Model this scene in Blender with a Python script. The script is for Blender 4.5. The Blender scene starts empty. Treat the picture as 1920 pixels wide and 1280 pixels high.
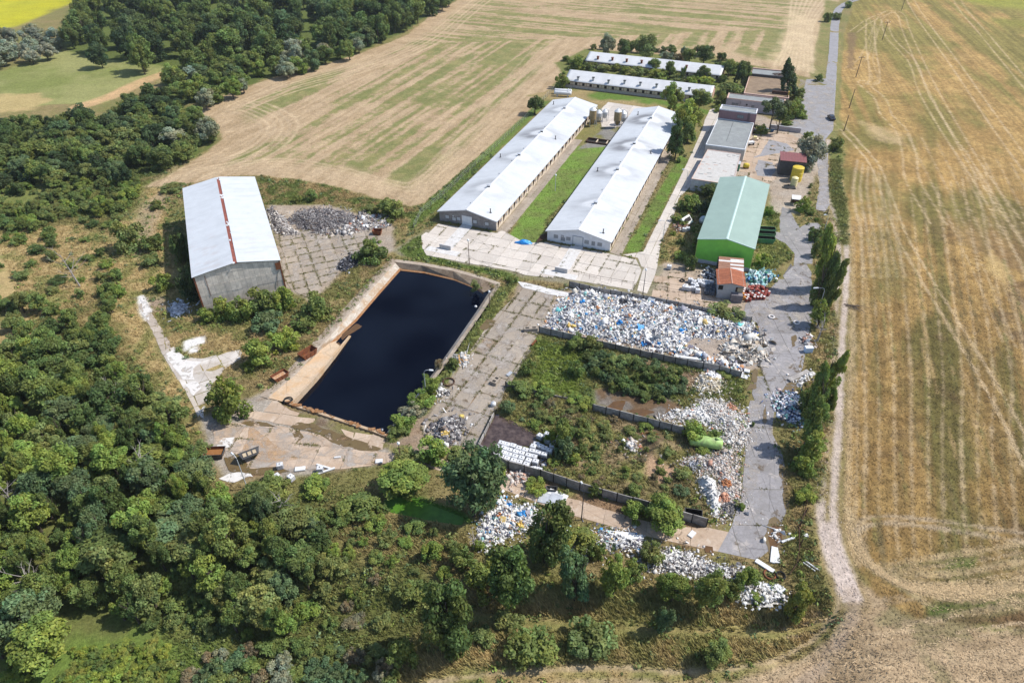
import bpy, bmesh, math, random
import numpy as np
from mathutils import Vector, Matrix

# ------------------------------------------------------------------ camera, world, sun, exposure
S = bpy.context.scene
C = S.collection
CAM_H, PITCH, ROLL, FPX = 85.0, math.radians(37.37), math.radians(-0.21), 1280.0
cam = bpy.data.cameras.new("camera")
cam.lens, cam.sensor_width, cam.sensor_fit = 24.0, 36.0, 'HORIZONTAL'
cam.clip_start, cam.clip_end = 1.0, 9000.0
camo = bpy.data.objects.new("camera", cam)
C.objects.link(camo)
camo.location = (0, 0, CAM_H)
camo.rotation_mode = 'QUATERNION'
camo.rotation_quaternion = (Matrix.Rotation(math.pi / 2 - PITCH, 3, 'X') @ Matrix.Rotation(ROLL, 3, 'Z')).to_quaternion()
S.camera = camo

SUN_AZ, SUN_EL = math.radians(8.0), math.radians(51.0)      # azimuth measured from +X towards +Y
W = bpy.data.worlds.new("World")
S.world = W
W.use_nodes = True
wn = W.node_tree.nodes
bg = wn["Background"]
sky = wn.new("ShaderNodeTexSky")
sky.sky_type = 'NISHITA'
sky.sun_disc = False
sky.sun_elevation = SUN_EL
sky.sun_rotation = math.pi / 2 - SUN_AZ
sky.altitude = 300
W.node_tree.links.new(sky.outputs[0], bg.inputs[0])
bg.inputs[1].default_value = 0.15
sun = bpy.data.lights.new("sun", 'SUN')
sun.energy, sun.angle, sun.color = 4.6, math.radians(0.5), (1.0, 0.955, 0.88)
suno = bpy.data.objects.new("sun", sun)
C.objects.link(suno)
sdir = Vector((math.cos(SUN_EL) * math.cos(SUN_AZ), math.cos(SUN_EL) * math.sin(SUN_AZ), math.sin(SUN_EL)))
suno.rotation_mode = 'QUATERNION'
suno.rotation_quaternion = sdir.to_track_quat('Z', 'Y')
suno.location = (200, 150, 200)
vs = S.view_settings
vs.view_transform, vs.look, vs.gamma, vs.use_curve_mapping = 'Standard', 'None', 1.0, False
vs.exposure = 0.40
S.cycles.max_bounces = 6
S.cycles.diffuse_bounces = 3
S.cycles.transparent_max_bounces = 8

RNG = np.random.default_rng(11)
R = random.Random(5)

# ------------------------------------------------------------------ survey: photo measurements to points on the land
_F = np.array([0, math.cos(PITCH), -math.sin(PITCH)])
_U0 = np.array([0, math.sin(PITCH), math.cos(PITCH)])
_R0 = np.array([1.0, 0, 0])
_c, _s = math.cos(ROLL), math.sin(ROLL)
_R, _U = _c * _R0 + _s * _U0, -_s * _R0 + _c * _U0


def sstep(a, b, x):
    t = np.clip((np.asarray(x, float) - a) / (b - a), 0, 1)
    return t * t * (3 - 2 * t)


def base_z(x, y):
    """level of the land: flat yard, a bank that falls to the lane in front of it"""
    x = np.asarray(x, float); y = np.asarray(y, float)
    return -2.4 * sstep(57.5, 51.5, y + 0.04 * x) * sstep(48, 38, x)


def ray(u, v):
    return _F + _R * ((u - 960) / FPX) - _U * ((v - 640) / FPX)


def P(u, v, z=0.0):
    """land point seen at (u, v) of the photograph, z above the land"""
    d = ray(u, v); g = 0.0
    for _ in range(12):
        t = (g + z - CAM_H) / d[2]
        g = float(base_z(d[0] * t, d[1] * t))
    t = (g + z - CAM_H) / d[2]
    return np.array([d[0] * t, d[1] * t])


def PL(pts, z=0.0):
    return np.array([P(u, v, z) for u, v in pts])


def depth_scale(u, v, z=0.0):
    p = P(u, v, z)
    q = np.array([p[0], p[1], z - CAM_H])
    return float(q @ _F) / FPX


# ------------------------------------------------------------------ noise
def vnoise(x, y, s, seed=0):
    x = np.asarray(x, float) / s + 1000.0 + seed * 17.31
    y = np.asarray(y, float) / s + 1000.0 + seed * 7.77
    xi, yi = np.floor(x), np.floor(y)
    fx, fy = x - xi, y - yi
    fx, fy = fx * fx * (3 - 2 * fx), fy * fy * (3 - 2 * fy)
    def h(i, j):
        a = np.sin(i * 127.1 + j * 311.7 + seed * 74.7) * 43758.5453
        return a - np.floor(a)
    return (h(xi, yi) * (1 - fx) + h(xi + 1, yi) * fx) * (1 - fy) + (h(xi, yi + 1) * (1 - fx) + h(xi + 1, yi + 1) * fx) * fy


def fbm(x, y, s, seed=0, o=4):
    r, a, t = 0, 0.5, 0
    for k in range(o):
        r = r + a * vnoise(x, y, s / 2 ** k, seed + k * 13); t += a; a *= 0.55
    return r / t


# ------------------------------------------------------------------ polygons
def inside(poly, x, y):
    c = np.zeros(np.shape(x), bool)
    n = len(poly)
    for i in range(n):
        x0, y0 = poly[i]; x1, y1 = poly[(i + 1) % n]
        if y0 == y1: continue
        k = ((y0 > y) != (y1 > y)) & (x < (x1 - x0) * (y - y0) / (y1 - y0) + x0)
        c ^= k
    return c


def seg_dist(pts, x, y, closed=False):
    d = np.full(np.shape(x), 1e9)
    n = len(pts)
    for i in range(n if closed else n - 1):
        a = pts[i]; b = pts[(i + 1) % n]
        e = b - a; L = e @ e + 1e-12
        t = np.clip(((x - a[0]) * e[0] + (y - a[1]) * e[1]) / L, 0, 1)
        d = np.minimum(d, np.hypot(x - a[0] - t * e[0], y - a[1] - t * e[1]))
    return d


def sdf(poly, x, y):
    d = seg_dist(poly, x, y, True)
    return np.where(inside(poly, x, y), d, -d)


def clip_convex(subject, clipper):
    """Sutherland-Hodgman: subject (any) by a convex counter-clockwise clipper"""
    out = [tuple(p) for p in subject]
    n = len(clipper)
    for i in range(n):
        a, b = clipper[i], clipper[(i + 1) % n]
        inp, out = out, []
        if not inp: return []
        f = lambda p: (b[0] - a[0]) * (p[1] - a[1]) - (b[1] - a[1]) * (p[0] - a[0])
        s = inp[-1]
        for e in inp:
            fe, fs = f(e), f(s)
            if (fe >= 0) != (fs >= 0):
                t = fs / (fs - fe)
                out.append((s[0] + t * (e[0] - s[0]), s[1] + t * (e[1] - s[1])))
            if fe >= 0: out.append(e)
            s = e
    return out


def area2(p):
    return sum(p[i][0] * p[(i + 1) % len(p)][1] - p[(i + 1) % len(p)][0] * p[i][1] for i in range(len(p)))


def smooth_line(pts, n=6):
    """Catmull-Rom through the points"""
    p = np.array(pts, float)
    p = np.vstack([2 * p[0] - p[1], p, 2 * p[-1] - p[-2]])
    out = []
    for i in range(1, len(p) - 2):
        for k in range(n):
            t = k / n
            out.append(0.5 * ((2 * p[i]) + (-p[i - 1] + p[i + 1]) * t + (2 * p[i - 1] - 5 * p[i] + 4 * p[i + 1] - p[i + 2]) * t * t
                              + (-p[i - 1] + 3 * p[i] - 3 * p[i + 1] + p[i + 2]) * t ** 3))
    out.append(p[-2])
    return np.array(out)


def rough_outline(poly, amp, step, seed):
    """subdivide a polygon's edges and push the points about, for a worn edge"""
    out = []
    n = len(poly)
    for i in range(n):
        a, b = np.array(poly[i]), np.array(poly[(i + 1) % n])
        L = np.linalg.norm(b - a); m = max(1, int(L / step))
        nrm = np.array([-(b - a)[1], (b - a)[0]]) / max(L, 1e-6)
        for k in range(m):
            q = a + (b - a) * k / m
            out.append(q + nrm * amp * (fbm(q[0], q[1], step * 3, seed, 3) - 0.5) * 2)
    return np.array(out)


# ------------------------------------------------------------------ meshes
def mesh_np(name, V, faces, col=None, smooth=False):
    """V (n,3); faces: list of int arrays (m,k); col (n,3|4) point colour"""
    V = np.asarray(V, np.float32)
    faces = [np.asarray(f, np.int32) for f in (faces if isinstance(faces, list) else [faces]) if len(f)]
    me = bpy.data.meshes.new(name)
    me.vertices.add(len(V)); me.vertices.foreach_set("co", V.ravel())
    nl = sum(f.size for f in faces); npol = sum(len(f) for f in faces)
    me.loops.add(nl); me.polygons.add(npol)
    me.loops.foreach_set("vertex_index", np.concatenate([f.ravel() for f in faces]))
    tot = np.concatenate([np.full(len(f), f.shape[1], np.int32) for f in faces])
    st = np.zeros(npol, np.int32); st[1:] = np.cumsum(tot)[:-1]
    me.polygons.foreach_set("loop_start", st); me.polygons.foreach_set("loop_total", tot)
    if smooth: me.polygons.foreach_set("use_smooth", np.ones(npol, bool))
    me.update(calc_edges=True)
    if col is not None:
        col = np.asarray(col, np.float32)
        if col.shape[1] == 3: col = np.hstack([col, np.ones((len(col), 1), np.float32)])
        a = me.color_attributes.new("col", 'FLOAT_COLOR', 'POINT')
        a.data.foreach_set("color", col.ravel())
    return me


def link(name, me, m=None, parent=None, loc=None, rz=0.0):
    o = bpy.data.objects.new(name, me)
    C.objects.link(o)
    if m is not None:
        for k in (m if isinstance(m, (list, tuple)) else [m]): me.materials.append(k)
    if parent is not None: o.parent = parent
    if loc is not None: o.location = loc
    o.rotation_euler[2] = rz
    return o


def tag(o, label=None, cat=None, group=None, kind=None):
    if label: o["label"] = label
    if cat: o["category"] = cat
    if group: o["group"] = group
    if kind: o["kind"] = kind
    return o


def thing(name, label, cat, loc=(0, 0, 0), rz=0.0, group=None):
    o = bpy.data.objects.new(name, None)
    C.objects.link(o)
    o.location = loc; o.rotation_euler[2] = rz
    return tag(o, label, cat, group)


def setting(name, loc=(0, 0, 0), rz=0.0):
    o = bpy.data.objects.new(name, None)
    C.objects.link(o); o.location = loc; o.rotation_euler[2] = rz
    o["kind"] = "structure"
    return o


def copy_tree(o, parent=None):
    c = o.copy(); C.objects.link(c)
    if parent is not None: c.parent = parent
    for ch in list(o.children): copy_tree(ch, c)
    return c


class MB:
    """collects simple solids; build() links them as one mesh object"""
    def __init__(s): s.v, s.f, s.m, s.c = [], [], [], []
    def add(s, vs, fs, mi=0, col=None):
        b = len(s.v); s.v += [tuple(map(float, p)) for p in vs]
        s.f += [tuple(i + b for i in f) for f in fs]; s.m += [mi] * len(fs)
        s.c += [col or (1, 1, 1)] * len(vs)
        return s
    def box(s, x0, x1, y0, y1, z0, z1, mi=0, col=None):
        return s.add([(x0, y0, z0), (x1, y0, z0), (x1, y1, z0), (x0, y1, z0), (x0, y0, z1), (x1, y0, z1), (x1, y1, z1), (x0, y1, z1)],
                     [(0, 3, 2, 1), (4, 5, 6, 7), (0, 1, 5, 4), (1, 2, 6, 5), (2, 3, 7, 6), (3, 0, 4, 7)], mi, col)
    def obox(s, c, ax, ay, az, mi=0, col=None):
        """box from centre and three half axes"""
        c, ax, ay, az = map(np.array, (c, ax, ay, az))
        vs = [c + i * ax + j * ay + k * az for k in (-1, 1) for j, i in ((-1, -1), (-1, 1), (1, 1), (1, -1))]
        return s.add(vs, [(0, 3, 2, 1), (4, 5, 6, 7), (0, 1, 5, 4), (1, 2, 6, 5), (2, 3, 7, 6), (3, 0, 4, 7)], mi, col)
    def prism(s, poly, z0, z1, mi=0, top=None):
        """poly counter-clockwise in xy; top: other outline at z1"""
        n = len(poly); t = top if top is not None else poly
        vs = [(p[0], p[1], z0) for p in poly] + [(p[0], p[1], z1) for p in t]
        fs = [tuple(range(n - 1, -1, -1)), tuple(range(n, 2 * n))] + [(i, (i + 1) % n, n + (i + 1) % n, n + i) for i in range(n)]
        return s.add(vs, fs, mi)
    def wallpoly(s, poly, y0, y1, mi=0):
        """poly in xz (counter-clockwise seen from -y), thickness y0..y1"""
        n = len(poly)
        vs = [(p[0], y0, p[1]) for p in poly] + [(p[0], y1, p[1]) for p in poly]
        fs = [tuple(range(n)), tuple(range(2 * n - 1, n - 1, -1))] + [((i + 1) % n, i, n + i, n + (i + 1) % n) for i in range(n)]
        return s.add(vs, fs, mi)
    def tube(s, pts, r, n=6, mi=0, caps=True, col=None):
        pts = [np.array(p, float) for p in pts]
        rs = r if isinstance(r, (list, tuple)) else [r] * len(pts)
        b0 = []; fs = []; vs = []
        for i, p in enumerate(pts):
            d = pts[min(i + 1, len(pts) - 1)] - pts[max(i - 1, 0)]
            d = d / (np.linalg.norm(d) + 1e-9)
            a = np.cross(d, (0, 0, 1.0)) if abs(d[2]) < 0.95 else np.cross(d, (1.0, 0, 0))
            a /= np.linalg.norm(a); b = np.cross(d, a)
            for k in range(n):
                t = 2 * math.pi * k / n
                vs.append(p + rs[i] * (math.cos(t) * a + math.sin(t) * b))
        for i in range(len(pts) - 1):
            for k in range(n):
                k2 = (k + 1) % n
                fs.append((i * n + k, (i + 1) * n + k, (i + 1) * n + k2, i * n + k2))
        if caps:
            fs.append(tuple(range(n))); fs.append(tuple(range(len(vs) - 1, len(vs) - n - 1, -1)))
        return s.add(vs, fs, mi, col)
    def lathe(s, prof, n=16, c=(0, 0), mi=0, col=None):
        vs, fs = [], []
        for r, z in prof:
            for k in range(n):
                t = 2 * math.pi * k / n
                vs.append((c[0] + r * math.cos(t), c[1] + r * math.sin(t), z))
        for i in range(len(prof) - 1):
            for k in range(n):
                k2 = (k + 1) % n
                fs.append((i * n + k, i * n + k2, (i + 1) * n + k2, (i + 1) * n + k))
        fs.append(tuple(range(n - 1, -1, -1))); fs.append(tuple(range(len(vs) - n, len(vs))))
        return s.add(vs, fs, mi, col)
    def mesh(s, name, smooth=False, col=False):
        me = bpy.data.meshes.new(name)
        me.from_pydata(s.v, [], s.f)
        if any(s.m): me.polygons.foreach_set("material_index", s.m)
        if smooth: me.polygons.foreach_set("use_smooth", [True] * len(s.f))
        if col:
            a = me.color_attributes.new("col", 'FLOAT_COLOR', 'POINT')
            a.data.foreach_set("color", np.hstack([np.array(s.c, np.float32), np.ones((len(s.c), 1), np.float32)]).ravel())
        me.update()
        return me
    def build(s, name, mats, parent=None, loc=None, rz=0.0, smooth=False, col=False):
        return link(name, s.mesh(name, smooth, col), mats, parent, loc, rz)


# ------------------------------------------------------------------ materials
def nodes(name):
    m = bpy.data.materials.new(name); m.use_nodes = True
    t = m.node_tree; b = t.nodes["Principled BSDF"]
    return m, t, b


def N(t, kind, **kw):
    n = t.nodes.new(kind)
    for k, v in kw.items():
        if k.startswith("i_"):
            n.inputs[int(k[2:])].default_value = v
        else: setattr(n, k, v)
    return n


def noise(t, scale, detail=4, rough=0.6, vec=None, dist=0.0):
    n = N(t, "ShaderNodeTexNoise")
    n.inputs["Scale"].default_value = scale; n.inputs["Detail"].default_value = detail
    n.inputs["Roughness"].default_value = rough; n.inputs["Distortion"].default_value = dist
    if vec is not None: t.links.new(vec, n.inputs["Vector"])
    return n.outputs["Fac"]


def ramp(t, fac, stops):
    r = N(t, "ShaderNodeValToRGB")
    e = r.color_ramp.elements
    while len(e) < len(stops): e.new(0.5)
    for k, (p, c) in zip(e, stops):
        k.position = p
        k.color = (c, c, c, 1) if isinstance(c, (int, float)) else (*c[:3], 1)
    t.links.new(fac, r.inputs[0])
    return r.outputs[0]


def mixc(t, fac, a, b, mode='MIX'):
    m = N(t, "ShaderNodeMix", data_type='RGBA', blend_type=mode)
    for s, v in ((0, fac), (6, a), (7, b)):
        if isinstance(v, bpy.types.NodeSocket): t.links.new(v, m.inputs[s])
        elif isinstance(v, (int, float)): m.inputs[s].default_value = v
        else: m.inputs[s].default_value = (*v[:3], 1)
    return m.outputs[2]


def math_(t, op, a, b=0.0):
    m = N(t, "ShaderNodeMath", operation=op)
    for i, v in enumerate((a, b)):
        if isinstance(v, bpy.types.NodeSocket): t.links.new(v, m.inputs[i])
        else: m.inputs[i].default_value = v
    return m.outputs[0]


def wpos(t, scale=(1, 1, 1), rz=0.0):
    g = N(t, "ShaderNodeNewGeometry")
    mp = N(t, "ShaderNodeMapping")
    mp.inputs["Scale"].default_value = scale; mp.inputs["Rotation"].default_value = (0, 0, rz)
    t.links.new(g.outputs["Position"], mp.inputs["Vector"])
    return mp.outputs["Vector"]


def opos(t, scale=(1, 1, 1)):
    g = N(t, "ShaderNodeTexCoord")
    mp = N(t, "ShaderNodeMapping"); mp.inputs["Scale"].default_value = scale
    t.links.new(g.outputs["Object"], mp.inputs["Vector"])
    return mp.outputs["Vector"]


def bump(t, b, h, strength=0.5, dist=0.1):
    n = N(t, "ShaderNodeBump")
    n.inputs["Strength"].default_value = strength; n.inputs["Distance"].default_value = dist
    t.links.new(h, n.inputs["Height"]); t.links.new(n.outputs["Normal"], b.inputs["Normal"])


def setb(b, rough=0.8, spec=0.3, metal=0.0):
    b.inputs["Roughness"].default_value = rough
    b.inputs["Specular IOR Level"].default_value = spec
    b.inputs["Metallic"].default_value = metal


def attr(t, name="col", kind='GEOMETRY'):
    a = N(t, "ShaderNodeAttribute", attribute_name=name, attribute_type=kind)
    return a.outputs["Color"]


def M_plain(name, col, rough=0.7, spec=0.3, metal=0.0, var=0.25, scale=1.5, dirt=None, dirt_amt=0.5, dirt_scale=0.6, rnd=0.0, local=False):
    """weathered paint / metal / plaster: colour, blotches, optional dirt colour, per-object variation"""
    m, t, b = nodes(name); setb(b, rough, spec, metal)
    vec = opos(t) if local else wpos(t)
    c = mixc(t, 1.0, col, ramp(t, noise(t, scale, 5, 0.65, vec), [(0.3, 1 - var), (0.7, 1 + var * 0.4)]), 'MULTIPLY')
    if dirt:
        f = ramp(t, noise(t, dirt_scale, 6, 0.7, vec, 0.5), [(0.5 - 0.12, 0.0), (0.5 + 0.15, dirt_amt)])
        c = mixc(t, f, c, dirt)
    if rnd:
        oi = N(t, "ShaderNodeObjectInfo")
        c = mixc(t, 1.0, c, ramp(t, oi.outputs["Random"], [(0, 1 - rnd), (1, 1 + rnd)]), 'MULTIPLY')
    t.links.new(c, b.inputs["Base Color"])
    return m


def M_attr(name, rough=0.8, spec=0.2, var=0.2, scale=3.0, bmp=0.0):
    """colour carried by the mesh"""
    m, t, b = nodes(name); setb(b, rough, spec)
    vec = wpos(t)
    n = noise(t, scale, 5, 0.65, vec)
    c = mixc(t, 1.0, attr(t), ramp(t, n, [(0.3, 1 - var), (0.7, 1 + var * 0.6)]), 'MULTIPLY')
    t.links.new(c, b.inputs["Base Color"])
    if bmp: bump(t, b, n, bmp, 0.1)
    return m
# ------------------------------------------------------------------ the land: one graded sheet, split by land use
def axis(parts):
    out = []
    for a, b, s in parts: out.append(np.arange(a, b, s))
    return np.concatenate(out)


gx = axis([(-3000, -1200, 300), (-1200, -400, 60), (-400, -200, 4), (-200, -100, 1.0), (-100, 112, 0.48), (112, 250, 0.7), (250, 330, 1.2), (330, 400, 4), (400, 1200, 60), (1200, 3001, 300)])
gy = axis([(-1500, -60, 120), (-60, 30, 10), (30, 40, 2), (40, 178, 0.44), (178, 300, 0.65), (300, 460, 0.95), (470, 700, 8), (700, 1500, 60), (1500, 6001, 300)])
NX, NY = len(gx), len(gy)
GX, GY = np.meshgrid(gx, gy)
X, Y = GX.ravel(), GY.ravel()
Z = base_z(X, Y)
n1, n2, n3 = fbm(X, Y, 14, 1), fbm(X, Y, 3.2, 2), fbm(X, Y, 42, 3, 3)
n4 = vnoise(X, Y, 0.9, 4)

STRAW, TAN, OLIVE, GREEN, LUSH, DIRT, PALE, WHITE, BROWN = [np.array(c) for c in (
    (0.36, 0.268, 0.125), (0.27, 0.205, 0.098), (0.165, 0.155, 0.055), (0.112, 0.142, 0.038), (0.125, 0.195, 0.038),
    (0.30, 0.23, 0.165), (0.42, 0.34, 0.25), (0.68, 0.66, 0.64), (0.13, 0.085, 0.05))]
COL = np.empty((len(X), 3))
t = sstep(0.35, 0.65, 0.6 * n1 + 0.4 * n2)[:, None]
COL[:] = OLIVE * (1 - t) + TAN * 0.85 * t
t = sstep(0.5, 0.68, n2)[:, None]
COL[:] = COL * (1 - 0.5 * t) + GREEN * 0.5 * t
TUFT = np.full(len(X), 0.55)          # how tall / thick the rough grass stands


def region(pts, pad):
    lo, hi = pts.min(0) - pad, pts.max(0) + pad
    i0, i1 = np.searchsorted(gx, (lo[0], hi[0])); j0, j1 = np.searchsorted(gy, (lo[1], hi[1]))
    idx = (np.arange(j0, j1)[:, None] * NX + np.arange(i0, i1)[None, :]).ravel()
    return idx


def lay(idx, m, color, tuft=None):
    m = m[:, None]
    if callable(color): color = color(idx)
    COL[idx] = COL[idx] * (1 - m) + np.asarray(color) * m
    if tuft is not None: TUFT[idx] = TUFT[idx] * (1 - m[:, 0]) + tuft * m[:, 0]


def paint(pts, color, soft=0.8, rough=1.2, alpha=1.0, tuft=None, patchy=0.0, ps=3.0, seed=5, world=False):
    poly = np.asarray(pts, float) if world else PL(pts)
    idx = region(poly, soft + rough)
    if not len(idx): return
    x, y = X[idx], Y[idx]
    d = sdf(poly, x, y) + rough * 2 * (fbm(x, y, 4.0, seed, 3) - 0.5)
    m = sstep(-soft, soft, d) * alpha
    if patchy: m = m * (1 - patchy * sstep(0.42, 0.6, fbm(x, y, ps, seed + 9)))
    lay(idx, m, color, tuft)


LIT = []


def stroke(pts, width, color, soft=0.15, alpha=1.0, tuft=None, broken=0.3, seed=7, world=False, wob=0.22, n=6):
    ln = np.asarray(pts, float) if world else PL(pts)
    if len(ln) > 2 and n: ln = smooth_line(ln, n)
    if color[0] > .38 and width < 1.6 and alpha > .6: LIT.append((ln, width, color, broken))
    idx = region(ln, width + soft + 1)
    if not len(idx): return
    x, y = X[idx], Y[idx]
    d = seg_dist(ln, x, y) + wob * 2 * (vnoise(x, y, 1.5, seed) - 0.5)
    m = sstep(width / 2 + soft, max(width / 2 - soft, 0), d) * alpha * (1 - broken * sstep(0.35, 0.65, fbm(x, y, 2.2, seed + 3, 3)))
    lay(idx, m, color, tuft)


def blend(a, b, f): return a * (1 - f[:, None]) + b * f[:, None]


# ---- outlines of land use (photo measurements)
TOP_FIELD = [(268, 352), (330, 322), (385, 287), (418, 262), (400, 222), (352, 208), (420, 180), (512, 146), (620, 118), (700, 92), (765, 65), (806, 30), (862, -2), (900, -60),
             (1620, -60), (1572, 5), (1540, 40), (1526, 100), (1518, 146), (1470, 134), (1420, 124), (1352, 112), (1338, 100), (1240, 102), (1150, 96), (1096, 92), (1066, 118), (1045, 150), (1012, 185),
             (985, 214), (880, 310), (806, 378), (770, 388), (720, 376), (640, 352), (560, 336), (490, 329), (430, 330), (345, 345)]
RIGHT_FIELD = [(1604, -60), (1600, 10), (1584, 60), (1578, 130), (1576, 200), (1568, 240), (1585, 290), (1572, 330), (1585, 390), (1592, 450), (1594, 560), (1588, 700), (1582, 850), (1580, 960),
               (1600, 1060), (1640, 1120), (1720, 1160), (1990, 1190), (2100, 900), (2100, -60)]
LOW_FIELD = [(1600, 1062), (1640, 1120), (1720, 1162), (1990, 1190), (2200, 1500), (1100, 1500), (1180, 1330), (1380, 1272), (1500, 1235), (1572, 1180), (1596, 1120)]
MEADOW = [(-60, 150), (60, 116), (110, 92), (180, 110), (300, 122), (330, 138), (280, 150), (200, 192), (100, 196), (-60, 215)]
YELLOW = [(-80, -40), (150, -40), (138, 6), (100, 18), (58, 40), (20, 52), (-80, 60)]
WTF, WRF, WLF, WMD, WYL = PL(TOP_FIELD), PL(RIGHT_FIELD), PL(LOW_FIELD), PL(MEADOW), PL(YELLOW)
FA = -0.385                                    # the farm's own axis
ax_u = X * math.cos(FA) + Y * math.sin(FA)     # across the barns
ax_v = -X * math.sin(FA) + Y * math.cos(FA)    # along them


def top_cover(i):
    u, v, x, y = ax_u[i], ax_v[i], X[i], Y[i]
    far = sstep(346, 356, y - 0.16 * x + 5 * (n1[i] - .5))      # beyond it the swaths turn
    k = np.where(far > 0.5, v, u)
    l = np.where(far > 0.5, u, v)
    st = 0.6 * vnoise(k, l * 0.035, 1.9, 21) + 0.4 * vnoise(k, l * 0.02, 4.2, 22)
    blot = fbm(x, y, 26, 23, 4)
    g = sstep(0.46, 0.62, 0.62 * st + 0.38 * blot + 0.16 * (n4[i] - 0.5) + 0.10 * (n2[i] - .5) + 0.04 * far)
    d = sdf(WTF, x, y)
    g = g * sstep(7, 15, d + 8 * (n1[i] - 0.5)) * (1 - 0.85 * sstep(62, 80, u - 0 * v) * (1 - far) * 0)
    base = blend(np.array((0.385, 0.285, 0.178)), np.array((0.31, 0.224, 0.132)), sstep(0.3, 0.7, 0.5 * vnoise(k, l * 0.1, 1.1, 25) + 0.5 * n2[i]))
    grn = blend(np.array((0.17, 0.17, 0.055)), np.array((0.115, 0.145, 0.038)), sstep(0.35, 0.65, n2[i]))
    return blend(base, grn, g * 0.78)


def right_cover(i):
    x, y = X[i], Y[i]
    far = sstep(150, 260, y)
    u = x * math.cos(.43) - y * math.sin(.43); u2 = x * math.cos(.24) - y * math.sin(.24)
    ln_ = lambda s, sd: vnoise(u, y * .02, s, sd) * (1 - far) + vnoise(u2, y * .02, s, sd) * far
    sw = 0.5 * ln_(2.6, 31) + 0.5 * ln_(6.5, 32); fine = ln_(.55, 38)
    blot = fbm(x, y, 30, 33, 4)
    far = sstep(150, 320, y)
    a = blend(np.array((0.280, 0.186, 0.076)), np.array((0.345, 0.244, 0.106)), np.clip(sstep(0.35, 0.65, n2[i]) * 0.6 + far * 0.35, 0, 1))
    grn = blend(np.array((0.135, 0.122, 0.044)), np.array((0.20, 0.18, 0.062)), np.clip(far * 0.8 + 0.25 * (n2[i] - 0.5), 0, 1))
    g = sstep(0.45, 0.60, 0.45 * sw + 0.5 * blot + 0.08 * (fine - .5) + 0.05 * far)
    c = blend(a, grn, g * 0.92)
    c = c * (.84 + .32 * sstep(.25, .75, fine))[:, None]
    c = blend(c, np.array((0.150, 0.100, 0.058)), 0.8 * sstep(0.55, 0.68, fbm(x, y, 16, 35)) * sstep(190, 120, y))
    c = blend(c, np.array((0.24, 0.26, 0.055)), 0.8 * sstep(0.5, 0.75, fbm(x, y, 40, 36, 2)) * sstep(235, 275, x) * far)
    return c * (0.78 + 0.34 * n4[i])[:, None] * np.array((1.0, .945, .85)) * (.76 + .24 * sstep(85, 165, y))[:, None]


def low_cover(i):
    x, y = X[i], Y[i]
    st = vnoise(y + 0.10 * x, x * 0.06, 1.5, 41)
    c = blend(np.array((0.41, 0.30, 0.185)), np.array((0.30, 0.215, 0.125)), sstep(0.3, 0.7, 0.5 * st + 0.5 * n2[i]))
    return blend(c, np.array((0.17, 0.155, 0.07)), 0.6 * sstep(0.58, 0.7, fbm(x, y, 5, 43)))


def meadow_cover(i):
    return blend(np.array((0.165, 0.185, 0.055)), np.array((0.235, 0.235, 0.09)), sstep(0.35, 0.65, fbm(X[i], Y[i], 18, 51)))


# ---- rough ground round the site
paint([(-100, 300), (260, 300), (300, 350), (260, 480), (260, 640), (330, 760), (380, 860), (300, 900), (-100, 900)], lambda i: blend(OLIVE, STRAW * 0.9, sstep(0.4, 0.62, n2[i] * .5 + n1[i] * .5)), 3, 3, tuft=0.8)
paint([(-100, 700), (120, 600), (330, 760), (400, 930), (700, 930), (920, 1010), (880, 1120), (700, 1290), (-100, 1290)], lambda i: blend(GREEN * 0.9, OLIVE, n2[i]), 3, 3, tuft=0.8)
paint([(620, 950), (720, 930), (900, 980), (920, 1040), (880, 1080), (700, 1060), (610, 1010)], lambda i: blend(STRAW * 0.85, OLIVE, n2[i]), 2, 3, alpha=0.9, tuft=0.9)
paint([(0, 1230), (200, 1180), (420, 1190), (420, 1280), (0, 1300)], lambda i: blend(LUSH * 1.1, GREEN, n2[i]), 2, 3, tuft=0.7)
paint([(300, 1040), (400, 1040), (460, 1180), (320, 1180)], lambda i: blend(LUSH, OLIVE * 1.3, n2[i]), 2, 2, tuft=0.8)
paint([(235, 350), (300, 345), (330, 560), (330, 600), (250, 580), (215, 520), (210, 430)], lambda i: blend(STRAW * 0.9, DIRT, sstep(0.4, 0.7, n2[i])), 2.5, 3, tuft=0.5)
paint([(225, 420), (290, 345), (318, 400), (330, 560), (262, 560), (264, 605), (330, 700), (388, 795), (355, 805), (290, 720), (238, 640), (212, 580), (198, 500)], lambda i: blend(STRAW * 1.05, OLIVE * 1.3, sstep(.42, .7, n2[i])), 1.5, 2, tuft=.7)
paint([(-60, 440), (120, 420), (215, 440), (205, 520), (150, 560), (60, 600), (-60, 640)], lambda i: blend(STRAW, OLIVE * 1.3, sstep(.42, .7, n2[i])), 2, 3, tuft=.7)
paint([(262, 385), (300, 360), (318, 372), (290, 440), (262, 490), (246, 470)], DIRT * 1.0, 1, 1.5, alpha=0.55, tuft=0.2)
paint([(300, 590), (380, 570), (545, 610), (560, 640), (500, 690), (440, 700), (350, 690), (310, 650)], lambda i: blend(OLIVE * 1.1, STRAW * .9, sstep(.4, .6, n2[i])), 1.5, 2, tuft=0.7)
paint([(555, 575), (720, 460), (745, 485), (500, 735), (455, 720), (480, 660)], lambda i: blend(TAN, OLIVE, sstep(.35, .65, n2[i])), 1, 1, tuft=0.8)
paint([(480, 325), (560, 335), (640, 352), (735, 382), (790, 392), (760, 430), (700, 400), (640, 380), (505, 382)], lambda i: blend(STRAW * .8, GREEN, sstep(.4, .6, n2[i])), 1.5, 1.5, tuft=0.9)
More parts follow.
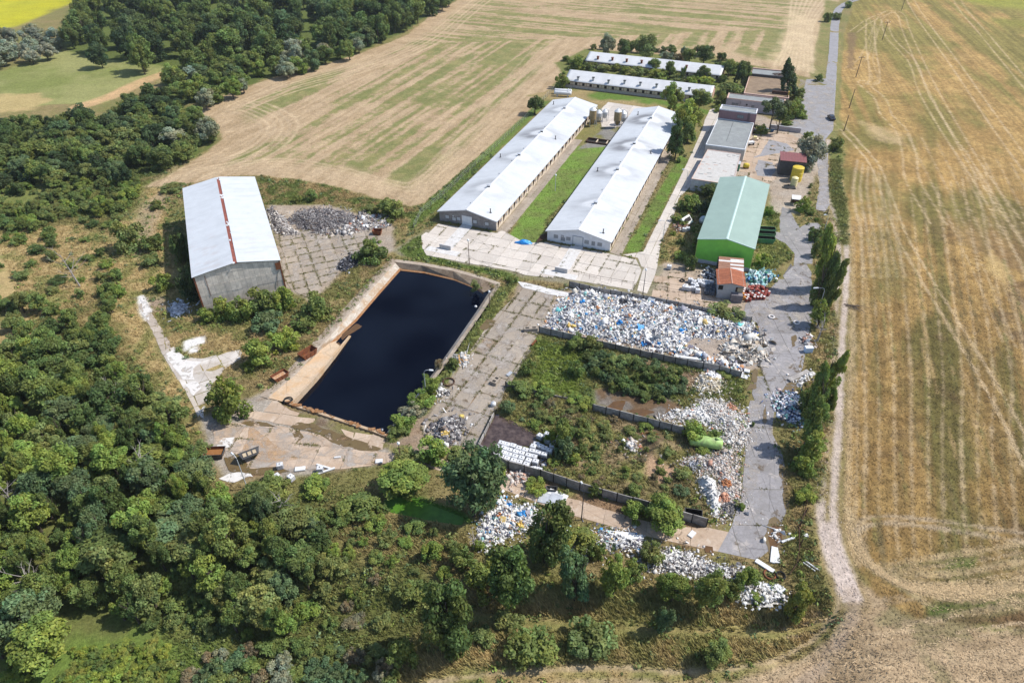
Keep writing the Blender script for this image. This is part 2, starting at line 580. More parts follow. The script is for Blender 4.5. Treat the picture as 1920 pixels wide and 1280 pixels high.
# bank and lanes in front of the site
paint([(870, 1090), (1100, 1080), (1300, 1100), (1480, 1110), (1550, 1060), (1575, 1100), (1560, 1150), (1500, 1240), (1300, 1255), (1080, 1240), (860, 1260), (740, 1290), (690, 1280), (800, 1180)],
      lambda i: blend(STRAW * 1.15, OLIVE * 1.45, sstep(.35, .7, n2[i] * .6 + n1[i] * .4)), 1.2, 1.5, tuft=1.3)
paint([(690, 1300), (880, 1255), (1020, 1245), (1150, 1240), (1300, 1248), (1420, 1235), (1500, 1240), (1380, 1275), (1180, 1335), (700, 1400)], lambda i: blend(OLIVE * 1.2, STRAW * .9, sstep(.4, .7, n2[i])), .6, .8, tuft=.45)
paint([(880, 1140), (1060, 1160), (1250, 1172), (1480, 1180), (1552, 1150), (1545, 1172), (1480, 1195), (1200, 1190), (1000, 1180), (880, 1165)], OLIVE * 1.15, 0.6, 0.7, tuft=0.25)
paint([(1480, 930), (1545, 900), (1560, 1010), (1580, 1110), (1545, 1160), (1500, 1110), (1455, 1060)], lambda i: blend(OLIVE * 0.95, STRAW * .8, sstep(.45, .7, n2[i])), 1.2, 1.2, tuft=0.9)
# under the belt and the far wood
paint([(-60, 240), (60, 226), (180, 222), (250, 195), (300, 165), (345, 200), (405, 232), (404, 262), (372, 292), (300, 330), (240, 352), (140, 340), (-60, 350)], GREEN * .8, 2, 3, tuft=.8)
paint([(100, 90), (160, -40), (870, -40), (830, 10), (760, 60), (640, 112), (520, 140), (420, 176), (340, 200), (290, 180), (330, 135), (200, 120)], GREEN * .8, 2, 3, tuft=.5)
paint([(-60, 350), (100, 335), (230, 350), (300, 330), (290, 350), (240, 410), (130, 410), (-60, 440)], lambda i: blend(GREEN, OLIVE * 1.2, n2[i]), 2, 3, tuft=.8)
# fields
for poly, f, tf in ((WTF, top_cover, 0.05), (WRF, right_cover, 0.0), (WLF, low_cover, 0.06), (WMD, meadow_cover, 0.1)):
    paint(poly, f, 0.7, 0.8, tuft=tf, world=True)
paint(WYL, lambda i: blend(np.array((0.40, 0.36, 0.02)), np.array((0.30, 0.30, 0.03)), n1[i]), 2, 2, tuft=0.0, world=True)
paint([(-60, 178), (70, 176), (100, 188), (60, 205), (-60, 222)], STRAW * 1.1, 2, 3, world=False, alpha=.8)
stroke([(150, 200), (210, 180), (262, 155), (310, 138)], 7, np.array((0.46, 0.30, 0.16)), 1.2)
# headland of the harvested field: paler, with curved wheelings
HL = np.array((0.46, 0.35, 0.225))
head = PL([(300, 350), (345, 315), (440, 292), (492, 262), (505, 232), (462, 208), (430, 200), (520, 165), (640, 132), (730, 102), (800, 70), (850, 30), (900, -8), (960, -50)])
for k, o in enumerate((0, 2.4, 4.6, 7.2, 9.6, 12.5)):
    e = np.gradient(smooth_line(head, 5), axis=0); nn = np.stack([e[:, 1], -e[:, 0]], 1); nn /= np.linalg.norm(nn, axis=1)[:, None]
    stroke(smooth_line(head, 5) + nn * (o - 3), 0.9, HL * (1 if k % 2 else 0.82), 0.5, 0.75, world=True, seed=60 + k, n=0)
for k in range(5):
    stroke([(330 + k * 3, 335 - k * 4), (520, 318 - k * 5), (640, 338 - k * 6), (730, 362 - k * 6), (782, 372 - k * 9), (860, 300 - k * 8)], 0.8, HL * (0.85 + 0.06 * k), 0.5, 0.6, seed=70 + k)
for k in range(7):
    stroke([(800 - k * 7, 372 - k * 3), (900 - k * 8, 275 - k * 3), (1000 - k * 10, 176 - k * 3), (1070 - k * 11, 104 - k * 3)], 0.7, HL * (0.8 + 0.05 * (k % 3)), 0.5, 0.55, seed=80 + k)
# the fan of pale straw and wheelings near the road
paint([(1480, 20), (1540, 40), (1526, 140), (1440, 118), (1470, 70)], np.array((0.47, 0.36, 0.22)), 4, 5, alpha=0.75, patchy=0.4, ps=8)
for k in range(9):
    stroke([(1452 + 9 * k, 122 + 2 * k), (1474 + 6 * k, 80), (1480 + 6 * k, 40), (1486 + 10 * k, -5), (1500 + 14 * k, -50)], 1.0, np.array((0.52, 0.41, 0.27)), 0.5, 0.6, seed=90 + k)
for k in range(5):
    stroke([(960, 36 + 14 * k), (1150, 52 + 13 * k), (1320, 70 + 10 * k), (1460, 82 + 9 * k)], 1.2, np.array((0.40, 0.29, 0.165)), 0.8, 0.5, seed=100 + k)
# stubble field on the other side of the road: wheel tracks
TR = np.array((0.50, 0.38, 0.23))
def tracks(pts, sep, w=0.5, a=0.62, c=TR, seed=0, pair=True):
    ln = smooth_line(PL(pts), 6)
    e = np.gradient(ln, axis=0); nn = np.stack([e[:, 1], -e[:, 0]], 1); nn /= np.linalg.norm(nn, axis=1)[:, None]
    for s in ((-sep / 2, sep / 2) if pair else (0,)):
        stroke(ln + nn * s, w, c, 0.18, a, world=True, seed=110 + seed + int(s * 3), n=0)
tracks([(1690, -40), (1718, 20), (1790, 120), (1860, 222), (1920, 305), (2000, 410)], 4.2, .6, seed=1)
tracks([(1780, -40), (1800, 10), (1850, 70), (1930, 165), (2010, 250)], 4.0, .6, seed=2)
tracks([(1600, 60), (1632, 38), (1672, 22), (1690, 30), (1700, 60), (1740, 150), (1800, 260), (1850, 340), (1920, 440), (2000, 560)], 3.6, 0.5, seed=3)
tracks([(1590, 130), (1618, 110), (1640, 60), (1650, 35), (1668, 20)], 3.0, 0.5, .4, seed=4)
tracks([(1632, 40), (1632, 80), (1640, 150), (1618, 155), (1650, 185), (1662, 215), (1690, 245), (1705, 290), (1712, 340), (1760, 420)], 4.0, 0.55, seed=5)
tracks([(1658, 36), (1668, 70), (1710, 115), (1730, 170), (1770, 240), (1830, 330), (1920, 480), (2010, 640)], 3.2, 0.55, seed=6)
tracks([(1572, 232), (1600, 262), (1640, 310), (1668, 380), (1690, 440), (1735, 520), (1790, 610), (1850, 710), (1900, 800), (1960, 930)], 2.6, 0.6, a=0.75, c=TR, seed=7)
tracks([(1632, 30), (1640, 60), (1632, 110), (1640, 150), (1610, 160)], 2.2, 0.45, .4, seed=8)
for k, (u0, u1) in enumerate(((1614, 1604), (1630, 1620), (1650, 1648), (1672, 1680), (1702, 1712), (1736, 1742), (1760, 1770), (1790, 1808), (1818, 1838), (1842, 1868), (1868, 1905), (1890, 1935))):
    top = (u0 - 12 - k * 3, 420 - k * 10)
    mid = ((u0 + u1) / 2 - (6 - k), 650)
    stroke([top, mid, ((u0 + 2 * u1) / 3, 820), (u1, 980), (u1 + 6, 1030 + k * 3)], (0.42, 0.6, 0.35)[k % 3], TR * (0.84 + 0.16 * (k % 2)), 0.2, 0.56, seed=130 + k, broken=0.45)
for k in range(8):
    stroke([(1700 + 28 * k, 250 + 8 * k), (1760 + 28 * k, 370 + 8 * k), (1830 + 26 * k, 520 + 8 * k), (1880 + 24 * k, 640 + 10 * k)], 0.45, TR * 0.82, 0.2, 0.6, seed=150 + k, broken=0.5)
for k in range(6):
    stroke([(1608 + 10 * k, 300 + 6 * k), (1600 + 13 * k, 360), (1612 + 13 * k, 430), (1622 + 15 * k, 520)], 0.6, TR * 0.85, 0.4, 0.7, seed=160 + k, broken=0.4)
# broad pale straw band beside the lane, swept into the turn
stroke([(1576, 300), (1580, 360), (1592, 420), (1594, 500), (1598, 600), (1594, 720), (1592, 840), (1590, 930), (1592, 1000), (1606, 1055)], 1.1, np.array((0.44, 0.33, 0.19)), 0.4, 0.75, broken=0.3, seed=171)
stroke([(1572, 520), (1576, 650), (1570, 800), (1568, 930)], 1.8, OLIVE, 0.5, 0.8, tuft=0.3, seed=172)
for k, yy_ in enumerate((1016, 1034, 1052, 1070, 1088, 1106, 1130)):
    w_ = (1.0, .5, 1.2, .45, 1.1, .5, .9)[k]
    stroke([(1593 + 3 * k, 955 + 9 * k), (1602 + 4 * k, 1010 + 7 * k), (1632 + 8 * k, 1060 + 5 * k), (1720 + 6 * k, yy_ + 34 - 4 * k), (1820, yy_ + 18), (1920, yy_), (2010, yy_ - 18)], w_, np.array((0.43, 0.325, 0.185)) * (1.0, .9, .95)[k % 3], 0.2, 0.75, seed=180 + k, broken=.5)
    stroke([(1640 + 8 * k, 1072 + 5 * k), (1730 + 6 * k, yy_ + 42 - 4 * k), (1830, yy_ + 26), (1920, yy_ + 9), (2010, yy_ - 9)], .8, np.array((0.15, 0.135, 0.06)), 0.3, 0.6, seed=190 + k, broken=.5)
for k in range(2):
    stroke([(1990, 1010 + 16 * k), (1900, 996 + 16 * k), (1760, 976 + 14 * k), (1680, 968 + 12 * k), (1620, 972 + 16 * k), (1606, 1000 + 14 * k), (1622, 1040)], 0.7, np.array((0.36, 0.28, 0.185)), 0.3, 0.85, seed=195 + k, broken=0.2)
paint([(1740, 1140), (1900, 1112), (2000, 1104), (2000, 1130), (1860, 1140), (1740, 1158)], GREEN * 0.8, 0.8, 0.8, patchy=0.5, ps=2)
paint([(1770, 1052), (1830, 1046), (1830, 1064), (1770, 1068)], GREEN, 0.5, 0.8, alpha=.8)
paint([(1640, 330), (1680, 330), (1700, 560), (1640, 560)], OLIVE * 0.9, 5, 6, alpha=0.5)
paint([(1590, 60), (1606, 62), (1600, 130), (1588, 128)], BROWN * 1.2, 1, 1, alpha=0.7)
paint([(1860, 470), (1900, 520), (1890, 545), (1850, 500)], np.array((0.45, 0.32, 0.14)), 1, 1.5, alpha=.7)
paint([(1610, 225), (1690, 250), (1700, 275), (1640, 262)], np.array((0.45, 0.33, 0.18)), 2, 2, alpha=.7, patchy=.4)
# lane along the field: two pale ruts and a grassy middle
LANE = [(1548, 262), (1540, 300), (1541, 345), (1556, 392), (1572, 430), (1580, 480), (1576, 560), (1568, 660), (1562, 780), (1554, 880), (1550, 960), (1562, 1030), (1580, 1080), (1594, 1120)]
stroke(LANE, 4.6, TAN * 0.9, 0.8, 0.8, tuft=0.2, seed=200)
ln = smooth_line(PL(LANE), 6); e = np.gradient(ln, axis=0); nn = np.stack([e[:, 1], -e[:, 0]], 1); nn /= np.linalg.norm(nn, axis=1)[:, None]
for s in (-0.95, 0.95): stroke(ln + nn * s, 1.25, np.array((0.44, 0.365, 0.31)), 0.3, 1.0, tuft=0.0, broken=0.12, world=True, seed=int(210 + s), n=0)
stroke([(1556, 990), (1568, 1040), (1582, 1080), (1594, 1118)], 2.6, np.array((0.46, 0.38, 0.33)), 0.4, 0.95, tuft=0, broken=0.1)
stroke([(1594, 1110), (1600, 1150), (1580, 1190), (1560, 1220), (1530, 1260), (1480, 1300)], 1.6, np.array((0.42, 0.33, 0.26)), 0.6, 0.8, broken=0.5, tuft=0)
stroke([(1575, 1120), (1560, 1160), (1520, 1200), (1440, 1240), (1300, 1258), (1150, 1250), (1020, 1256), (880, 1268), (740, 1295)], .62, np.array((0.37, 0.285, 0.18)), 0.25, 0.85, tuft=0.02, broken=0.3)
stroke([(1590, 1160), (1540, 1215), (1450, 1266), (1300, 1284), (1150, 1277), (1020, 1283), (880, 1298), (740, 1325)], .62, np.array((0.37, 0.285, 0.18)), 0.25, 0.85, tuft=0.02, broken=0.3)
stroke([(1560, 1150), (1470, 1182), (1250, 1180), (1060, 1165), (880, 1145)], 0.5, STRAW, 0.3, 0.6, tuft=0.1, broken=0.5)
# verges, lawns between the barns, yards
paint([(1548, 0), (1572, 4), (1560, 45), (1552, 100), (1546, 146), (1534, 146), (1530, 100), (1540, 40)], lambda i: blend(GREEN, TAN, n2[i]), 1.2, 1, tuft=0.7)
paint([(1572, 60), (1580, 60), (1574, 140), (1572, 210), (1580, 240), (1566, 250), (1564, 150)], lambda i: blend(GREEN, STRAW * .8, n2[i]), 1, 1, tuft=0.6)
paint([(1556, 270), (1582, 290), (1580, 340), (1592, 400), (1592, 470), (1578, 460), (1570, 410), (1556, 360)], lambda i: blend(OLIVE, GREEN, n2[i]), 0.8, 1, tuft=0.9)
paint([(770, 432), (830, 384), (1030, 190), (1010, 190), (985, 216), (790, 388), (765, 420)], lambda i: blend(LUSH * .85, GREEN, n2[i]), 0.6, 0.6, tuft=0.5)
paint([(984, 180), (1058, 164), (1240, 188), (1285, 196), (1330, 208), (1330, 216), (1130, 198), (1080, 182), (1030, 186)], lambda i: blend(LUSH * .8, TAN, sstep(.4, .65, n1[i])), 0.6, 0.6, tuft=0.15)
paint([(948, 458), (1000, 365), (1082, 275), (1150, 270), (1150, 300), (1030, 405), (1014, 456)], lambda i: blend(LUSH * 1.1, GREEN * 1.2, sstep(.3, .7, n2[i])), 0.6, 0.8, tuft=0.3)
paint([(1085, 280), (1150, 225), (1165, 245), (1140, 275)], lambda i: blend(np.array((0.20, 0.19, 0.17)), OLIVE, sstep(.5, .7, n2[i])), 0.6, 0.6, tuft=0.05)
paint([(1168, 475), (1275, 290), (1290, 300), (1200, 472)], lambda i: blend(LUSH * 1.0, GREEN, sstep(.3, .7, n2[i])), 0.4, 0.5, tuft=0.3)
paint([(1040, 118), (1100, 92), (1345, 112), (1400, 150), (1395, 215), (1335, 205), (1330, 185), (1065, 150)], lambda i: blend(GREEN, OLIVE, n2[i]), 1, 1, tuft=0.7)
paint([(1235, 505), (1262, 420), (1300, 340), (1345, 345), (1300, 500)], lambda i: blend(OLIVE * 1.2, STRAW * .9, sstep(.4, .7, n2[i])), 0.8, 1, tuft=0.7)
paint([(1415, 500), (1432, 430), (1440, 380), (1460, 380), (1462, 440), (1485, 462), (1482, 485), (1450, 510), (1412, 520)], lambda i: blend(OLIVE * 1.3, GREEN * 1.2, n2[i]), 0.6, 0.8, tuft=0.8)
paint([(1462, 380), (1520, 395), (1515, 420), (1490, 430), (1470, 425)], lambda i: blend(OLIVE * 1.3, TAN, n2[i]), 0.6, 0.8, tuft=0.5)
paint([(1490, 395), (1530, 320), (1545, 360), (1560, 410), (1545, 415), (1520, 408)], lambda i: blend(OLIVE, TAN, n2[i]), 0.6, 0.8, tuft=0.6)
paint([(1526, 410), (1560, 410), (1575, 470), (1570, 600), (1560, 800), (1550, 930), (1480, 1000), (1470, 880), (1500, 780), (1520, 640), (1522, 480)], lambda i: blend(OLIVE, STRAW * .75, sstep(.4, .65, n2[i])), 0.8, 1, tuft=0.8)
YARD = np.array((0.36, 0.315, 0.265))
paint([(1300, 360), (1322, 272), (1360, 200), (1420, 215), (1490, 240), (1545, 280), (1530, 330), (1500, 400), (1445, 400), (1440, 345), (1350, 335)], lambda i: blend(YARD, DIRT, n2[i]), 0.8, 0.8, tuft=0.0)
paint([(1225, 510), (1245, 490), (1330, 505), (1420, 520), (1420, 590), (1225, 556)], lambda i: blend(np.array((0.37, 0.31, 0.245)), DIRT, n2[i]), 0.8, 0.8, tuft=0.05)
paint([(505, 385), (620, 385), (735, 420), (740, 470), (640, 510), (585, 570), (530, 540)], lambda i: blend(YARD * 0.85, DIRT, n2[i]), 0.8, 1, tuft=0.05)
paint([(735, 470), (800, 430), (1170, 480), (1245, 500), (1225, 556), (985, 522), (850, 492), (750, 480)], lambda i: blend(YARD * .75, OLIVE, n2[i]), 0.6, 0.6, tuft=0.15)
paint([(745, 470), (790, 440), (800, 465), (850, 490), (960, 512), (970, 528), (880, 505), (760, 482)], lambda i: blend(LUSH * .7, GREEN, n2[i]), 0.5, 0.6, tuft=0.7)
paint([(730, 830), (760, 790), (960, 560), (980, 528), (1045, 545), (1005, 640), (900, 835), (860, 850), (790, 850)], lambda i: blend(YARD * .75, BROWN * 1.9, n2[i]), 0.6, 1, tuft=0.15)
paint([(736, 806), (806, 696), (880, 590), (925, 545), (968, 528), (935, 590), (862, 690), (800, 775), (745, 825)], lambda i: blend(OLIVE * 1.2, GREEN * 1.2, n2[i]), 0.5, 0.8, tuft=0.9)
paint([(375, 785), (500, 735), (545, 760), (720, 815), (735, 860), (640, 885), (420, 900), (390, 850)], lambda i: blend(YARD * .85, BROWN * 1.6, sstep(.45, .65, n2[i])), 0.8, 1, tuft=0.1)
paint([(560, 770), (720, 815), (730, 840), (660, 820), (590, 800), (545, 790), (530, 770)], lambda i: blend(BROWN, OLIVE, sstep(.4, .6, n2[i])), 0.6, 1, alpha=0.85, tuft=0.2)
# walled bays: scrub, mud, dust
paint([(1005, 625), (1180, 655), (1395, 700), (1400, 760), (1300, 795), (1140, 760), (945, 715), (985, 660)], lambda i: blend(GREEN * 1.1, OLIVE * 1.2, sstep(.35, .65, n2[i])), 0.6, 1, tuft=0.9)
paint([(1010, 640), (1075, 650), (1110, 700), (1080, 745), (1000, 735)], lambda i: blend(np.array((0.17, 0.2, 0.035)), LUSH, n2[i]), 1, 1.5, alpha=.9, tuft=0.9)
paint([(1115, 730), (1165, 735), (1250, 745), (1280, 760), (1260, 790), (1180, 775), (1120, 758)], lambda i: blend(np.array((0.16, 0.14, 0.12)), BROWN, sstep(.45, .6, n2[i])), 0.8, 1.2, tuft=0.0)
paint([(1180, 660), (1260, 690), (1320, 700), (1300, 740), (1230, 720), (1170, 690)], lambda i: blend(np.array((0.24, 0.17, 0.11)), OLIVE, sstep(.45, .65, n2[i])), 1, 1.2, tuft=.6)
paint([(900, 832), (940, 720), (1140, 765), (1290, 805), (1390, 860), (1330, 970), (1215, 940), (1088, 903)], lambda i: blend(OLIVE * 1.1, np.array((0.205, 0.165, 0.08)), sstep(.5, .66, n2[i])), 0.6, 1, tuft=0.9)
paint([(1060, 840), (1130, 790), (1250, 800), (1290, 840), (1210, 920), (1100, 895)], lambda i: blend(OLIVE * 1.25, np.array((0.27, 0.205, 0.115)), sstep(.45, .64, n2[i])), 1.5, 2, alpha=.75, tuft=.7)
paint([(1215, 850), (1265, 880), (1240, 905), (1200, 890)], np.array((0.40, 0.25, 0.17)), 1, 1.2, alpha=.8, tuft=.1)
paint([(1195, 812), (1235, 805), (1250, 830), (1225, 845), (1200, 832)], np.array((0.12, 0.085, 0.05)), .5, .8, alpha=.9, tuft=0)
paint([(1085, 545), (1230, 560), (1415, 608), (1430, 690), (1390, 700), (1290, 672), (1010, 618), (1040, 545)], lambda i: blend(np.array((0.34, 0.29, 0.25)), DIRT, n2[i]), 0.5, 0.8, tuft=0)
# strip between the front wall and the lower concrete lane
paint([(880, 840), (960, 868), (1215, 945), (1330, 975), (1345, 1035), (1200, 1005), (1060, 960), (940, 915), (870, 880)], lambda i: blend(BROWN * 1.7, OLIVE, sstep(.4, .65, n2[i])), .8, 1, tuft=.5)
paint([(725, 928), (775, 925), (870, 958), (900, 985), (820, 972), (730, 946)], np.array((0.06, 0.12, 0.02)), .3, .3, tuft=0)
# pale dust round the left pad
for q in ([(258, 555), (270, 552), (285, 580), (275, 600), (262, 585)], [(345, 640), (385, 628), (388, 642), (360, 650), (345, 660)], [(355, 655), (370, 648), (372, 658), (356, 662)], [(300, 655), (340, 668), (385, 678), (360, 690), (372, 715), (340, 712)]):
    paint(q, WHITE, 0.4, 0.5, alpha=.95, tuft=0)
rx = np.random.default_rng(8)
for k in range(46):                                    # loose straw lines swept round by the harvester at the turn
    a = rx.uniform(0, 1); u0 = 1590 + 20 * a; q = rx.uniform(-1, 1)
    stroke([(u0, 985 + 30 * a), (u0 + 22 + 12 * a, 1040 + 22 * a), (u0 + 75 + 40 * a, 1085 + 26 * a), (u0 + 190 + 60 * a, 1112 + 18 * q), (1960, 1090 + 70 * a + 20 * q)][rx.integers(0, 2):rx.integers(4, 6)], rx.uniform(.25, .5), np.array((0.47, 0.35, 0.20)) * rx.choice([.5, .62, 1.0, 1.1]), .15, .75, seed=300 + k, broken=.6)
for k in range(60):
    u, v = rx.uniform(1440, 1900), rx.uniform(1130, 1275); L = rx.uniform(40, 160)
    stroke([(u, v), (u + L * .5, v - 7 - L * .03), (u + L, v - 12 - L * .05)], rx.uniform(.2, .45), np.array((0.44, 0.33, 0.205)) * rx.choice([.55, .7, 1.05, 1.15]), .15, .7, seed=400 + k, broken=.6)
for k in range(90):                                    # short darker and paler streaks along the rows of the stubble
    u, v = rx.uniform(1600, 1915), rx.uniform(330, 1000); L = rx.uniform(30, 140); sl = (u - 1560) / 900
    stroke([(u, v), (u + L * sl * .5, v + L * .5), (u + L * sl, v + L)], rx.uniform(.25, .7), (np.array((0.13, 0.10, 0.045)), np.array((.36, .25, .12)), np.array((.15, .14, .05)))[k % 3], .2, .7, seed=500 + k, broken=.55)
COL *= (0.93 + 0.14 * n4)[:, None]

# ---- relief
Z = Z + 0.10 * (n2 - 0.5) * np.clip(TUFT, 0, 1) + 0.5 * (n1 - 0.5) * np.clip(TUFT - .3, 0, 1)
def mound(pts, h, soft, rough=0.3):
    poly = PL(pts); idx = region(poly, 1)
    d = sdf(poly, X[idx], Y[idx])
    Z[idx] += h * sstep(0, soft, d) * (0.7 + 0.6 * n2[idx])
mound([(1185, 815), (1235, 812), (1290, 835), (1290, 870), (1210, 870)], 1.6, 4)
mound([(1030, 770), (1140, 790), (1130, 850), (1060, 860)], 1.3, 5)
mound([(1110, 660), (1260, 690), (1290, 720), (1240, 745), (1120, 720)], 1.8, 5)
mound([(495, 395), (520, 385), (560, 395), (550, 415), (510, 412)], 1.0, 3)
POND_IN = PL([(743, 490), (800, 494), (905, 524), (930, 545), (912, 580), (850, 670), (800, 735), (725, 822), (640, 792), (543, 762), (508, 744), (557, 697), (603, 645), (651, 591), (700, 535)])
idx = region(POND_IN, 2)
d = sdf(POND_IN, X[idx], Y[idx])
Z[idx] = np.where(d > 0, Z[idx] * 0 - 3.2 * sstep(0, 0.9, d), Z[idx])
GREENPOOL = PL([(716, 936), (735, 928), (775, 930), (840, 955), (872, 968), (868, 985), (800, 975), (725, 958)])
idx = region(GREENPOOL, 1)
Z[idx] -= 0.5 * sstep(-0.2, 0.6, sdf(GREENPOOL, X[idx], Y[idx]))

m_ground, t_, b_ = nodes("ground")
setb(b_, 0.95, 0.08)
v_ = wpos(t_)
na, nb, nc = noise(t_, 0.9, 6, 0.7, v_), noise(t_, 2.6, 6, 0.85, v_), noise(t_, 0.12, 3, 0.5, v_)
c_ = mixc(t_, 1.0, attr(t_), ramp(t_, na, [(0.28, 0.72), (0.72, 1.24)]), 'MULTIPLY')
c_ = mixc(t_, 1.0, c_, ramp(t_, nb, [(0.3, 0.55), (0.7, 1.42)]), 'MULTIPLY')
c_ = mixc(t_, 1.0, c_, ramp(t_, nc, [(0.3, 0.92), (0.7, 1.08)]), 'MULTIPLY')
t_.links.new(c_, b_.inputs["Base Color"])
bump(t_, b_, math_(t_, 'ADD', nb, na), 0.9, 0.22)

faces_all = (np.arange(NY - 1)[:, None] * NX + np.arange(NX - 1)[None, :]).ravel()
faces_all = np.stack([faces_all, faces_all + 1, faces_all + 1 + NX, faces_all + NX], 1)
fx, fy = X[faces_all].mean(1), Y[faces_all].mean(1)
zone = np.zeros(len(fx), int)
for k, poly in enumerate((WTF, WRF, WLF, WMD, WYL)): zone[inside(poly, fx, fy) & (zone == 0)] = k + 1
V = np.stack([X, Y, Z], 1)
for k, nm in enumerate(("ground", "harvested_field", "stubble_field", "cut_field", "meadow", "yellow_field")):
    f = faces_all[zone == k]
    if not len(f): continue
    used, inv = np.unique(f, return_inverse=True)
    tag(link(nm, mesh_np(nm, V[used], inv.reshape(f.shape), COL[used], smooth=True), m_ground), kind="structure")


def ground_z(x, y):
    i = np.clip(np.searchsorted(gx, x), 1, NX - 1); j = np.clip(np.searchsorted(gy, y), 1, NY - 1)
    return Z.reshape(NY, NX)[j, i]


def field_at(A, x, y):
    i = np.clip(np.searchsorted(gx, x), 1, NX - 1); j = np.clip(np.searchsorted(gy, y), 1, NY - 1)
    return A.reshape((NY, NX) + A.shape[1:])[j, i]


def clear(poly, keep=0.0):
    """no rough grass on a hard surface"""
    idx = region(poly, 1)
    m = inside(poly, X[idx], Y[idx])
    TUFT[idx[m]] = np.minimum(TUFT[idx[m]], keep)
# ------------------------------------------------------------------ hard surfaces
def M_concrete(name, col, stain, stain2=None, var=0.3, rnd=0.10, ss=0.25, amt=0.6):
    m, t, b = nodes(name); setb(b, 0.9, 0.15)
    v = wpos(t)
    c = mixc(t, 1.0, col, ramp(t, noise(t, 2.2, 6, 0.7, v), [(0.28, 1 - var), (0.7, 1.12)]), 'MULTIPLY')
    f = ramp(t, noise(t, ss, 6, 0.65, v, 0.6), [(0.44, 0.0), (0.62, amt)])
    c = mixc(t, f, c, stain)
    if stain2:
        f = ramp(t, noise(t, ss * 1.9, 5, 0.7, wpos(t, (1.1, 0.9, 1), 0.6), 0.8), [(0.56, 0.0), (0.66, amt)])
        c = mixc(t, f, c, stain2)
    crack = N(t, "ShaderNodeTexVoronoi", feature='DISTANCE_TO_EDGE')
    crack.inputs["Scale"].default_value = 0.22
    dn = N(t, "ShaderNodeTexNoise"); dn.inputs["Scale"].default_value = 0.8; dn.inputs["Detail"].default_value = 4
    t.links.new(v, dn.inputs["Vector"])
    mx = N(t, "ShaderNodeMix", data_type='VECTOR'); mx.inputs[0].default_value = 0.35
    t.links.new(v, mx.inputs[4]); t.links.new(dn.outputs["Color"], mx.inputs[5]); t.links.new(mx.outputs[1], crack.inputs["Vector"])
    ck = ramp(t, crack.outputs["Distance"], [(0.0, 0.55), (0.012, 1.0)])
    c = mixc(t, 0.7, c, ck, 'MULTIPLY')
    oi = N(t, "ShaderNodeObjectInfo")
    c = mixc(t, 1.0, c, ramp(t, oi.outputs["Random"], [(0, 1 - rnd), (1, 1 + rnd)]), 'MULTIPLY')
    t.links.new(c, b.inputs["Base Color"])
    bump(t, b, noise(t, 6, 4, 0.7, v), 0.4, 0.03)
    return m


m_yard = M_concrete("pale_concrete", (0.475, 0.428, 0.38), (0.43, 0.38, 0.33), (0.50, 0.465, 0.42), var=0.16)
m_old = M_concrete("old_concrete", (0.30, 0.255, 0.208), (0.245, 0.20, 0.155), (0.38, 0.33, 0.265), var=0.22)
m_warm = M_concrete("warm_concrete", (0.40, 0.31, 0.235), (0.32, 0.225, 0.15), (0.47, 0.40, 0.33), var=0.2)
m_old2 = M_concrete("beige_concrete", (0.37, 0.315, 0.265), (0.30, 0.25, 0.2), (0.44, 0.40, 0.35), var=0.2)
m_dusty = M_concrete("dusty_concrete", (0.38, 0.335, 0.29), (0.53, 0.50, 0.47), (0.34, 0.29, 0.23), var=0.15, ss=0.16, amt=0.9)
m_road = M_concrete("grey_road", (0.255, 0.242, 0.245), (0.19, 0.178, 0.172), (0.36, 0.325, 0.30), var=0.25, rnd=0.08, amt=.8)
m_asphalt = M_concrete("asphalt", (0.25, 0.243, 0.25), (0.205, 0.197, 0.2), (0.30, 0.28, 0.275), var=0.14, rnd=0.04)
m_rustpad = M_concrete("rust_stained_concrete", (0.44, 0.335, 0.235), (0.42, 0.24, 0.10), (0.34, 0.28, 0.22), var=0.2, ss=0.3, amt=0.5)


JOINTS = []


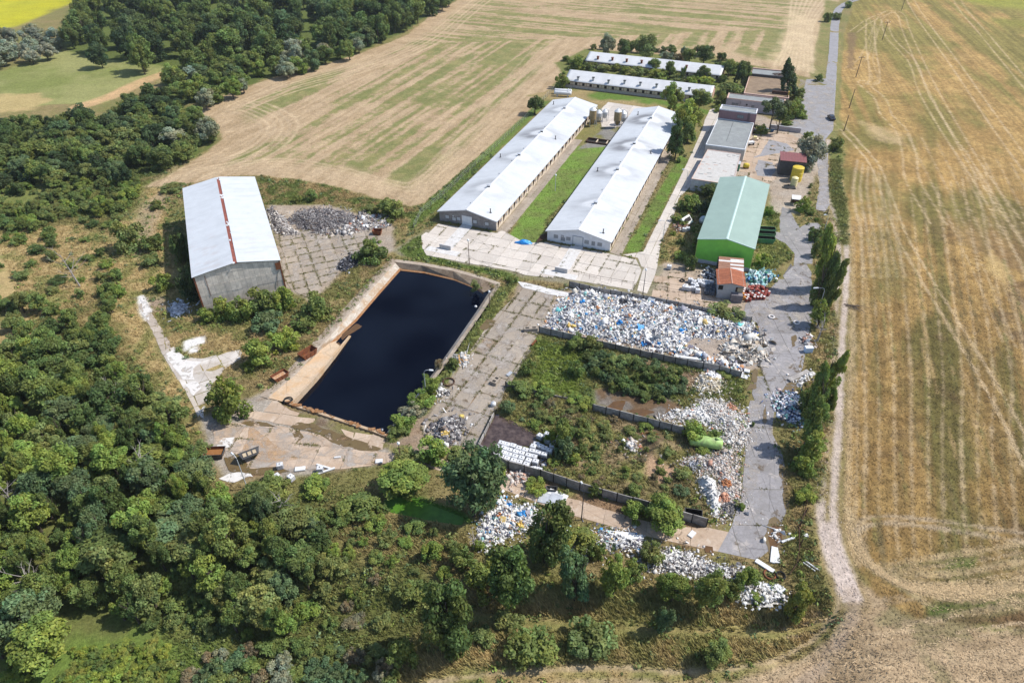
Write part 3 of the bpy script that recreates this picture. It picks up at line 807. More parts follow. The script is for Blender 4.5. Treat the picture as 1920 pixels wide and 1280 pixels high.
def slabs(name, pts, ang, dx, dy, ox, oy, mat, gap=0.10, h=0.05, jit=0.07, drop=0.0, z=0.0, seed=1, world=False, piece="slab", tilt=0.012, origin=None, weedy=0.0):
    """a paved area: every slab its own piece, butted with open joints"""
    poly = np.asarray(pts, float) if world else PL(pts)
    clear(poly, 0.2 if mat is m_old else 0.0)
    c0 = poly.mean(0) if origin is None else P(*origin)
    ca, sa = math.cos(ang), math.sin(ang)
    loc = np.stack([(poly[:, 0] - c0[0]) * ca + (poly[:, 1] - c0[1]) * sa, -(poly[:, 0] - c0[0]) * sa + (poly[:, 1] - c0[1]) * ca], 1)
    if area2(loc) < 0: loc = loc[::-1]
    root = setting(name, (c0[0], c0[1], 0), ang)
    def wj(a, b): return np.array((c0[0] + a * ca - b * sa, c0[1] + a * sa + b * ca))
    rr = random.Random(seed)
    lo, hi = loc.min(0), loc.max(0)
    for i in range(int((lo[0] - ox) // dx), int((hi[0] - ox) // dx) + 1):
        for j in range(int((lo[1] - oy) // dy), int((hi[1] - oy) // dy) + 1):
            x0, y0 = ox + i * dx, oy + j * dy
            cell = [(x0 + gap / 2, y0 + gap / 2), (x0 + dx - gap / 2, y0 + gap / 2), (x0 + dx - gap / 2, y0 + dy - gap / 2), (x0 + gap / 2, y0 + dy - gap / 2)]
            p = clip_convex(loc, cell)
            if len(p) < 3 or area2(p) / 2 < 0.12 * dx * dy: continue
            if weedy:
                for e0, e1 in ((p[k], p[(k + 1) % len(p)]) for k in range(len(p))):
                    if rr.random() < weedy: JOINTS.append((wj(*e0), wj(*e1)))
            if rr.random() < drop: continue
            p = [(a + rr.uniform(-jit, jit), b + rr.uniform(-jit, jit)) for a, b in p]
            cx, cy = sum(a for a, b in p) / len(p), sum(b for a, b in p) / len(p)
            p = [(a - cx, b - cy) for a, b in p]
            mb = MB(); n = len(p)
            tx, ty, tz = rr.gauss(0, tilt), rr.gauss(0, tilt), rr.uniform(0, 0.012)
            g = float(base_z(c0[0] + cx * ca - cy * sa, c0[1] + cx * sa + cy * ca))
            vs = [(a, b, -0.1) for a, b in p] + [(a, b, h + tz + max(-.02, min(.02, a * tx * 0.3 + b * ty * 0.3))) for a, b in p]
            mb.add(vs, [tuple(range(n, 2 * n))] + [(q, (q + 1) % n, n + (q + 1) % n, n + q) for q in range(n)])
            mb.build(piece, mat, root, (cx, cy, z + g))
    return root


def sheet(name, pts, z, mat, amp=0.5, step=0.8, seed=3, world=False, kind="structure", parent=None, smooth_n=0):
    poly = np.asarray(pts, float) if world else PL(pts)
    if smooth_n: poly = smooth_line(np.vstack([poly, poly[:1]]), smooth_n)[:-1]
    if area2(poly) < 0: poly = poly[::-1]
    clear(poly)
    o = rough_outline(poly, amp, step, seed) if amp else poly
    bm = bmesh.new()
    vs = [bm.verts.new((p[0], p[1], z + float(base_z(p[0], p[1])))) for p in o]
    f = bm.faces.new(vs)
    bmesh.ops.triangulate(bm, faces=[f])
    me = bpy.data.meshes.new(name); bm.to_mesh(me); bm.free()
    return tag(link(name, me, mat, parent), kind=kind)


# asphalt road coming in from the top, its apron, and the drive beside the field
sheet("asphalt_road", [(1650, -25), (1613, 0), (1597, 5), (1582, 16), (1577, 26), (1573, 50), (1571, 99), (1568, 148), (1565, 200), (1562, 245), (1547, 262), (1549, 280), (1538, 284), (1530, 268), (1500, 250), (1476, 238), (1498, 215), (1504, 180),
                       (1512, 149), (1548, 148), (1554, 99), (1557, 50), (1560, 28), (1566, 16), (1578, 7), (1596, 0), (1630, -25)], 0.035, m_asphalt, 0.2, 1.0, 4)
sheet("old_drive", [(1538, 280), (1552, 282), (1552, 330), (1556, 385), (1546, 398), (1530, 392), (1537, 345), (1532, 300)], 0.04, m_road, 0.4, 0.8, 5)
ROAD = [(1394, 590), (1398, 570), (1440, 545), (1470, 515), (1488, 498), (1490, 476), (1474, 458), (1452, 446), (1452, 434), (1480, 440), (1504, 424), (1528, 414), (1540, 424), (1527, 452), (1521, 520), (1528, 568),
        (1514, 640), (1505, 690), (1478, 740), (1452, 772), (1446, 810), (1466, 850), (1476, 900), (1474, 960), (1446, 1028), (1420, 1050), (1346, 1034), (1372, 985), (1390, 930), (1398, 850), (1402, 770), (1418, 700), (1428, 640), (1420, 606)]
slabs("grey_road", ROAD, -0.02, 3.6, 7.0, 0.3, 1.0, m_road, gap=0.05, h=0.05, jit=0.03, weedy=.1, seed=3, piece="road_slab", tilt=0.003)
slabs("inner_road", [(1168, 478), (1180, 476), (1206, 472), (1262, 360), (1296, 290), (1318, 240), (1326, 208), (1352, 200), (1356, 222), (1336, 262), (1300, 345), (1272, 372), (1262, 410), (1240, 452), (1232, 500), (1218, 552), (1195, 545), (1205, 505), (1196, 484)],
      FA, 3.2, 6.0, 0.4, 0.5, m_yard, gap=0.07, h=0.05, seed=4, jit=0.04, tilt=0.004)
slabs("concrete_yard", [(822, 420), (932, 437), (942, 432), (985, 456), (1022, 454), (1144, 476), (1160, 480), (1192, 486), (1202, 506), (1192, 545), (1080, 526), (985, 516), (955, 507), (880, 494), (800, 479), (792, 466), (790, 442)],
      FA, 3.1, 4.05, 0.2, 0.6, m_yard, gap=0.08, h=0.06, seed=5, jit=0.06, tilt=0.004, weedy=.16)
slabs("rear_yard", [(1128, 204), (1140, 192), (1240, 206), (1240, 200), (1192, 207), (1165, 240), (1128, 238)], FA, 3.5, 5.0, 0, 0, m_yard, gap=0.08, seed=6)
slabs("old_slab_road", [(985, 535), (1042, 548), (1020, 605), (1000, 650), (968, 700), (935, 750), (895, 836), (800, 836), (790, 800), (830, 745), (880, 660), (930, 590)], -0.425, 3.35, 5.2, 1.0, 1.0, m_old,
      gap=0.20, h=0.06, jit=0.14, drop=0.04, seed=7, tilt=0.012, weedy=.55)
slabs("hall_yard", [(524, 440), (560, 432), (640, 425), (700, 432), (710, 455), (640, 505), (600, 540), (585, 562), (548, 545), (532, 520)], 0.40, 3.0, 3.0, 0.3, 0.2, m_old, gap=0.20, h=0.06, jit=0.12, drop=0.03, seed=8, tilt=0.01, weedy=.6)
slabs("narrow_path", [(266, 562), (283, 586), (318, 640), (322, 652), (304, 660), (286, 622), (262, 575)], 0.42, 3.4, 2.6, -1.7, 0.3, m_old2, gap=0.16, h=0.06, jit=0.12, seed=9, tilt=0.01)
slabs("dusty_pad", [(302, 660), (326, 650), (350, 672), (380, 672), (450, 655), (458, 668), (424, 690), (398, 720), (384, 760), (372, 782), (352, 740)], 0.62, 3.6, 3.2, 0, 0, m_dusty, gap=0.13, h=0.05, jit=0.10, seed=10, tilt=0.01)
slabs("lower_pad", [(384, 786), (430, 792), (520, 798), (600, 815), (690, 842), (745, 852), (752, 866), (640, 880), (560, 878), (470, 888), (440, 850), (400, 842), (402, 815)], -0.13, 5.0, 3.0, 0.5, 0.9, m_warm, gap=0.07, h=0.06, jit=0.08, drop=0.03, seed=11, tilt=0.006, weedy=.25)
slabs("pond_apron", [(440, 775), (500, 742), (545, 768), (600, 790), (560, 800), (500, 790)], -0.2, 3.4, 3.0, 0.2, 0.2, m_warm, gap=0.12, h=0.05, jit=0.2, drop=0.08, seed=12)
slabs("pond_apron", [(640, 805), (720, 820), (745, 848), (690, 838), (650, 824)], -0.2, 3.0, 2.4, 0.2, 0.2, m_warm, gap=0.12, h=0.05, jit=0.3, drop=0.25, seed=13)
LOWLANE = [(752, 856), (800, 874), (870, 900), (945, 918), (1060, 962), (1200, 1002), (1345, 1034), (1372, 985), (1352, 978), (1320, 990), (1240, 985), (1120, 950), (1050, 925), (950, 890), (860, 868), (780, 848)]
slabs("lower_lane", LOWLANE, -0.27, 6.5, 5.5, 0.5, 0.2, m_warm, gap=0.06, h=0.05, jit=0.04, seed=14, tilt=0.004)
slabs("workshop_yard", [(1402, 262), (1440, 248), (1478, 248), (1500, 262), (1490, 285), (1460, 290), (1455, 335), (1440, 345), (1400, 332), (1376, 330), (1392, 285)], FA, 4.2, 4.2, 0.3, 0.4, m_warm, gap=0.08, h=0.04, drop=0.04, seed=15, weedy=.2)
slabs("house_yard", [(1228, 512), (1290, 512), (1340, 545), (1336, 562), (1385, 572), (1400, 592), (1350, 588), (1222, 556)], -0.2, 4.0, 3.0, 0.3, 0.4, m_warm, gap=0.10, h=0.04, drop=0.05, seed=16, weedy=.3)
sheet("tar_patch", [(1412, 296), (1425, 290), (1442, 262), (1475, 270), (1490, 282), (1470, 286)], 0.062, m_asphalt, .3, .7, 3)
sheet("tar_patch", [(1422, 300), (1448, 305), (1455, 318), (1446, 332), (1420, 330), (1416, 318)], 0.064, m_asphalt, .3, .7, 4)
sheet("gravel_track", [(1466, 388), (1480, 392), (1492, 415), (1505, 438), (1484, 442), (1464, 440), (1462, 410)], 0.03, m_road, .4, .8, 5)
for (bx, by, ba, bl) in ((-11.69, 161.27, -.37, 96.0), (16.5, 150.23, -.37, 97.0)):      # paved strips along the barns
    ca, sa = math.cos(ba), math.sin(ba)
    w2 = lambda x, y: (bx + x * ca - y * sa, by + x * sa + y * ca)
    slabs("barn_path", [w2(8.3, 0.0), w2(11.2, -.8), w2(11.2, bl * .72), w2(8.3, bl * .72)], ba, 1.6, 4.2, -1.6 * 4, 0.2, m_old, gap=0.06, seed=17, world=True)

# white chalky spills and mud / standing water on the hard surfaces
m_chalk = M_plain("white_chalk", (0.56, 0.55, 0.54), 0.95, 0.1, var=0.22, scale=2.0, dirt=(0.4, 0.36, 0.32), dirt_amt=0.5, dirt_scale=1.2)

def M_stain(name, c0, c1, cov, scale=.9, rough=.9, spec=.15, seed=0.0, bmp=.3, soft=.04, top=1.0):
    """a thin deposit that breaks up at its edges: bare patches are left open"""
    m, t, b = nodes(name); setb(b, rough, spec)
    v = wpos(t)
    mp = N(t, "ShaderNodeMapping"); mp.inputs["Location"].default_value = (seed, seed * 2, 0); t.links.new(v, mp.inputs["Vector"])
    n1_ = noise(t, scale, 7, .7, mp.outputs["Vector"], .4)
    t.links.new(mixc(t, noise(t, scale * 2.3, 5, .7, v), c0, c1), b.inputs["Base Color"])
    if bmp: bump(t, b, noise(t, 5, 4, .7, v), bmp, .05)
    tr = N(t, "ShaderNodeBsdfTransparent"); mx = N(t, "ShaderNodeMixShader")
    t.links.new(ramp(t, n1_, [(.5 + (.5 - cov) * .5 - soft, 0), (.5 + (.5 - cov) * .5 + soft, top)]), mx.inputs[0])
    t.links.new(tr.outputs[0], mx.inputs[1]); t.links.new(b.outputs[0], mx.inputs[2]); t.links.new(mx.outputs[0], t.nodes["Material Output"].inputs["Surface"])
    return m


m_chalk_s = M_stain("chalk_dust", (.60, .585, .57), (.48, .45, .42), .62, .55)
m_dust_s = M_stain("pale_dust", (.40, .36, .32), (.34, .30, .265), .40, .3, soft=.08, top=.8)
m_soil_s = M_stain("soil_crust", (.20, .15, .105), (.12, .088, .055), .24, .5, soft=.05, top=.85)
m_orange_s = M_stain("orange_stain", (.44, .26, .13), (.42, .30, .19), .5, .35, soft=.1, top=.8)
m_mud = M_stain("wet_mud", (.085, .05, .02), (.15, .11, .045), .66, .6, .5, .4)
m_puddle, t_, b_ = nodes("brown_puddle"); setb(b_, 0.12, 0.5)
c_ = mixc(t_, noise(t_, .8, 5, .6, wpos(t_)), (0.05, 0.028, 0.012), (0.15, 0.075, 0.02)); t_.links.new(c_, b_.inputs["Base Color"])
m_slop, t_, b_ = nodes("dark_slop"); setb(b_, .2, .5)
t_.links.new(mixc(t_, ramp(t_, noise(t_, .7, 6, .7, wpos(t_)), [(.42, 0), (.62, 1)]), (.04, .026, .022), (.095, .068, .058)), b_.inputs["Base Color"])
for k, q in enumerate(([(1442, 1030), (1432, 1005), (1440, 975), (1452, 968), (1470, 985), (1476, 1010), (1462, 1035), (1446, 1052)], [(1460, 870), (1468, 868), (1474, 900), (1480, 960), (1474, 965), (1466, 905)],
                       [(1462, 735), (1475, 720), (1498, 705), (1502, 712), (1478, 745), (1456, 770), (1450, 755)], [(1500, 668), (1506, 666), (1502, 690), (1497, 688)], [(1486, 632), (1492, 628), (1490, 650), (1484, 652)],
                       [(1432, 762), (1437, 760), (1436, 795), (1431, 790)], [(1414, 690), (1422, 692), (1416, 730), (1398, 732), (1408, 715)])):
    sheet("mud_patch", q, 0.085, m_mud, .5, .5, 20 + k)
for k, q in enumerate(([(1440, 1010), (1448, 985), (1464, 990), (1466, 1012), (1454, 1030), (1444, 1028)], [(1318, 1022), (1336, 1026), (1340, 1038), (1322, 1036)], [(1200, 812), (1228, 808), (1246, 822), (1232, 845), (1222, 838), (1226, 824), (1206, 826)],
                       [(1132, 768), (1150, 752), (1172, 752), (1168, 768), (1150, 776)], [(1180, 770), (1200, 766), (1228, 772), (1205, 780)], [(930, 776), (937, 778), (959, 790), (985, 804), (1007, 815), (1007, 826), (992, 838), (936, 834), (915, 840), (899, 836)])):
    sheet("puddle", q, 0.095 if k < 2 else 0.03 if k < 5 else .12, m_puddle if k < 5 else m_slop, .3, .5, 40 + k)
for k, q in enumerate(([(560, 792), (590, 796), (660, 822), (715, 842), (700, 846), (640, 838), (600, 815), (545, 800)], [(470, 788), (500, 792), (520, 800), (470, 800), (452, 794)], [(548, 812), (562, 806), (570, 820), (556, 830)],
                       [(420, 858), (450, 850), (470, 878), (520, 876), (545, 884), (460, 892), (430, 885)], [(912, 598), (930, 600), (925, 612), (908, 622), (900, 616)])):
    sheet("mud_patch", q, 0.088, m_mud, .4, .6, 50 + k)
for k, q in enumerate(([(310, 664), (328, 652), (352, 676), (378, 678), (362, 692), (366, 712), (342, 712)], [(262, 556), (270, 554), (286, 585), (280, 602), (268, 590)], [(350, 720), (366, 716), (378, 728), (362, 742)], [(372, 775), (384, 760), (380, 785)],
                       [(410, 898), (430, 888), (470, 886), (476, 893), (430, 905)], [(406, 838), (420, 822), (440, 820), (432, 838), (415, 842)])):
    sheet("chalk_spill", q, 0.09, m_chalk_s, .45, .6, 70 + k)
for k, (q, mt) in enumerate((([(1392, 850), (1402, 780), (1424, 690), (1436, 700), (1420, 800), (1424, 880), (1432, 960), (1400, 985), (1376, 985), (1394, 930)], m_dust_s), ([(1440, 820), (1450, 770), (1470, 750), (1450, 800), (1452, 850), (1440, 880)], m_dust_s),
                              ([(1400, 590), (1430, 560), (1470, 540), (1526, 560), (1520, 610), (1480, 600), (1430, 612)], m_dust_s), ([(1462, 500), (1526, 470), (1526, 545), (1500, 560), (1470, 545)], m_soil_s), ([(1490, 620), (1516, 600), (1512, 660), (1496, 720), (1482, 720), (1492, 660)], m_soil_s),
                              ([(1500, 150), (1564, 150), (1562, 245), (1530, 268), (1478, 240)], m_dust_s), ([(1535, 285), (1552, 285), (1555, 385), (1535, 392)], m_dust_s), ([(470, 800), (520, 835), (560, 860), (500, 868), (455, 850)], m_orange_s), ([(384, 790), (520, 800), (745, 855), (640, 878), (470, 886), (400, 842)], m_dust_s),
                              ([(850, 690), (1000, 540), (1042, 548), (960, 710), (895, 836), (800, 836)], m_dust_s), ([(850, 690), (1000, 540), (1042, 548), (960, 710), (895, 836), (800, 836)], m_soil_s), ([(524, 440), (640, 425), (710, 455), (600, 540), (548, 545)], m_dust_s),
                              ([(1345, 1034), (1372, 985), (1320, 985), (1200, 970), (1060, 930), (950, 895), (860, 870), (760, 850), (760, 860), (945, 915), (1200, 1000)], m_soil_s),
                              ([(1402, 262), (1500, 262), (1455, 335), (1440, 400), (1376, 330)], m_soil_s), ([(1228, 512), (1340, 545), (1400, 592), (1222, 556)], m_soil_s), ([(1394, 590), (1440, 545), (1488, 498), (1521, 520), (1514, 640), (1478, 740), (1446, 810), (1476, 900), (1446, 1028), (1346, 1034), (1390, 930), (1428, 640)], m_soil_s))):
    sheet("dust_film", q, 0.070 + .002 * k, mt, .5, .9, 120 + k)

# ------------------------------------------------------------------ the basin
m_water, t_, b_ = nodes("black_water")
b_.inputs["Base Color"].default_value = (0.0002, 0.0010, 0.005, 1); setb(b_, 0.04, 0.5); b_.inputs["IOR"].default_value = 1.25
v_ = wpos(t_)
bump(t_, b_, noise(t_, 1.6, 3, .5, v_), 0.12, 0.04)
t_.links.new(ramp(t_, noise(t_, .06, 3, .5, wpos(t_, (1, 1.4, 1), .5)), [(.42, .02), (.7, .16)]), b_.inputs['Roughness'])
t_.links.new(ramp(t_, noise(t_, .035, 2, .5, wpos(t_, (1, 1, 1), .5)), [(.40, .12), (.62, 1.0)]), b_.inputs['Specular IOR Level'])  # noise patches of stronger specular, put in to imitate a brighter reflected sheen
WATER_Z = -1.0
water = sheet("water", [(741, 494), (800, 496), (905, 526), (928, 546), (912, 578), (850, 668), (800, 733), (724, 818), (640, 790), (545, 760), (524, 742), (640, 622)], WATER_Z, m_water, 0)
m_lining = M_concrete("basin_lining", (0.42, 0.37, 0.31), (0.30, 0.19, 0.10), (0.56, 0.52, 0.46), var=.25, ss=.35, amt=.75)
m_rustrim = M_plain("rusty_rim", (0.27, 0.115, 0.04), .85, .2, var=.4, scale=3, dirt=(.32, .22, .13), dirt_amt=.7, dirt_scale=1.5)
m_curb = M_concrete("basin_kerb", (0.33, 0.275, 0.22), (0.25, 0.19, 0.14), (0.42, 0.36, 0.3), var=.3)


def ribbon(mb, a, b, ws=1, mi=0):
    """quads between two polylines of 3D points with equal counts"""
    n = len(a); vs = list(a) + list(b)
    mb.add(vs, [(i, i + 1, n + i + 1, n + i) for i in range(n - 1)], mi)


def line3(pts, z, n=1):
    q = PL(pts, z)
    q = smooth_line(q, n) if n > 1 else q
    return [(p[0], p[1], z) for p in q]


b1_ = thing("pond_wall", "long sloping concrete bank with rusty waterline beside the black pond", "pond wall")
kerb_o, kerb_i = [(733, 483), (690, 528), (640, 583), (592, 636), (545, 688), (486, 742)], [(741, 488), (699, 534), (650, 590), (602, 644), (556, 696), (500, 746)]
mb = MB(); ribbon(mb, line3(kerb_o, 0.05), line3(kerb_i, 0.16)); ribbon(mb, line3(kerb_i, .16), line3([(u + 3, v + 2) for u, v in kerb_i], .06)); mb.build("kerb", m_curb, b1_)
mb = MB(); face_t = [(u + 3, v + 2) for u, v in kerb_i[:4]] + [(575, 682)]
face_b = [(752, 501), (712, 546), (666, 600), (640, 624), (600, 660)]
ribbon(mb, line3(face_t, 0.06), [(*P(u, v, WATER_Z), WATER_Z + .08) for u, v in face_b]); mb.build("sloping_face", m_lining, b1_)
mb = MB(); ribbon(mb, [(*P(u, v, WATER_Z), WATER_Z + .1) for u, v in face_b], [(*P(u + 7, v + 5, WATER_Z), WATER_Z - .15) for u, v in face_b]); ribbon(mb, [(*P(u - 4, v - 3, WATER_Z + .3), WATER_Z + .34) for u, v in face_b], [(*P(u, v, WATER_Z), WATER_Z + .1) for u, v in face_b]); mb.build("rust_band", m_rustrim, b1_)

b2_ = thing("pond_ramp", "rust stained concrete ramp running down into the black pond", "ramp")
mb = MB(); ra = [(500, 745), (556, 695), (604, 643), (640, 612)]; rb = [(543, 756), (590, 706), (628, 660), (652, 628)]; rz = [0.12, 0.05, -0.8, -1.3]
ribbon(mb, [(*P(u, v, z), z) for (u, v), z in zip(ra, rz)], [(*P(u, v, z), z) for (u, v), z in zip(rb, rz)]); mb.build("ramp_surface", m_rustpad, b2_)
mb = MB(); wl = [(543, 756), (590, 706), (626, 664), (656, 629)]; wz = [.3, .25, -.1, -.75]
A = [np.array((*P(u, v, z), z)) for (u, v), z in zip(wl, wz)]
for i in range(3):
    d = A[i + 1] - A[i]; nrm = np.array([d[1], -d[0], 0]); nrm /= np.linalg.norm(nrm); o = nrm * .22
    lo = lambda p: np.array((p[0], p[1], -2.0))
    vs = [A[i] - o, A[i + 1] - o, A[i + 1] + o, A[i] + o, lo(A[i] - o), lo(A[i + 1] - o), lo(A[i + 1] + o), lo(A[i] + o)]
    mb.add(vs, [(0, 3, 2, 1), (4, 5, 6, 7), (0, 1, 5, 4), (1, 2, 6, 5), (2, 3, 7, 6), (3, 0, 4, 7)])
mb.build("side_wall", m_rustpad, b2_)

b3_ = thing("pond_wall", "brown concrete wall along the barn end of the black pond", "pond wall")
ft = [(741, 486), (790, 492), (850, 503), (900, 517), (938, 530)]
mb = MB(); ribbon(mb, line3(ft, .22), line3([(u - 1, v + 5) for u, v in ft], .25)); mb.build("kerb", m_curb, b3_)
mb = MB(); fb = [(750, 504), (795, 509), (850, 522), (890, 538), (905, 548)]
ribbon(mb, line3([(u - 1, v + 5) for u, v in ft], .25), [(*P(u, v, WATER_Z), WATER_Z - .1) for u, v in fb]); mb.build("sloping_face", M_concrete("brown_lining", (.26, .2, .145), (.15, .10, .06), (.34, .28, .2), var=.35), b3_)
mb = MB(); ribbon(mb, [(*P(u, v, WATER_Z + .2), WATER_Z + .2) for u, v in fb], [(*P(u + 2, v + 4, WATER_Z), WATER_Z - .05) for u, v in fb]); mb.build("rust_band", m_rustrim, b3_)

b4_ = thing("pond_wall", "low concrete kerb between the black pond and the weedy verge of the slab road", "pond wall")
rt = [(938, 534), (905, 585), (850, 664), (800, 732), (736, 812)]
mb = MB(); ribbon(mb, line3([(u - 6, v - 2) for u, v in rt], .12), line3(rt, .14)); mb.build("kerb", m_curb, b4_)
mb = MB(); ribbon(mb, line3([(u - 6, v - 2) for u, v in rt], .12), [(*P(u - 14, v - 2, WATER_Z), WATER_Z - .3) for u, v in rt]); mb.build("sloping_face", m_lining, b4_)

b5_ = thing("pond_wall", "cracked kerb with rusty crest at the near end of the black pond", "pond wall")
nt = [(538, 757), (560, 766), (600, 778), (650, 795), (700, 811), (728, 822)]
mb = MB()
for i in range(5):
    p, q = P(*nt[i]), P(*nt[i + 1]); d = (q - p) / np.linalg.norm(q - p); nn = np.array([-d[1], d[0]])
    zt = .20 + .1 * R.random()
    mb.prism([tuple(p), tuple(q - d * .04), tuple(q - d * .04 + nn * .55), tuple(p + nn * .55)], -2.2, zt)
mb.build("kerb", m_rustpad, b5_)
mb = MB()
for i in range(60):
    f = R.random() * 5; k = min(int(f), 4); p = P(*(np.array(nt[k]) * (1 - f + k) + np.array(nt[k + 1]) * (f - k)))
    s = R.uniform(.12, .4); mb.obox((p[0] + R.uniform(-.1, .5), p[1] + R.uniform(.1, .6), .3), (s, R.uniform(-.1, .1), 0), (R.uniform(-.1, .1), s * .6, .05), (0, 0, R.uniform(.06, .2)))
tag(mb.build("crumbled_crest", m_rustrim, b5_), kind="stuff")
# rusty scum by the ramp, small floating things
for k, q in enumerate(([(640, 618), (668, 600), (678, 604), (660, 616), (640, 630)], [(588, 692), (598, 688), (606, 694), (598, 702), (588, 702)], [(612, 644), (634, 634), (640, 640), (622, 654), (606, 656)])):
    sheet("rusty_scum", q, WATER_Z + .012, m_puddle, .4, .4, 90 + k)
sheet("algae_water", [(716, 936), (735, 928), (775, 930), (840, 955), (872, 968), (868, 985), (800, 975), (725, 958)], -0.22, M_plain("algae", (0.06, 0.15, 0.012), .5, .3, var=.35, scale=1.2), 0)
# ------------------------------------------------------------------ buildings
m_roofpaint, t_, b_ = nodes("roof_paint"); setb(b_, 0.55, 0.35)
v_ = opos(t_)
c_ = mixc(t_, 1.0, attr(t_), ramp(t_, noise(t_, 0.5, 5, .6, v_), [(.3, .93), (.7, 1.03)]), 'MULTIPLY')
w_ = N(t_, "ShaderNodeTexWave", wave_type='BANDS', bands_direction='Y'); w_.inputs["Scale"].default_value = 0.55; w_.inputs["Distortion"].default_value = 0.0
t_.links.new(v_, w_.inputs["Vector"])
c_ = mixc(t_, 1.0, c_, ramp(t_, w_.outputs["Fac"], [(0.0, .90), (.10, 1.0)]), 'MULTIPLY')
sv = opos(t_, (0.25, 3.0, 1))
c_ = mixc(t_, 1.0, c_, ramp(t_, noise(t_, 1.0, 4, .6, sv), [(.35, .93), (.6, 1.0)]), 'MULTIPLY')
t_.links.new(c_, b_.inputs["Base Color"]); bump(t_, b_, w_.outputs["Fac"], .25, .04)
m_cream = M_plain("cream_plaster", (0.66, 0.56, 0.44), .9, .1, var=.25, scale=1.2, dirt=(.33, .25, .18), dirt_amt=.6)
m_grey_pl = M_plain("grey_plaster", (0.30, 0.28, 0.27), .9, .1, var=.3, scale=1.5, dirt=(.17, .15, .14), dirt_amt=.7)
m_white_pl = M_plain("white_plaster", (0.66, 0.67, 0.70), .85, .15, var=.12, scale=1.0, dirt=(.5, .49, .5), dirt_amt=.35, dirt_scale=.8)
m_whitepaint = M_plain("white_metal", (0.60, 0.61, 0.62), .5, .35, var=.1, dirt=(.5, .48, .46), dirt_amt=.4)
m_door = M_plain("pale_door", (0.66, 0.69, 0.72), .6, .3, var=.12, dirt=(.5, .5, .5), dirt_amt=.3)
m_pane = M_plain("boarded_window", (0.46, 0.48, 0.50), .5, .4, var=.2, scale=4)
m_pane_g = M_plain("dusty_window", (0.20, 0.22, 0.24), .35, .5, var=.3, scale=5)
m_dark = M_plain("dark_opening", (0.025, 0.022, 0.02), .8, .2, var=.3)
m_brownwood = M_plain("dark_brown_wood", (0.075, 0.04, 0.028), .85, .15, var=.4)
m_redframe = M_plain("red_brown_frame", (0.20, 0.09, 0.065), .8, .2, var=.35)
m_rust = M_plain("rust", (0.22, 0.075, 0.03), .85, .2, var=.5, scale=2.5, dirt=(.10, .045, .03), dirt_amt=.7, dirt_scale=1.6)
m_darkmetal = M_plain("dark_steel", (0.06, 0.058, 0.06), .6, .4, var=.3)
m_galv = M_plain("galvanised_steel", (0.46, 0.48, 0.51), .45, .5, .3, var=.2)
m_cement = M_plain("cement_panel", (0.64, 0.57, 0.49), .9, .1, var=.3, scale=1.3, dirt=(.36, .33, .30), dirt_amt=.6, dirt_scale=.5, rnd=.12)
m_greenwall = M_plain("green_cladding", (0.22, 0.60, 0.075), .55, .35, var=.10, scale=.6, dirt=(.12, .30, .06), dirt_amt=.35, dirt_scale=.4, rnd=.03)
m_plinth = M_plain("pale_plinth", (0.55, 0.56, 0.60), .85, .15, var=.15, dirt=(.35, .34, .33), dirt_amt=.5)


def roof_slope(name, x0, x1, y0, y1, z0, z1, th, colorf, mats, parent, cell=0.6):
    """one pitch of a roof: x0 (eaves, z0) to x1 (ridge, z1), finely divided on top so that soot and paint can sit on it"""
    nx = max(2, int(abs(x1 - x0) / cell)); ny = max(2, int((y1 - y0) / cell))
    xs, ys = np.linspace(x0, x1, nx + 1), np.linspace(y0, y1, ny + 1)
    xx, yy = np.meshgrid(xs, ys); zz = z0 + (z1 - z0) * (xx - x0) / (x1 - x0)
    V = np.stack([xx.ravel(), yy.ravel(), zz.ravel()], 1)
    i = (np.arange(ny)[:, None] * (nx + 1) + np.arange(nx)[None, :]).ravel()
    f = np.stack([i, i + 1, i + nx + 2, i + nx + 1], 1)
    if x1 < x0: f = f[:, ::-1]
    col = colorf(V[:, 0], V[:, 1])
    # underside and edges
    c4 = np.array([(x0, y0, z0), (x1, y0, z1), (x1, y1, z1), (x0, y1, z0)], float)
    lo = c4 - np.array((0, 0, th)); b = len(V)
    V = np.vstack([V, c4, lo]); col = np.vstack([col, np.tile(colorf(c4[:, 0] * 0 + x0, c4[:, 1]), (1, 1)), np.full((4, 3), .35)])
    q = np.array([(b + 4, b + 7, b + 6, b + 5), (b, b + 4, b + 5, b + 1), (b + 1, b + 5, b + 6, b + 2), (b + 2, b + 6, b + 7, b + 3), (b + 3, b + 7, b + 4, b)])
    if x1 < x0: q = q[:, ::-1]
    return link(name, mesh_np(name, V, np.vstack([f, q]), col), mats, parent)


def gable_walls(w, L, he, hr, t=0.25, front=True):
    mb = MB()
    prof = [(-w / 2, 0), (w / 2, 0), (w / 2, he), (0, hr), (-w / 2, he)]
    mb.wallpoly(prof, 0, t); mb.wallpoly(prof, L - t, L)
    mb.box(-w / 2, -w / 2 + t, t, L - t, 0, he); mb.box(w / 2 - t, w / 2, t, L - t, 0, he)
    return mb


def to_local(root, u, v, z):
    """photo point on a horizontal plane z, in the building's frame"""
    p = P(u, v, z); a = root.rotation_euler[2]
    dx, dy = p[0] - root.location[0], p[1] - root.location[1]
    return dx * math.cos(a) + dy * math.sin(a), -dx * math.sin(a) + dy * math.cos(a)


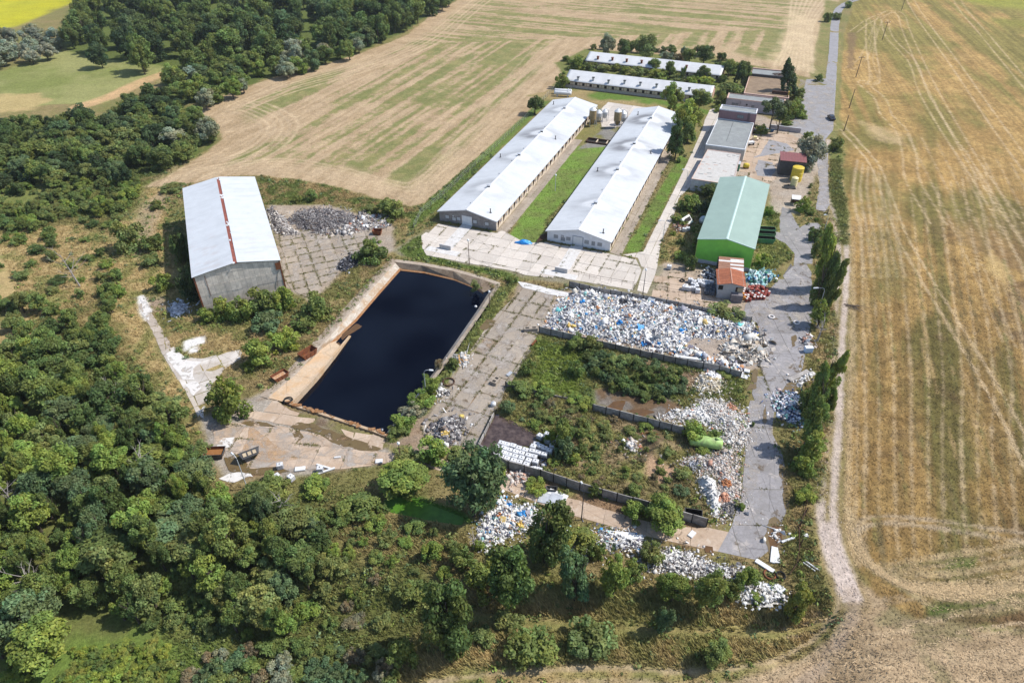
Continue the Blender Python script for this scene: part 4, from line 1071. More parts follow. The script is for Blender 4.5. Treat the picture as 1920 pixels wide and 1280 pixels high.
def window(parent, xc, zc, w, h, y, frame_m, pane_m, bars=0, name="window", depth=.05):
    mb = MB(); f = .07
    for a in ((xc - w / 2 - f, xc - w / 2, zc - h / 2 - f, zc + h / 2 + f), (xc + w / 2, xc + w / 2 + f, zc - h / 2 - f, zc + h / 2 + f), (xc - w / 2, xc + w / 2, zc - h / 2 - f, zc - h / 2), (xc - w / 2, xc + w / 2, zc + h / 2, zc + h / 2 + f)):
        mb.box(a[0], a[1], y - depth, y + .01, a[2], a[3])
    for k in range(bars):
        bx = xc - w / 2 + w * (k + 1) / (bars + 1); mb.box(bx - .025, bx + .025, y - depth, y + .01, zc - h / 2, zc + h / 2)
    o = mb.build(name, frame_m, parent)
    MB().box(xc - w / 2, xc + w / 2, y - .02, y + .012, zc - h / 2, zc + h / 2).build("pane", pane_m, o)
    return o


def long_barn(loc, a, L, label, front_m, win, vents, pipes_l, pipes_r, door_m, seed):
    root = thing("long_barn", label, "barn", (loc[0], loc[1], 0), a)
    W_, he, hr = 17.14, 2.886, 4.78
    ww = 16.3
    we = he - .12
    side = MB()
    prof = [(-ww / 2, 0), (ww / 2, 0), (ww / 2, we), (0, hr - .16), (-ww / 2, we)]
    MB().wallpoly(prof, 0.35, .6).build("front_wall", front_m, root)
    side.wallpoly(prof, L - .6, L - .35); side.box(-ww / 2, -ww / 2 + .25, .6, L - .6, 0, we); side.box(ww / 2 - .25, ww / 2, .6, L - .6, 0, we)
    side.build("wall", m_cream, root)
    lv = [to_local(root, u, v, hr + .2) for u, v in vents]
    def colf(x, y):
        n = 0.5 * vnoise(x, y, 2.5, seed) + .5 * vnoise(x, y * .2, .8, seed + 1)
        c = np.ones((len(x), 3)) * np.array((0.505, 0.52, 0.54)) * (0.97 + 0.05 * n)[:, None]
        for k, (vx, vy) in enumerate(lv):
            amt = (1.0, .9, .6, .3, .05)[k] if seed == 2 else (0.45, .8, .35, .4)[k]
            dx, dy = np.abs(x - 0), y - vy
            d = np.hypot(dx / 1.3, dy)
            clean = sstep(3.4, 2.0, np.hypot(dx * 0.75, dy * 1.1) + .5 * (vnoise(x, y, 1.2, seed + 4) - .5))
            soot = np.exp(-((d - 4.0) / 2.2) ** 2) * amt * (0.4 + .9 * vnoise(x * .5, y, 1.1, seed + 6)) * (1 - clean)
            soot = soot * np.where(np.sign(x) < 0, 1.0, .45)
            c = c * (1 - np.clip(soot, 0, .85))[:, None] + np.array((.16, .155, .16)) * np.clip(soot, 0, .85)[:, None]
            c = c * (1 - .6 * clean)[:, None] + np.array((.60, .60, .60)) * (.6 * clean)[:, None]
        s_ = .06 * sstep(.55, .8, vnoise(x * .18, y, .7, seed + 9)) * sstep(.35, .6, vnoise(x, y, 9, seed + 11))
        return c * (1 - s_)[:, None]
    roof_slope("roof", -W_ / 2, 0, 0, L, he, hr, .12, colf, m_roofpaint, root, .55)
    roof_slope("roof", W_ / 2, 0, 0, L, he, hr, .12, colf, m_roofpaint, root, .55)
    rc = MB(); rc.add([(-.3, -.03, hr - .02), (0, -.03, hr + .09), (.3, -.03, hr - .02), (-.3, L + .03, hr - .02), (0, L + .03, hr + .09), (.3, L + .03, hr - .02)], [(0, 1, 4, 3), (1, 2, 5, 4)])
    rc.build("ridge_cap", m_whitepaint, root)
    tr = MB()
    for s in (-1, 1):
        tr.add([(s * W_ / 2, -.06, he + .03), (0, -.06, hr + .03), (0, -.06, hr - .22), (s * W_ / 2, -.06, he - .22), (s * W_ / 2, .0, he + .03), (0, .0, hr + .03), (0, .0, hr - .22), (s * W_ / 2, .0, he - .22)],
               [(0, 1, 2, 3), (7, 6, 5, 4), (0, 4, 5, 1), (3, 2, 6, 7)])
    tr.build("verge_board", m_whitepaint, root)
    x_of = lambda f: -ww / 2 + f * ww
    for f, z, kind in win:
        if kind == 'vent':
            window(root, x_of(f), z, .55, .5, .34, m_darkmetal, m_galv, name="vent")
        elif kind == 'brick':
            window(root, x_of(f), z, .6, 1.0, .34, m_grey_pl, m_grey_pl, name="blocked_window")
        elif kind == 'dark':
            window(root, x_of(f), z, .8, 1.1, .34, m_galv, m_pane_g, 1)
        elif kind == 'bars':
            window(root, x_of(f), z, 1.05, .95, .34, m_galv, m_pane_g, 3)
        else:
            window(root, x_of(f), z, 1.05, .95, .34, m_darkmetal, m_pane)
    d = MB()
    for a0, a1, b0, b1 in ((x_of(.405), x_of(.42), 0, 2.75), (x_of(.565), x_of(.58), 0, 2.75), (x_of(.42), x_of(.565), 2.6, 2.75)): d.box(a0, a1, .22, .36, b0, b1)
    dr = d.build("door_frame", door_m[0], root)
    for f0, f1 in ((.421, .491), (.494, .564)):
        MB().box(x_of(f0), x_of(f1), .28, .345, .08, 2.6).build("door", door_m[1], root)
    # windows and brackets along the eastern wall
    n = 24
    for k in range(n):
        y = 1.6 + k * (L - 4) / n
        b = MB(); b.add([(ww / 2, y - .12, .3), (ww / 2 + .25, y - .12, 1.5), (ww / 2 + .42, y - .12, he - .45), (ww / 2, y - .12, he - .3), (ww / 2, y + .12, .3), (ww / 2 + .25, y + .12, 1.5), (ww / 2 + .42, y + .12, he - .45), (ww / 2, y + .12, he - .3)],
                        [(0, 1, 2, 3), (7, 6, 5, 4), (0, 4, 5, 1), (1, 5, 6, 2), (2, 6, 7, 3)])
        b.build("bracket", m_brownwood, root)
        if k < n - 1:
            wy = y + (L - 4) / n / 2
            w = MB().box(ww / 2 - .02, ww / 2 + .05, wy - .55, wy + .55, 1.15, 1.95).build("side_window", m_redframe, root)
            MB().box(ww / 2, ww / 2 + .06, wy - .45, wy + .45, 1.22, 1.88).build("pane", m_pane_g, w)
    # chimneys on the ridge and vent pipes on the slopes
    for x, y in lv:
        c = MB(); c.lathe([(.42, hr - .05), (.42, hr + .3), (.36, hr + .34), (.36, hr + .42)], 12, (0, y))
        o = c.build("roof_vent", m_darkmetal, root, smooth=False)
        MB().lathe([(.05, hr + .62), (.62, hr + .5), (.62, hr + .46), (.05, hr + .5)][::-1], 12, (0, y)).build("vent_cap", m_galv, o)
    for u, v in pipes_l + pipes_r:
        x, y = to_local(root, u, v, (he + hr) / 2)
        z = he + (hr - he) * (1 - abs(x) / (W_ / 2))
        c = MB(); c.lathe([(.13, z - .1), (.13, z + .95), (.19, z + 1.0), (.19, z + 1.12)], 8, (x, y)); c.box(x - .3, x + .3, y - .25, y + .25, z - .08, z + .07)
        c.build("vent_pipe", m_darkmetal, root)
    for k in range(9):
        y = 4 + k * (L - 6) / 9
        MB().box(-.75, -.5, y, y + .3, hr - .2, hr + .12).build("ridge_bracket", m_galv, root)
    return root


WIN1 = [(.14, 1.55, 'pane'), (.262, 1.25, 'pane'), (.25, 2.1, 'vent'), (.345, 1.55, 'pane'), (.632, 1.55, 'pane'), (.737, 1.5, 'brick'), (.838, 1.55, 'pane')]
WIN2 = [(.14, 1.6, 'bars'), (.255, 1.2, 'bars'), (.243, 1.95, 'vent'), (.342, 1.6, 'bars'), (.633, 1.6, 'bars'), (.737, 1.55, 'dark'), (.838, 1.6, 'bars')]
m_frame_w = M_plain("pale_frame", (0.70, 0.69, 0.68), .8, .2, var=.15)
m_frame_g = M_plain("grey_frame", (0.36, 0.38, 0.41), .6, .3, var=.15)
barn1 = long_barn((-11.69, 161.27), -0.372, 96.5, "long white roofed barn with bare grey gable and pale double doors", m_grey_pl, WIN1,
                  [(1056.6, 202.3), (1013.9, 246), (973.2, 289.9), (915.5, 348.7)], [(1038, 194), (938.3, 293)], [(1041.4, 260), (919.5, 397)], (m_frame_w, m_door), 1)
barn2 = long_barn((16.5, 150.23), -0.372, 97.5, "long white roofed barn with whitewashed gable and sooty ring stains on its ridge", m_white_pl, WIN2,
                  [(1220.8, 221), (1189.2, 268.8), (1157.9, 317), (1115.3, 379.6)], [(1196.2, 214), (1120.5, 319)], [(1220.1, 286), (1131.1, 435)], (m_frame_g, m_whitepaint), 2)
# stacked timber / sheets leaning at the corner of the whitewashed barn
lb = thing("leaning_planks", "dark planks leaning in the shade beside the whitewashed barn gable", "planks", (*P(1013, 452), 0), -.37)
for k in range(6):
    MB().obox((-.2 + .28 * k, -.6 + .5 * k, .9), (.12, 0, .02), (0, 1.6, .2), (.0, -.02, .05)).build("plank", m_brownwood, lb)

# loading ramps before the doors
for root, lab in ((barn1, "whitened concrete loading ramp before the grey gabled barn"), (barn2, "whitened concrete loading ramp before the whitewashed barn")):
    a = root.rotation_euler[2]; ca, sa = math.cos(a), math.sin(a)
    q = lambda x, y: (root.location[0] + x * ca - y * sa, root.location[1] + x * sa + y * ca)
    r = thing("loading_ramp", lab, "ramp", (*q(-.1, -6), 0), a)
    MB().add([(-1.55, -6.6, .05), (1.55, -6.6, .05), (1.55, 6.2, .22), (-1.55, 6.2, .22), (-1.55, -6.6, -.1), (1.55, -6.6, -.1), (1.55, 6.2, -.1), (-1.55, 6.2, -.1)],
             [(0, 1, 2, 3), (0, 4, 5, 1), (1, 5, 6, 2), (3, 7, 4, 0)]).build("ramp_surface", m_chalk, r)
    MB().box(-1.6, 1.5, -7.05, -6.6, 0, 1.15).build("stop_block", M_plain("ramp_block", (.5, .48, .47), .9, .1, var=.2), r)
    MB().box(-4.6, 4.2, -9.2, -7.1, -.1, .085).build("white_apron", m_chalk, r)

# ---- green hall
g = thing("green_hall", "tall hall with bright green front and mint green roof", "hall", (50.0, 140.24, 0), -0.379)
gw, gL, ghe, ghr = 13.25, 37.6, 6.29, 7.6
mb = MB(); gi = gw - .5
prof = [(-gi / 2, 1.0), (gi / 2, 1.0), (gi / 2, ghe - .15), (0, ghr - .18), (-gi / 2, ghe - .15)]
npan = 13
for k in range(npan):
    x0 = -gi / 2 + gi * k / npan + .012; x1 = -gi / 2 + gi * (k + 1) / npan - .012
    pc = clip_convex(prof, [(x0, -1), (x1, -1), (x1, 20), (x0, 20)])
    MB().wallpoly(pc, .2 - .012 * (k % 2), .3).build("wall_panel", m_greenwall, g)
mb.wallpoly(prof, .3, .5); mb.wallpoly([(x, z if i > 1 else 0) for i, (x, z) in enumerate(prof)], gL - .5, gL - .25)
mb.box(-gi / 2, -gi / 2 + .2, .5, gL - .5, 0, ghe - .15); mb.box(gi / 2 - .2, gi / 2, .5, gL - .5, 0, ghe - .15); mb.build("wall", m_greenwall, g)
MB().box(-gi / 2 - .03, gi / 2 + .03, .15, .5, 0, .995).build("plinth", m_plinth, g)
mint = lambda x, y: np.ones((len(x), 3)) * np.array((0.245, 0.33, 0.285)) * (.96 + .07 * vnoise(x, y * .3, 1.5, 3))[:, None]
m_mint, t_, b_ = nodes("mint_roof"); setb(b_, .5, .4)
v_ = opos(t_); w_ = N(t_, "ShaderNodeTexWave", wave_type='BANDS', bands_direction='Y'); w_.inputs["Scale"].default_value = 1.3; t_.links.new(v_, w_.inputs["Vector"])
c_ = mixc(t_, 1.0, attr(t_), ramp(t_, w_.outputs["Fac"], [(0, .9), (.25, 1.0)]), 'MULTIPLY')
c_ = mixc(t_, 1.0, c_, ramp(t_, noise(t_, .35, 5, .6, v_), [(.3, .93), (.7, 1.05)]), 'MULTIPLY')
t_.links.new(c_, b_.inputs["Base Color"]); bump(t_, b_, w_.outputs["Fac"], .3, .04)
roof_slope("roof", -gw / 2, 0, 0, gL, ghe, ghr, .14, mint, m_mint, g, 1.0); roof_slope("roof", gw / 2, 0, 0, gL, ghe, ghr, .14, mint, m_mint, g, 1.0)
m_mintl = M_plain("pale_mint_trim", (.42, .55, .50), .5, .4, var=.08)
mb = MB(); mb.add([(-.28, -.05, ghr - .02), (0, -.05, ghr + .08), (.28, -.05, ghr - .02), (-.28, gL + .05, ghr - .02), (0, gL + .05, ghr + .08), (.28, gL + .05, ghr - .02)], [(0, 1, 4, 3), (1, 2, 5, 4)]); mb.build("ridge_cap", m_mintl, g)
for s in (-1, 1):
    MB().add([(s * gw / 2, -.09, ghe + .05), (0, -.09, ghr + .05), (0, -.09, ghr - .16), (s * gw / 2, -.09, ghe - .16), (s * gw / 2, .08, ghe + .05), (0, .08, ghr + .05), (0, .08, ghr - .16), (s * gw / 2, .08, ghe - .16)],
             [(0, 1, 2, 3), (7, 6, 5, 4), (0, 4, 5, 1), (3, 2, 6, 7)]).build("verge_trim", m_mintl, g)
    MB().box(s * (gi / 2 + .05) - .08, s * (gi / 2 + .05) + .08, .12, .3, 0, ghe - .2).build("corner_trim", M_plain("yellow_green_trim", (.42, .6, .12), .6, .3), g)

# ---- large hall at the left with cement-sheet gable
h = thing("storage_hall", "tall storage hall with white sheet roof and rusty ridge gap", "hall", (-58.15, 124.26, 0), 0.402)
hw, hL, hhe, hhr = 18.05, 47.2, 9.70, 11.33
hi = hw - .9; hprof = [(-hi / 2, 0), (hi / 2, 0), (hi / 2, hhe - .1), (0, hhr - .2), (-hi / 2, hhe - .1)]
MB().wallpoly(hprof, .42, .55).build("wall", m_darkmetal, h)
rr = random.Random(3)
zrow = [0, 2.3, 4.6, 6.9, 9.2, 11.5]
for r_ in range(5):
    for k in range(16):
        x0, x1 = -hi / 2 + hi * k / 16, -hi / 2 + hi * (k + 1) / 16
        pc = clip_convex(hprof, [(x0 + .012, zrow[r_] - .04), (x1 - .012, zrow[r_] - .04), (x1 - .012, zrow[r_ + 1] - .06), (x0 + .012, zrow[r_ + 1] - .06)])
        if len(pc) < 3 or area2(pc) < .2: continue
        y = .30 + .03 * (r_ % 2) + rr.uniform(-.015, .015)
        MB().wallpoly(pc, y, y + .05).build("wall_sheet", m_cement, h)
mb = MB(); mb.wallpoly(hprof, hL - .5, hL - .3); mb.box(-hi / 2, -hi / 2 + .15, .6, hL - .5, 0, hhe - .1); mb.box(hi / 2 - .15, hi / 2, .6, hL - .5, 3.2, hhe - .1); mb.build("wall", m_cement, h)
for s in (-1, 1):
    for k in range(9):
        y = .25 + k * (hL - .6) / 8
        MB().box(s * hi / 2 - .16 + s * .1, s * hi / 2 + .16 + s * .1, y, y + .32, 0, hhe - .15).build("column", m_rust, h)
def whitef(x, y):
    n = vnoise(x * .3, y, 1.3, 8)
    c = np.ones((len(x), 3)) * np.array((.50, .52, .545)) * (.96 + .05 * n)[:, None]
    c = c * (1 - .08 * sstep(.5, .8, vnoise(x * .15, y, .6, 12)) * sstep(.3, .6, vnoise(x, y, 7, 13)))[:, None]
    s = sstep(.66, .76, vnoise(x * .5, y * 2.2, 1.0, 9)) * sstep(30, 6, y) * sstep(1, 4, np.abs(x)) * .35
    return c * (1 - s)[:, None] + np.array((.42, .36, .34)) * s[:, None]
roof_slope("roof", -hw / 2, -.36, 0, hL, hhe, hhr - .1, .14, whitef, m_roofpaint, h, .6); roof_slope("roof", hw / 2, .36, 0, hL, hhe, hhr - .1, .14, whitef, m_roofpaint, h, .6)
mb = MB(); mb.box(-.45, .45, .05, hL - .05, hhr - .42, hhr - .2); mb.build("ridge_gap", M_plain("rusty_red", (.27, .085, .06), .85, .2, var=.4, scale=2, dirt=(.13, .05, .04), dirt_amt=.6), h)
for k in range(24):
    y = R.choice([R.uniform(0, 15), R.uniform(18, 20), R.uniform(33, 36), R.uniform(45, 47)])
    MB().obox((R.uniform(-.35, .35), y, hhr - .14), (R.uniform(.1, .25), R.uniform(-.1, .1), .02), (-.05, R.uniform(.15, .5), 0), (0, 0, .03)).build("ridge_scrap", m_whitepaint, h)
mb = MB(); mb.box(hi / 2 - .9, hi / 2 + .1, .05, .35, hhe - 2.2, hhe - .6); mb.build("rusty_box", m_rust, h)
mb = MB(); mb.tube([(hi / 2 - .4, .2, hhe - 2.2), (hi / 2 - 1.1, .22, hhe - 4), (hi / 2 - 1.5, .2, hhe - 6.3)], .05, 6); mb.build("hanging_cable", m_darkmetal, h)
mb = MB(); mb.box(-6.6, -6.52, .24, .3, 4.3, hhe - .3); mb.build("rust_streak", m_rust, h)

# ---- two older sheds across the back
def old_shed(x, y, a, L, hw_, he, hr, label, chim, red):
    r = thing("livestock_shed", label, "shed", (x, y, 0), a)
    w0 = .18
    wall = M_plain("shed_plinth", (.47, .42, .38), .9, .1, var=.25, dirt=(.3, .26, .23), dirt_amt=.5)
    mb = MB(); mb.box(w0, L - w0, w0, w0 + .25, 0, 1.1); mb.build("plinth", wall, r)
    MB().box(w0, L - w0, w0 + .05, w0 + .2, 1.1, he - .1).build("wall", m_cream, r)
    MB().box(w0, L - w0, 2 * hw_ - w0 - .25, 2 * hw_ - w0, 0, he - .1).build("wall", m_cream, r)
    gp = [(w0, 0), (2 * hw_ - w0, 0), (2 * hw_ - w0, he - .1), (hw_, hr - .15), (w0, he - .1)]
    for xx in (w0, L - w0 - .25):
        mb = MB(); n = 5
        vs = [(xx, p[0], p[1]) for p in gp] + [(xx + .25, p[0], p[1]) for p in gp]
        mb.add(vs, [tuple(range(4, -1, -1)), tuple(range(5, 10))] + [(i, (i + 1) % n, n + (i + 1) % n, n + i) for i in range(n)])
        mb.build("gable_wall", M_plain("salmon_plaster", (.52, .34, .27), .9, .1, var=.25), r)
    mb = MB(); mb.box(w0, L - w0, w0 - .04, w0 + .04, 1.1, 1.2); mb.box(w0, L - w0, w0 - .04, w0 + .04, he - .32, he - .2); mb.build("frame_rail", m_redframe, r)
    nb = 19
    for k in range(nb):
        x0 = w0 + (L - 2 * w0) * k / nb; d = (L - 2 * w0) / nb
        MB().box(x0 - .05, x0 + .05, w0 - .05, w0 + .05, 1.2, he - .32).build("post", m_redframe, r)
        o = MB().box(x0 + d * .40, x0 + d * .72, w0 - .01, w0 + .06, 1.24, he - .4).build("window", m_dark, r)
        if k % 2: MB().box(x0 + d * .45, x0 + d * .70, w0 - .07, w0 - .0, 0, 1.1).build("pier", wall, r)
    white = lambda X_, Y_: np.ones((len(X_), 3)) * np.array((.55, .553, .56)) * (.97 + .07 * vnoise(X_, Y_ * .3, 1.6, 6) - .06 * sstep(.5, .8, vnoise(X_, Y_ * .15, .7, 15)))[:, None]
    for s in (0, 1):
        nx = int(L); ny = 7
        xs, ys = np.linspace(0, L, nx), (np.linspace(0, hw_, ny) if s == 0 else np.linspace(2 * hw_, hw_, ny))
        xx, yy = np.meshgrid(xs, ys); zz = he + (hr - he) * (yy / hw_ if s == 0 else (2 * hw_ - yy) / hw_)
        V = np.stack([xx.ravel(), yy.ravel(), zz.ravel()], 1); i = (np.arange(ny - 1)[:, None] * nx + np.arange(nx - 1)[None]).ravel()
        f = np.stack([i, i + 1, i + nx + 1, i + nx], 1)
        lo = V - np.array((0, 0, .12))
        c = white(V[:, 0], V[:, 1])
        if s: f = f[:, ::-1]
        e0 = np.arange(nx - 1); b = len(V)
        edge = np.stack([e0 + b, e0 + 1 + b, e0 + 1, e0], 1); le = np.arange(ny - 1) * nx
        e2 = np.stack([le, le + nx, le + nx + b, le + b], 1); e3 = np.stack([le + nx - 1, le + nx - 1 + b, le + nx * 2 - 1 + b, le + 2 * nx - 1], 1)
        link("roof", mesh_np("roof", np.vstack([V, lo]), np.vstack([f, f[:, ::-1] + b, edge, e2, e3]), np.vstack([c, c * .5])), m_roofpaint, r)
    for k, (u, v) in enumerate(chim):
        xx, yy = to_local(r, u, v, (he + hr) / 2 + .3)
        z = he + (hr - he) * yy / hw_
        c = MB().box(xx - .38, xx + .38, yy - .38, yy + .38, z - .3, z + .95).build("chimney", m_rust if red else m_galv, r)
        MB().box(xx - .5, xx + .5, yy - .5, yy + .5, z + .95, z + 1.2).build("chimney_cap", m_redframe if red else m_darkmetal, c)
    return r
c8 = lambda L: [(1040 + x / 5.818, 80 + y / 5.818) for x, y in L]
old_shed(21.23, 278.76, -.39, 57.4, 6.31, 2.59, 5.13, "low shed with white roof and grey chimneys above a row of small dark windows",
         c8([(258, 375), (423, 388), (590, 412), (764, 425), (936, 445), (1113, 465), (1469, 505)]), False)
old_shed(31.79, 306.49, -.40, 57.6, 6.43, 2.62, 4.9, "low shed with white roof and rusty red chimneys behind the scrub", c8([(473, 160), (631, 175), (787, 192), (949, 208), (1439, 262)]), True)

# ---- flat roofed block
m_bitumen = M_plain("grey_roofing", (.25, .265, .26), .85, .15, var=.15, scale=.8, dirt=(.17, .175, .18), dirt_amt=.6, dirt_scale=.35)
m_whiteroof = M_plain("white_roofing", (.46, .445, .425), .85, .15, var=.15, scale=1.2, dirt=(.36, .33, .30), dirt_amt=.55, dirt_scale=.9)
m_ruinroof = M_plain("bare_roof_slab", (.27, .20, .135), .9, .1, var=.25, scale=.6, dirt=(.14, .10, .07), dirt_amt=.8, dirt_scale=.3)
m_mauve = M_plain("mauve_plaster", (.26, .155, .165), .85, .2, var=.1)
m_lilac = M_plain("lilac_grey_plaster", (.42, .38, .40), .9, .1, var=.15, dirt=(.3, .27, .27), dirt_amt=.5)
m_salm = M_plain("salmon_edge", (.55, .38, .31), .9, .1, var=.2)


def flat_block(name, label, cat, corners, h, wall_m, roof_m, rim=.25, rimh=.18, rim_m=None, base=0.0):
    """corners: four roof corners (world), front-left first, counter-clockwise seen from above"""
    c = np.array(corners, float); a = math.atan2(*(c[1] - c[0])[::-1]); o = c[0]
    r = thing(name, label, cat, (o[0], o[1], 0), a)
    ca, sa = math.cos(a), math.sin(a)
    loc = [((p - o)[0] * ca + (p - o)[1] * sa, -(p - o)[0] * sa + (p - o)[1] * ca) for p in c]
    MB().prism(loc, base, h - .1).build("wall", wall_m, r)
    cen = np.mean(loc, 0)
    ins = [tuple(np.array(p) + (cen - np.array(p)) / np.linalg.norm(cen - np.array(p)) * rim * 1.4) for p in loc]
    MB().prism(ins, h - .1, h).build("roof", roof_m, r)
    mb = MB()
    for i in range(4):
        j = (i + 1) % 4
        mb.prism([loc[i], loc[j], ins[j], ins[i]], h - .1, h + rimh)
    mb.build("roof_rim", rim_m or wall_m, r)
    return r, loc

wr, wl_ = flat_block("workshop", "low workshop with patched whitish flat roof behind the green hall", "workshop", [(51.3, 182.7), (61.9, 178.4), (70.2, 200.6), (61.0, 204.5)], 3.5, M_plain("dirty_white_wall", (.52, .53, .56), .9, .1, var=.25, dirt=(.32, .31, .31), dirt_amt=.6), m_whiteroof, .2, .1, m_salm)
for k in range(26):
    f, e = R.random(), R.random()
    p = np.array(wl_[0]) * (1 - f) * (1 - e) + np.array(wl_[1]) * f * (1 - e) + np.array(wl_[2]) * f * e + np.array(wl_[3]) * (1 - f) * e
    MB().obox((p[0], p[1], 3.52), (R.uniform(.2, .6), R.uniform(-.1, .1), 0), (R.uniform(-.1, .1), R.uniform(.05, .2), 0), (0, 0, .03)).build("roof_patch", m_bitumen if k % 3 else m_salm, wr)
for k in range(9):
    MB().obox((.5 + .1 * k, 10 + k * 1.2, 3.5 - .1 * k), (.25, .05, .0), (0, .35, .05), (0, 0, .12)).build("broken_edge", m_salm, wr)
gr, gl_ = flat_block("office_block", "flat roofed block with grey bitumen roof and pale rim", "building", [(60.8, 206.9), (71.9, 202.6), (81.2, 225.6), (70.4, 230.6)], 4.0, M_plain("beige_plaster", (.46, .42, .38), .9, .1, var=.2), m_bitumen, .28, .22, M_plain("pale_rim", (.60, .62, .65), .6, .3, var=.1))
for y in (6., 12., 18.): MB().box(5.6, 5.72, y, y + 5.6, 4.0, 4.03).build("roof_seam", m_darkmetal, gr)
mr, ml_ = flat_block("stair_block", "mauve rendered block with flat roof standing above the grey roof", "building", [(70.4, 230.75), (81.6, 226.1), (83.3, 230.4), (72.2, 235.1)], 7.0, m_mauve, m_bitumen, .3, .3, M_plain("pale_rim_b", (.62, .62, .65), .6, .3, var=.1))
window(mr, 7.2, 5.5, 2.0, .95, -.01, m_darkmetal, m_pane_g, 2)
mb = MB()
for k in range(9): mb.box(9.6, 10.1, -.22, -.16, 4.1 + k * .36, 4.14 + k * .36)
mb.box(9.55, 9.61, -.24, -.16, 4.0, 7.3); mb.box(10.09, 10.15, -.24, -.16, 4.0, 7.3); mb.build("ladder", m_darkmetal, mr)
lr, ll_ = flat_block("lilac_building", "lilac grey rendered building with small windows between mauve block and ruined roof", "building", [(78.8, 252.0), (97.5, 244.4), (99.6, 249.8), (80.9, 257.6)], 3.9, m_lilac, m_bitumen, .3, .25, m_salm)
for x, z in ((2.7, 2.2), (3.9, 2.2)): window(lr, x, z, .9, .6, -.01, m_darkmetal, m_pane_g, 1)
window(lr, 7.4, 2.4, .5, .5, -.01, m_darkmetal, m_dark); window(lr, 9.6, 1.9, .9, 1.1, -.01, m_darkmetal, m_pane_g, 1)
MB().box(5.0, 5.08, -.12, -.02, 1.6, 3.6).build("drain_pipe", m_darkmetal, lr)
rr_, rl_ = flat_block("roofless_building", "bare brown flat roof with broken parapets beside the dark pine", "ruin", [(86.7, 258.0), (101.6, 252.0), (112.4, 286.0), (99.0, 291.0)], 3.4, m_salm, m_ruinroof, .4, .5, m_salm)
lx = lambda f, e: tuple(np.array(rl_[0]) * (1 - f) * (1 - e) + np.array(rl_[1]) * f * (1 - e) + np.array(rl_[2]) * f * e + np.array(rl_[3]) * (1 - f) * e)
mb = MB(); mb.prism([lx(.03, .70), lx(.97, .70), lx(.97, .72), lx(.03, .72)], 3.4, 4.3); mb.build("parapet", m_darkmetal, rr_)
mb = MB(); mb.prism([lx(.04, .72), lx(.96, .72), lx(.96, .97), lx(.04, .97)], 3.4, 3.55); mb.build("roof_strip", m_bitumen, rr_)
for k in range(8):
    e = .74 + .2 * R.random(); f = .5 + .45 * R.random(); p = lx(f, e); MB().obox((p[0], p[1], 3.9), (1.2, .3, .1), (-.1, .2, 0), (0, 0, .1)).build("fallen_beam", m_brownwood, rr_)
mb = MB(); mb.prism([lx(.62, .13), lx(.98, .13), lx(.98, .15), lx(.62, .15)], 3.4, 4.5); mb.build("broken_wall", m_brownwood, rr_)
mb = MB(); mb.box(lx(.99, .10)[0] - .3, lx(.99, .10)[0] + .2, lx(.99, .1)[1] - .3, lx(.99, .1)[1] + .3, 3.4, 5.2); mb.build("yellow_pier", M_plain("ochre", (.45, .33, .07), .8, .2), rr_)

# ---- dark shed with red pent roof
sh = thing("red_roofed_shed", "dark grey shed with red sheet pent roof beside the yellow tank", "shed", (80.0, 193.4, 0), -.26)
MB().prism([(0, 0), (7.1, 0), (7.1, 4.6), (0, 4.6)], 0, 4.6).build("wall", M_plain("dark_grey_wall", (.085, .08, .085), .85, .15, var=.35, scale=1.2), sh)
m_redroof = M_plain("red_sheet", (.21, .075, .075), .6, .3, var=.2, scale=2)
for k in range(9):
    x0 = -.2 + k * 7.5 / 9
    MB().add([(x0, -.3, 4.62), (x0 + .80, -.3, 4.62), (x0 + .80, 4.9, 5.35), (x0, 4.9, 5.35), (x0, -.3, 4.52), (x0 + .80, -.3, 4.52), (x0 + .8, 4.9, 5.25), (x0, 4.9, 5.25)], [(0, 1, 2, 3), (4, 7, 6, 5), (0, 4, 5, 1), (1, 5, 6, 2), (3, 2, 6, 7), (0, 3, 7, 4)]).build("roof_sheet", m_redroof, sh)
MB().prism([(-.02, 4.4), (7.12, 4.4), (7.12, 4.62), (-.02, 4.62)], 4.6, 5.2).build("rear_wall", m_darkmetal, sh)
for x0, z0, z1 in ((.6, .2, 2.2), (2.4, .8, 2.2), (4.0, .8, 2.2)): MB().box(x0, x0 + 1.1, -.04, .01, z0, z1).build("shutter", m_darkmetal, sh)

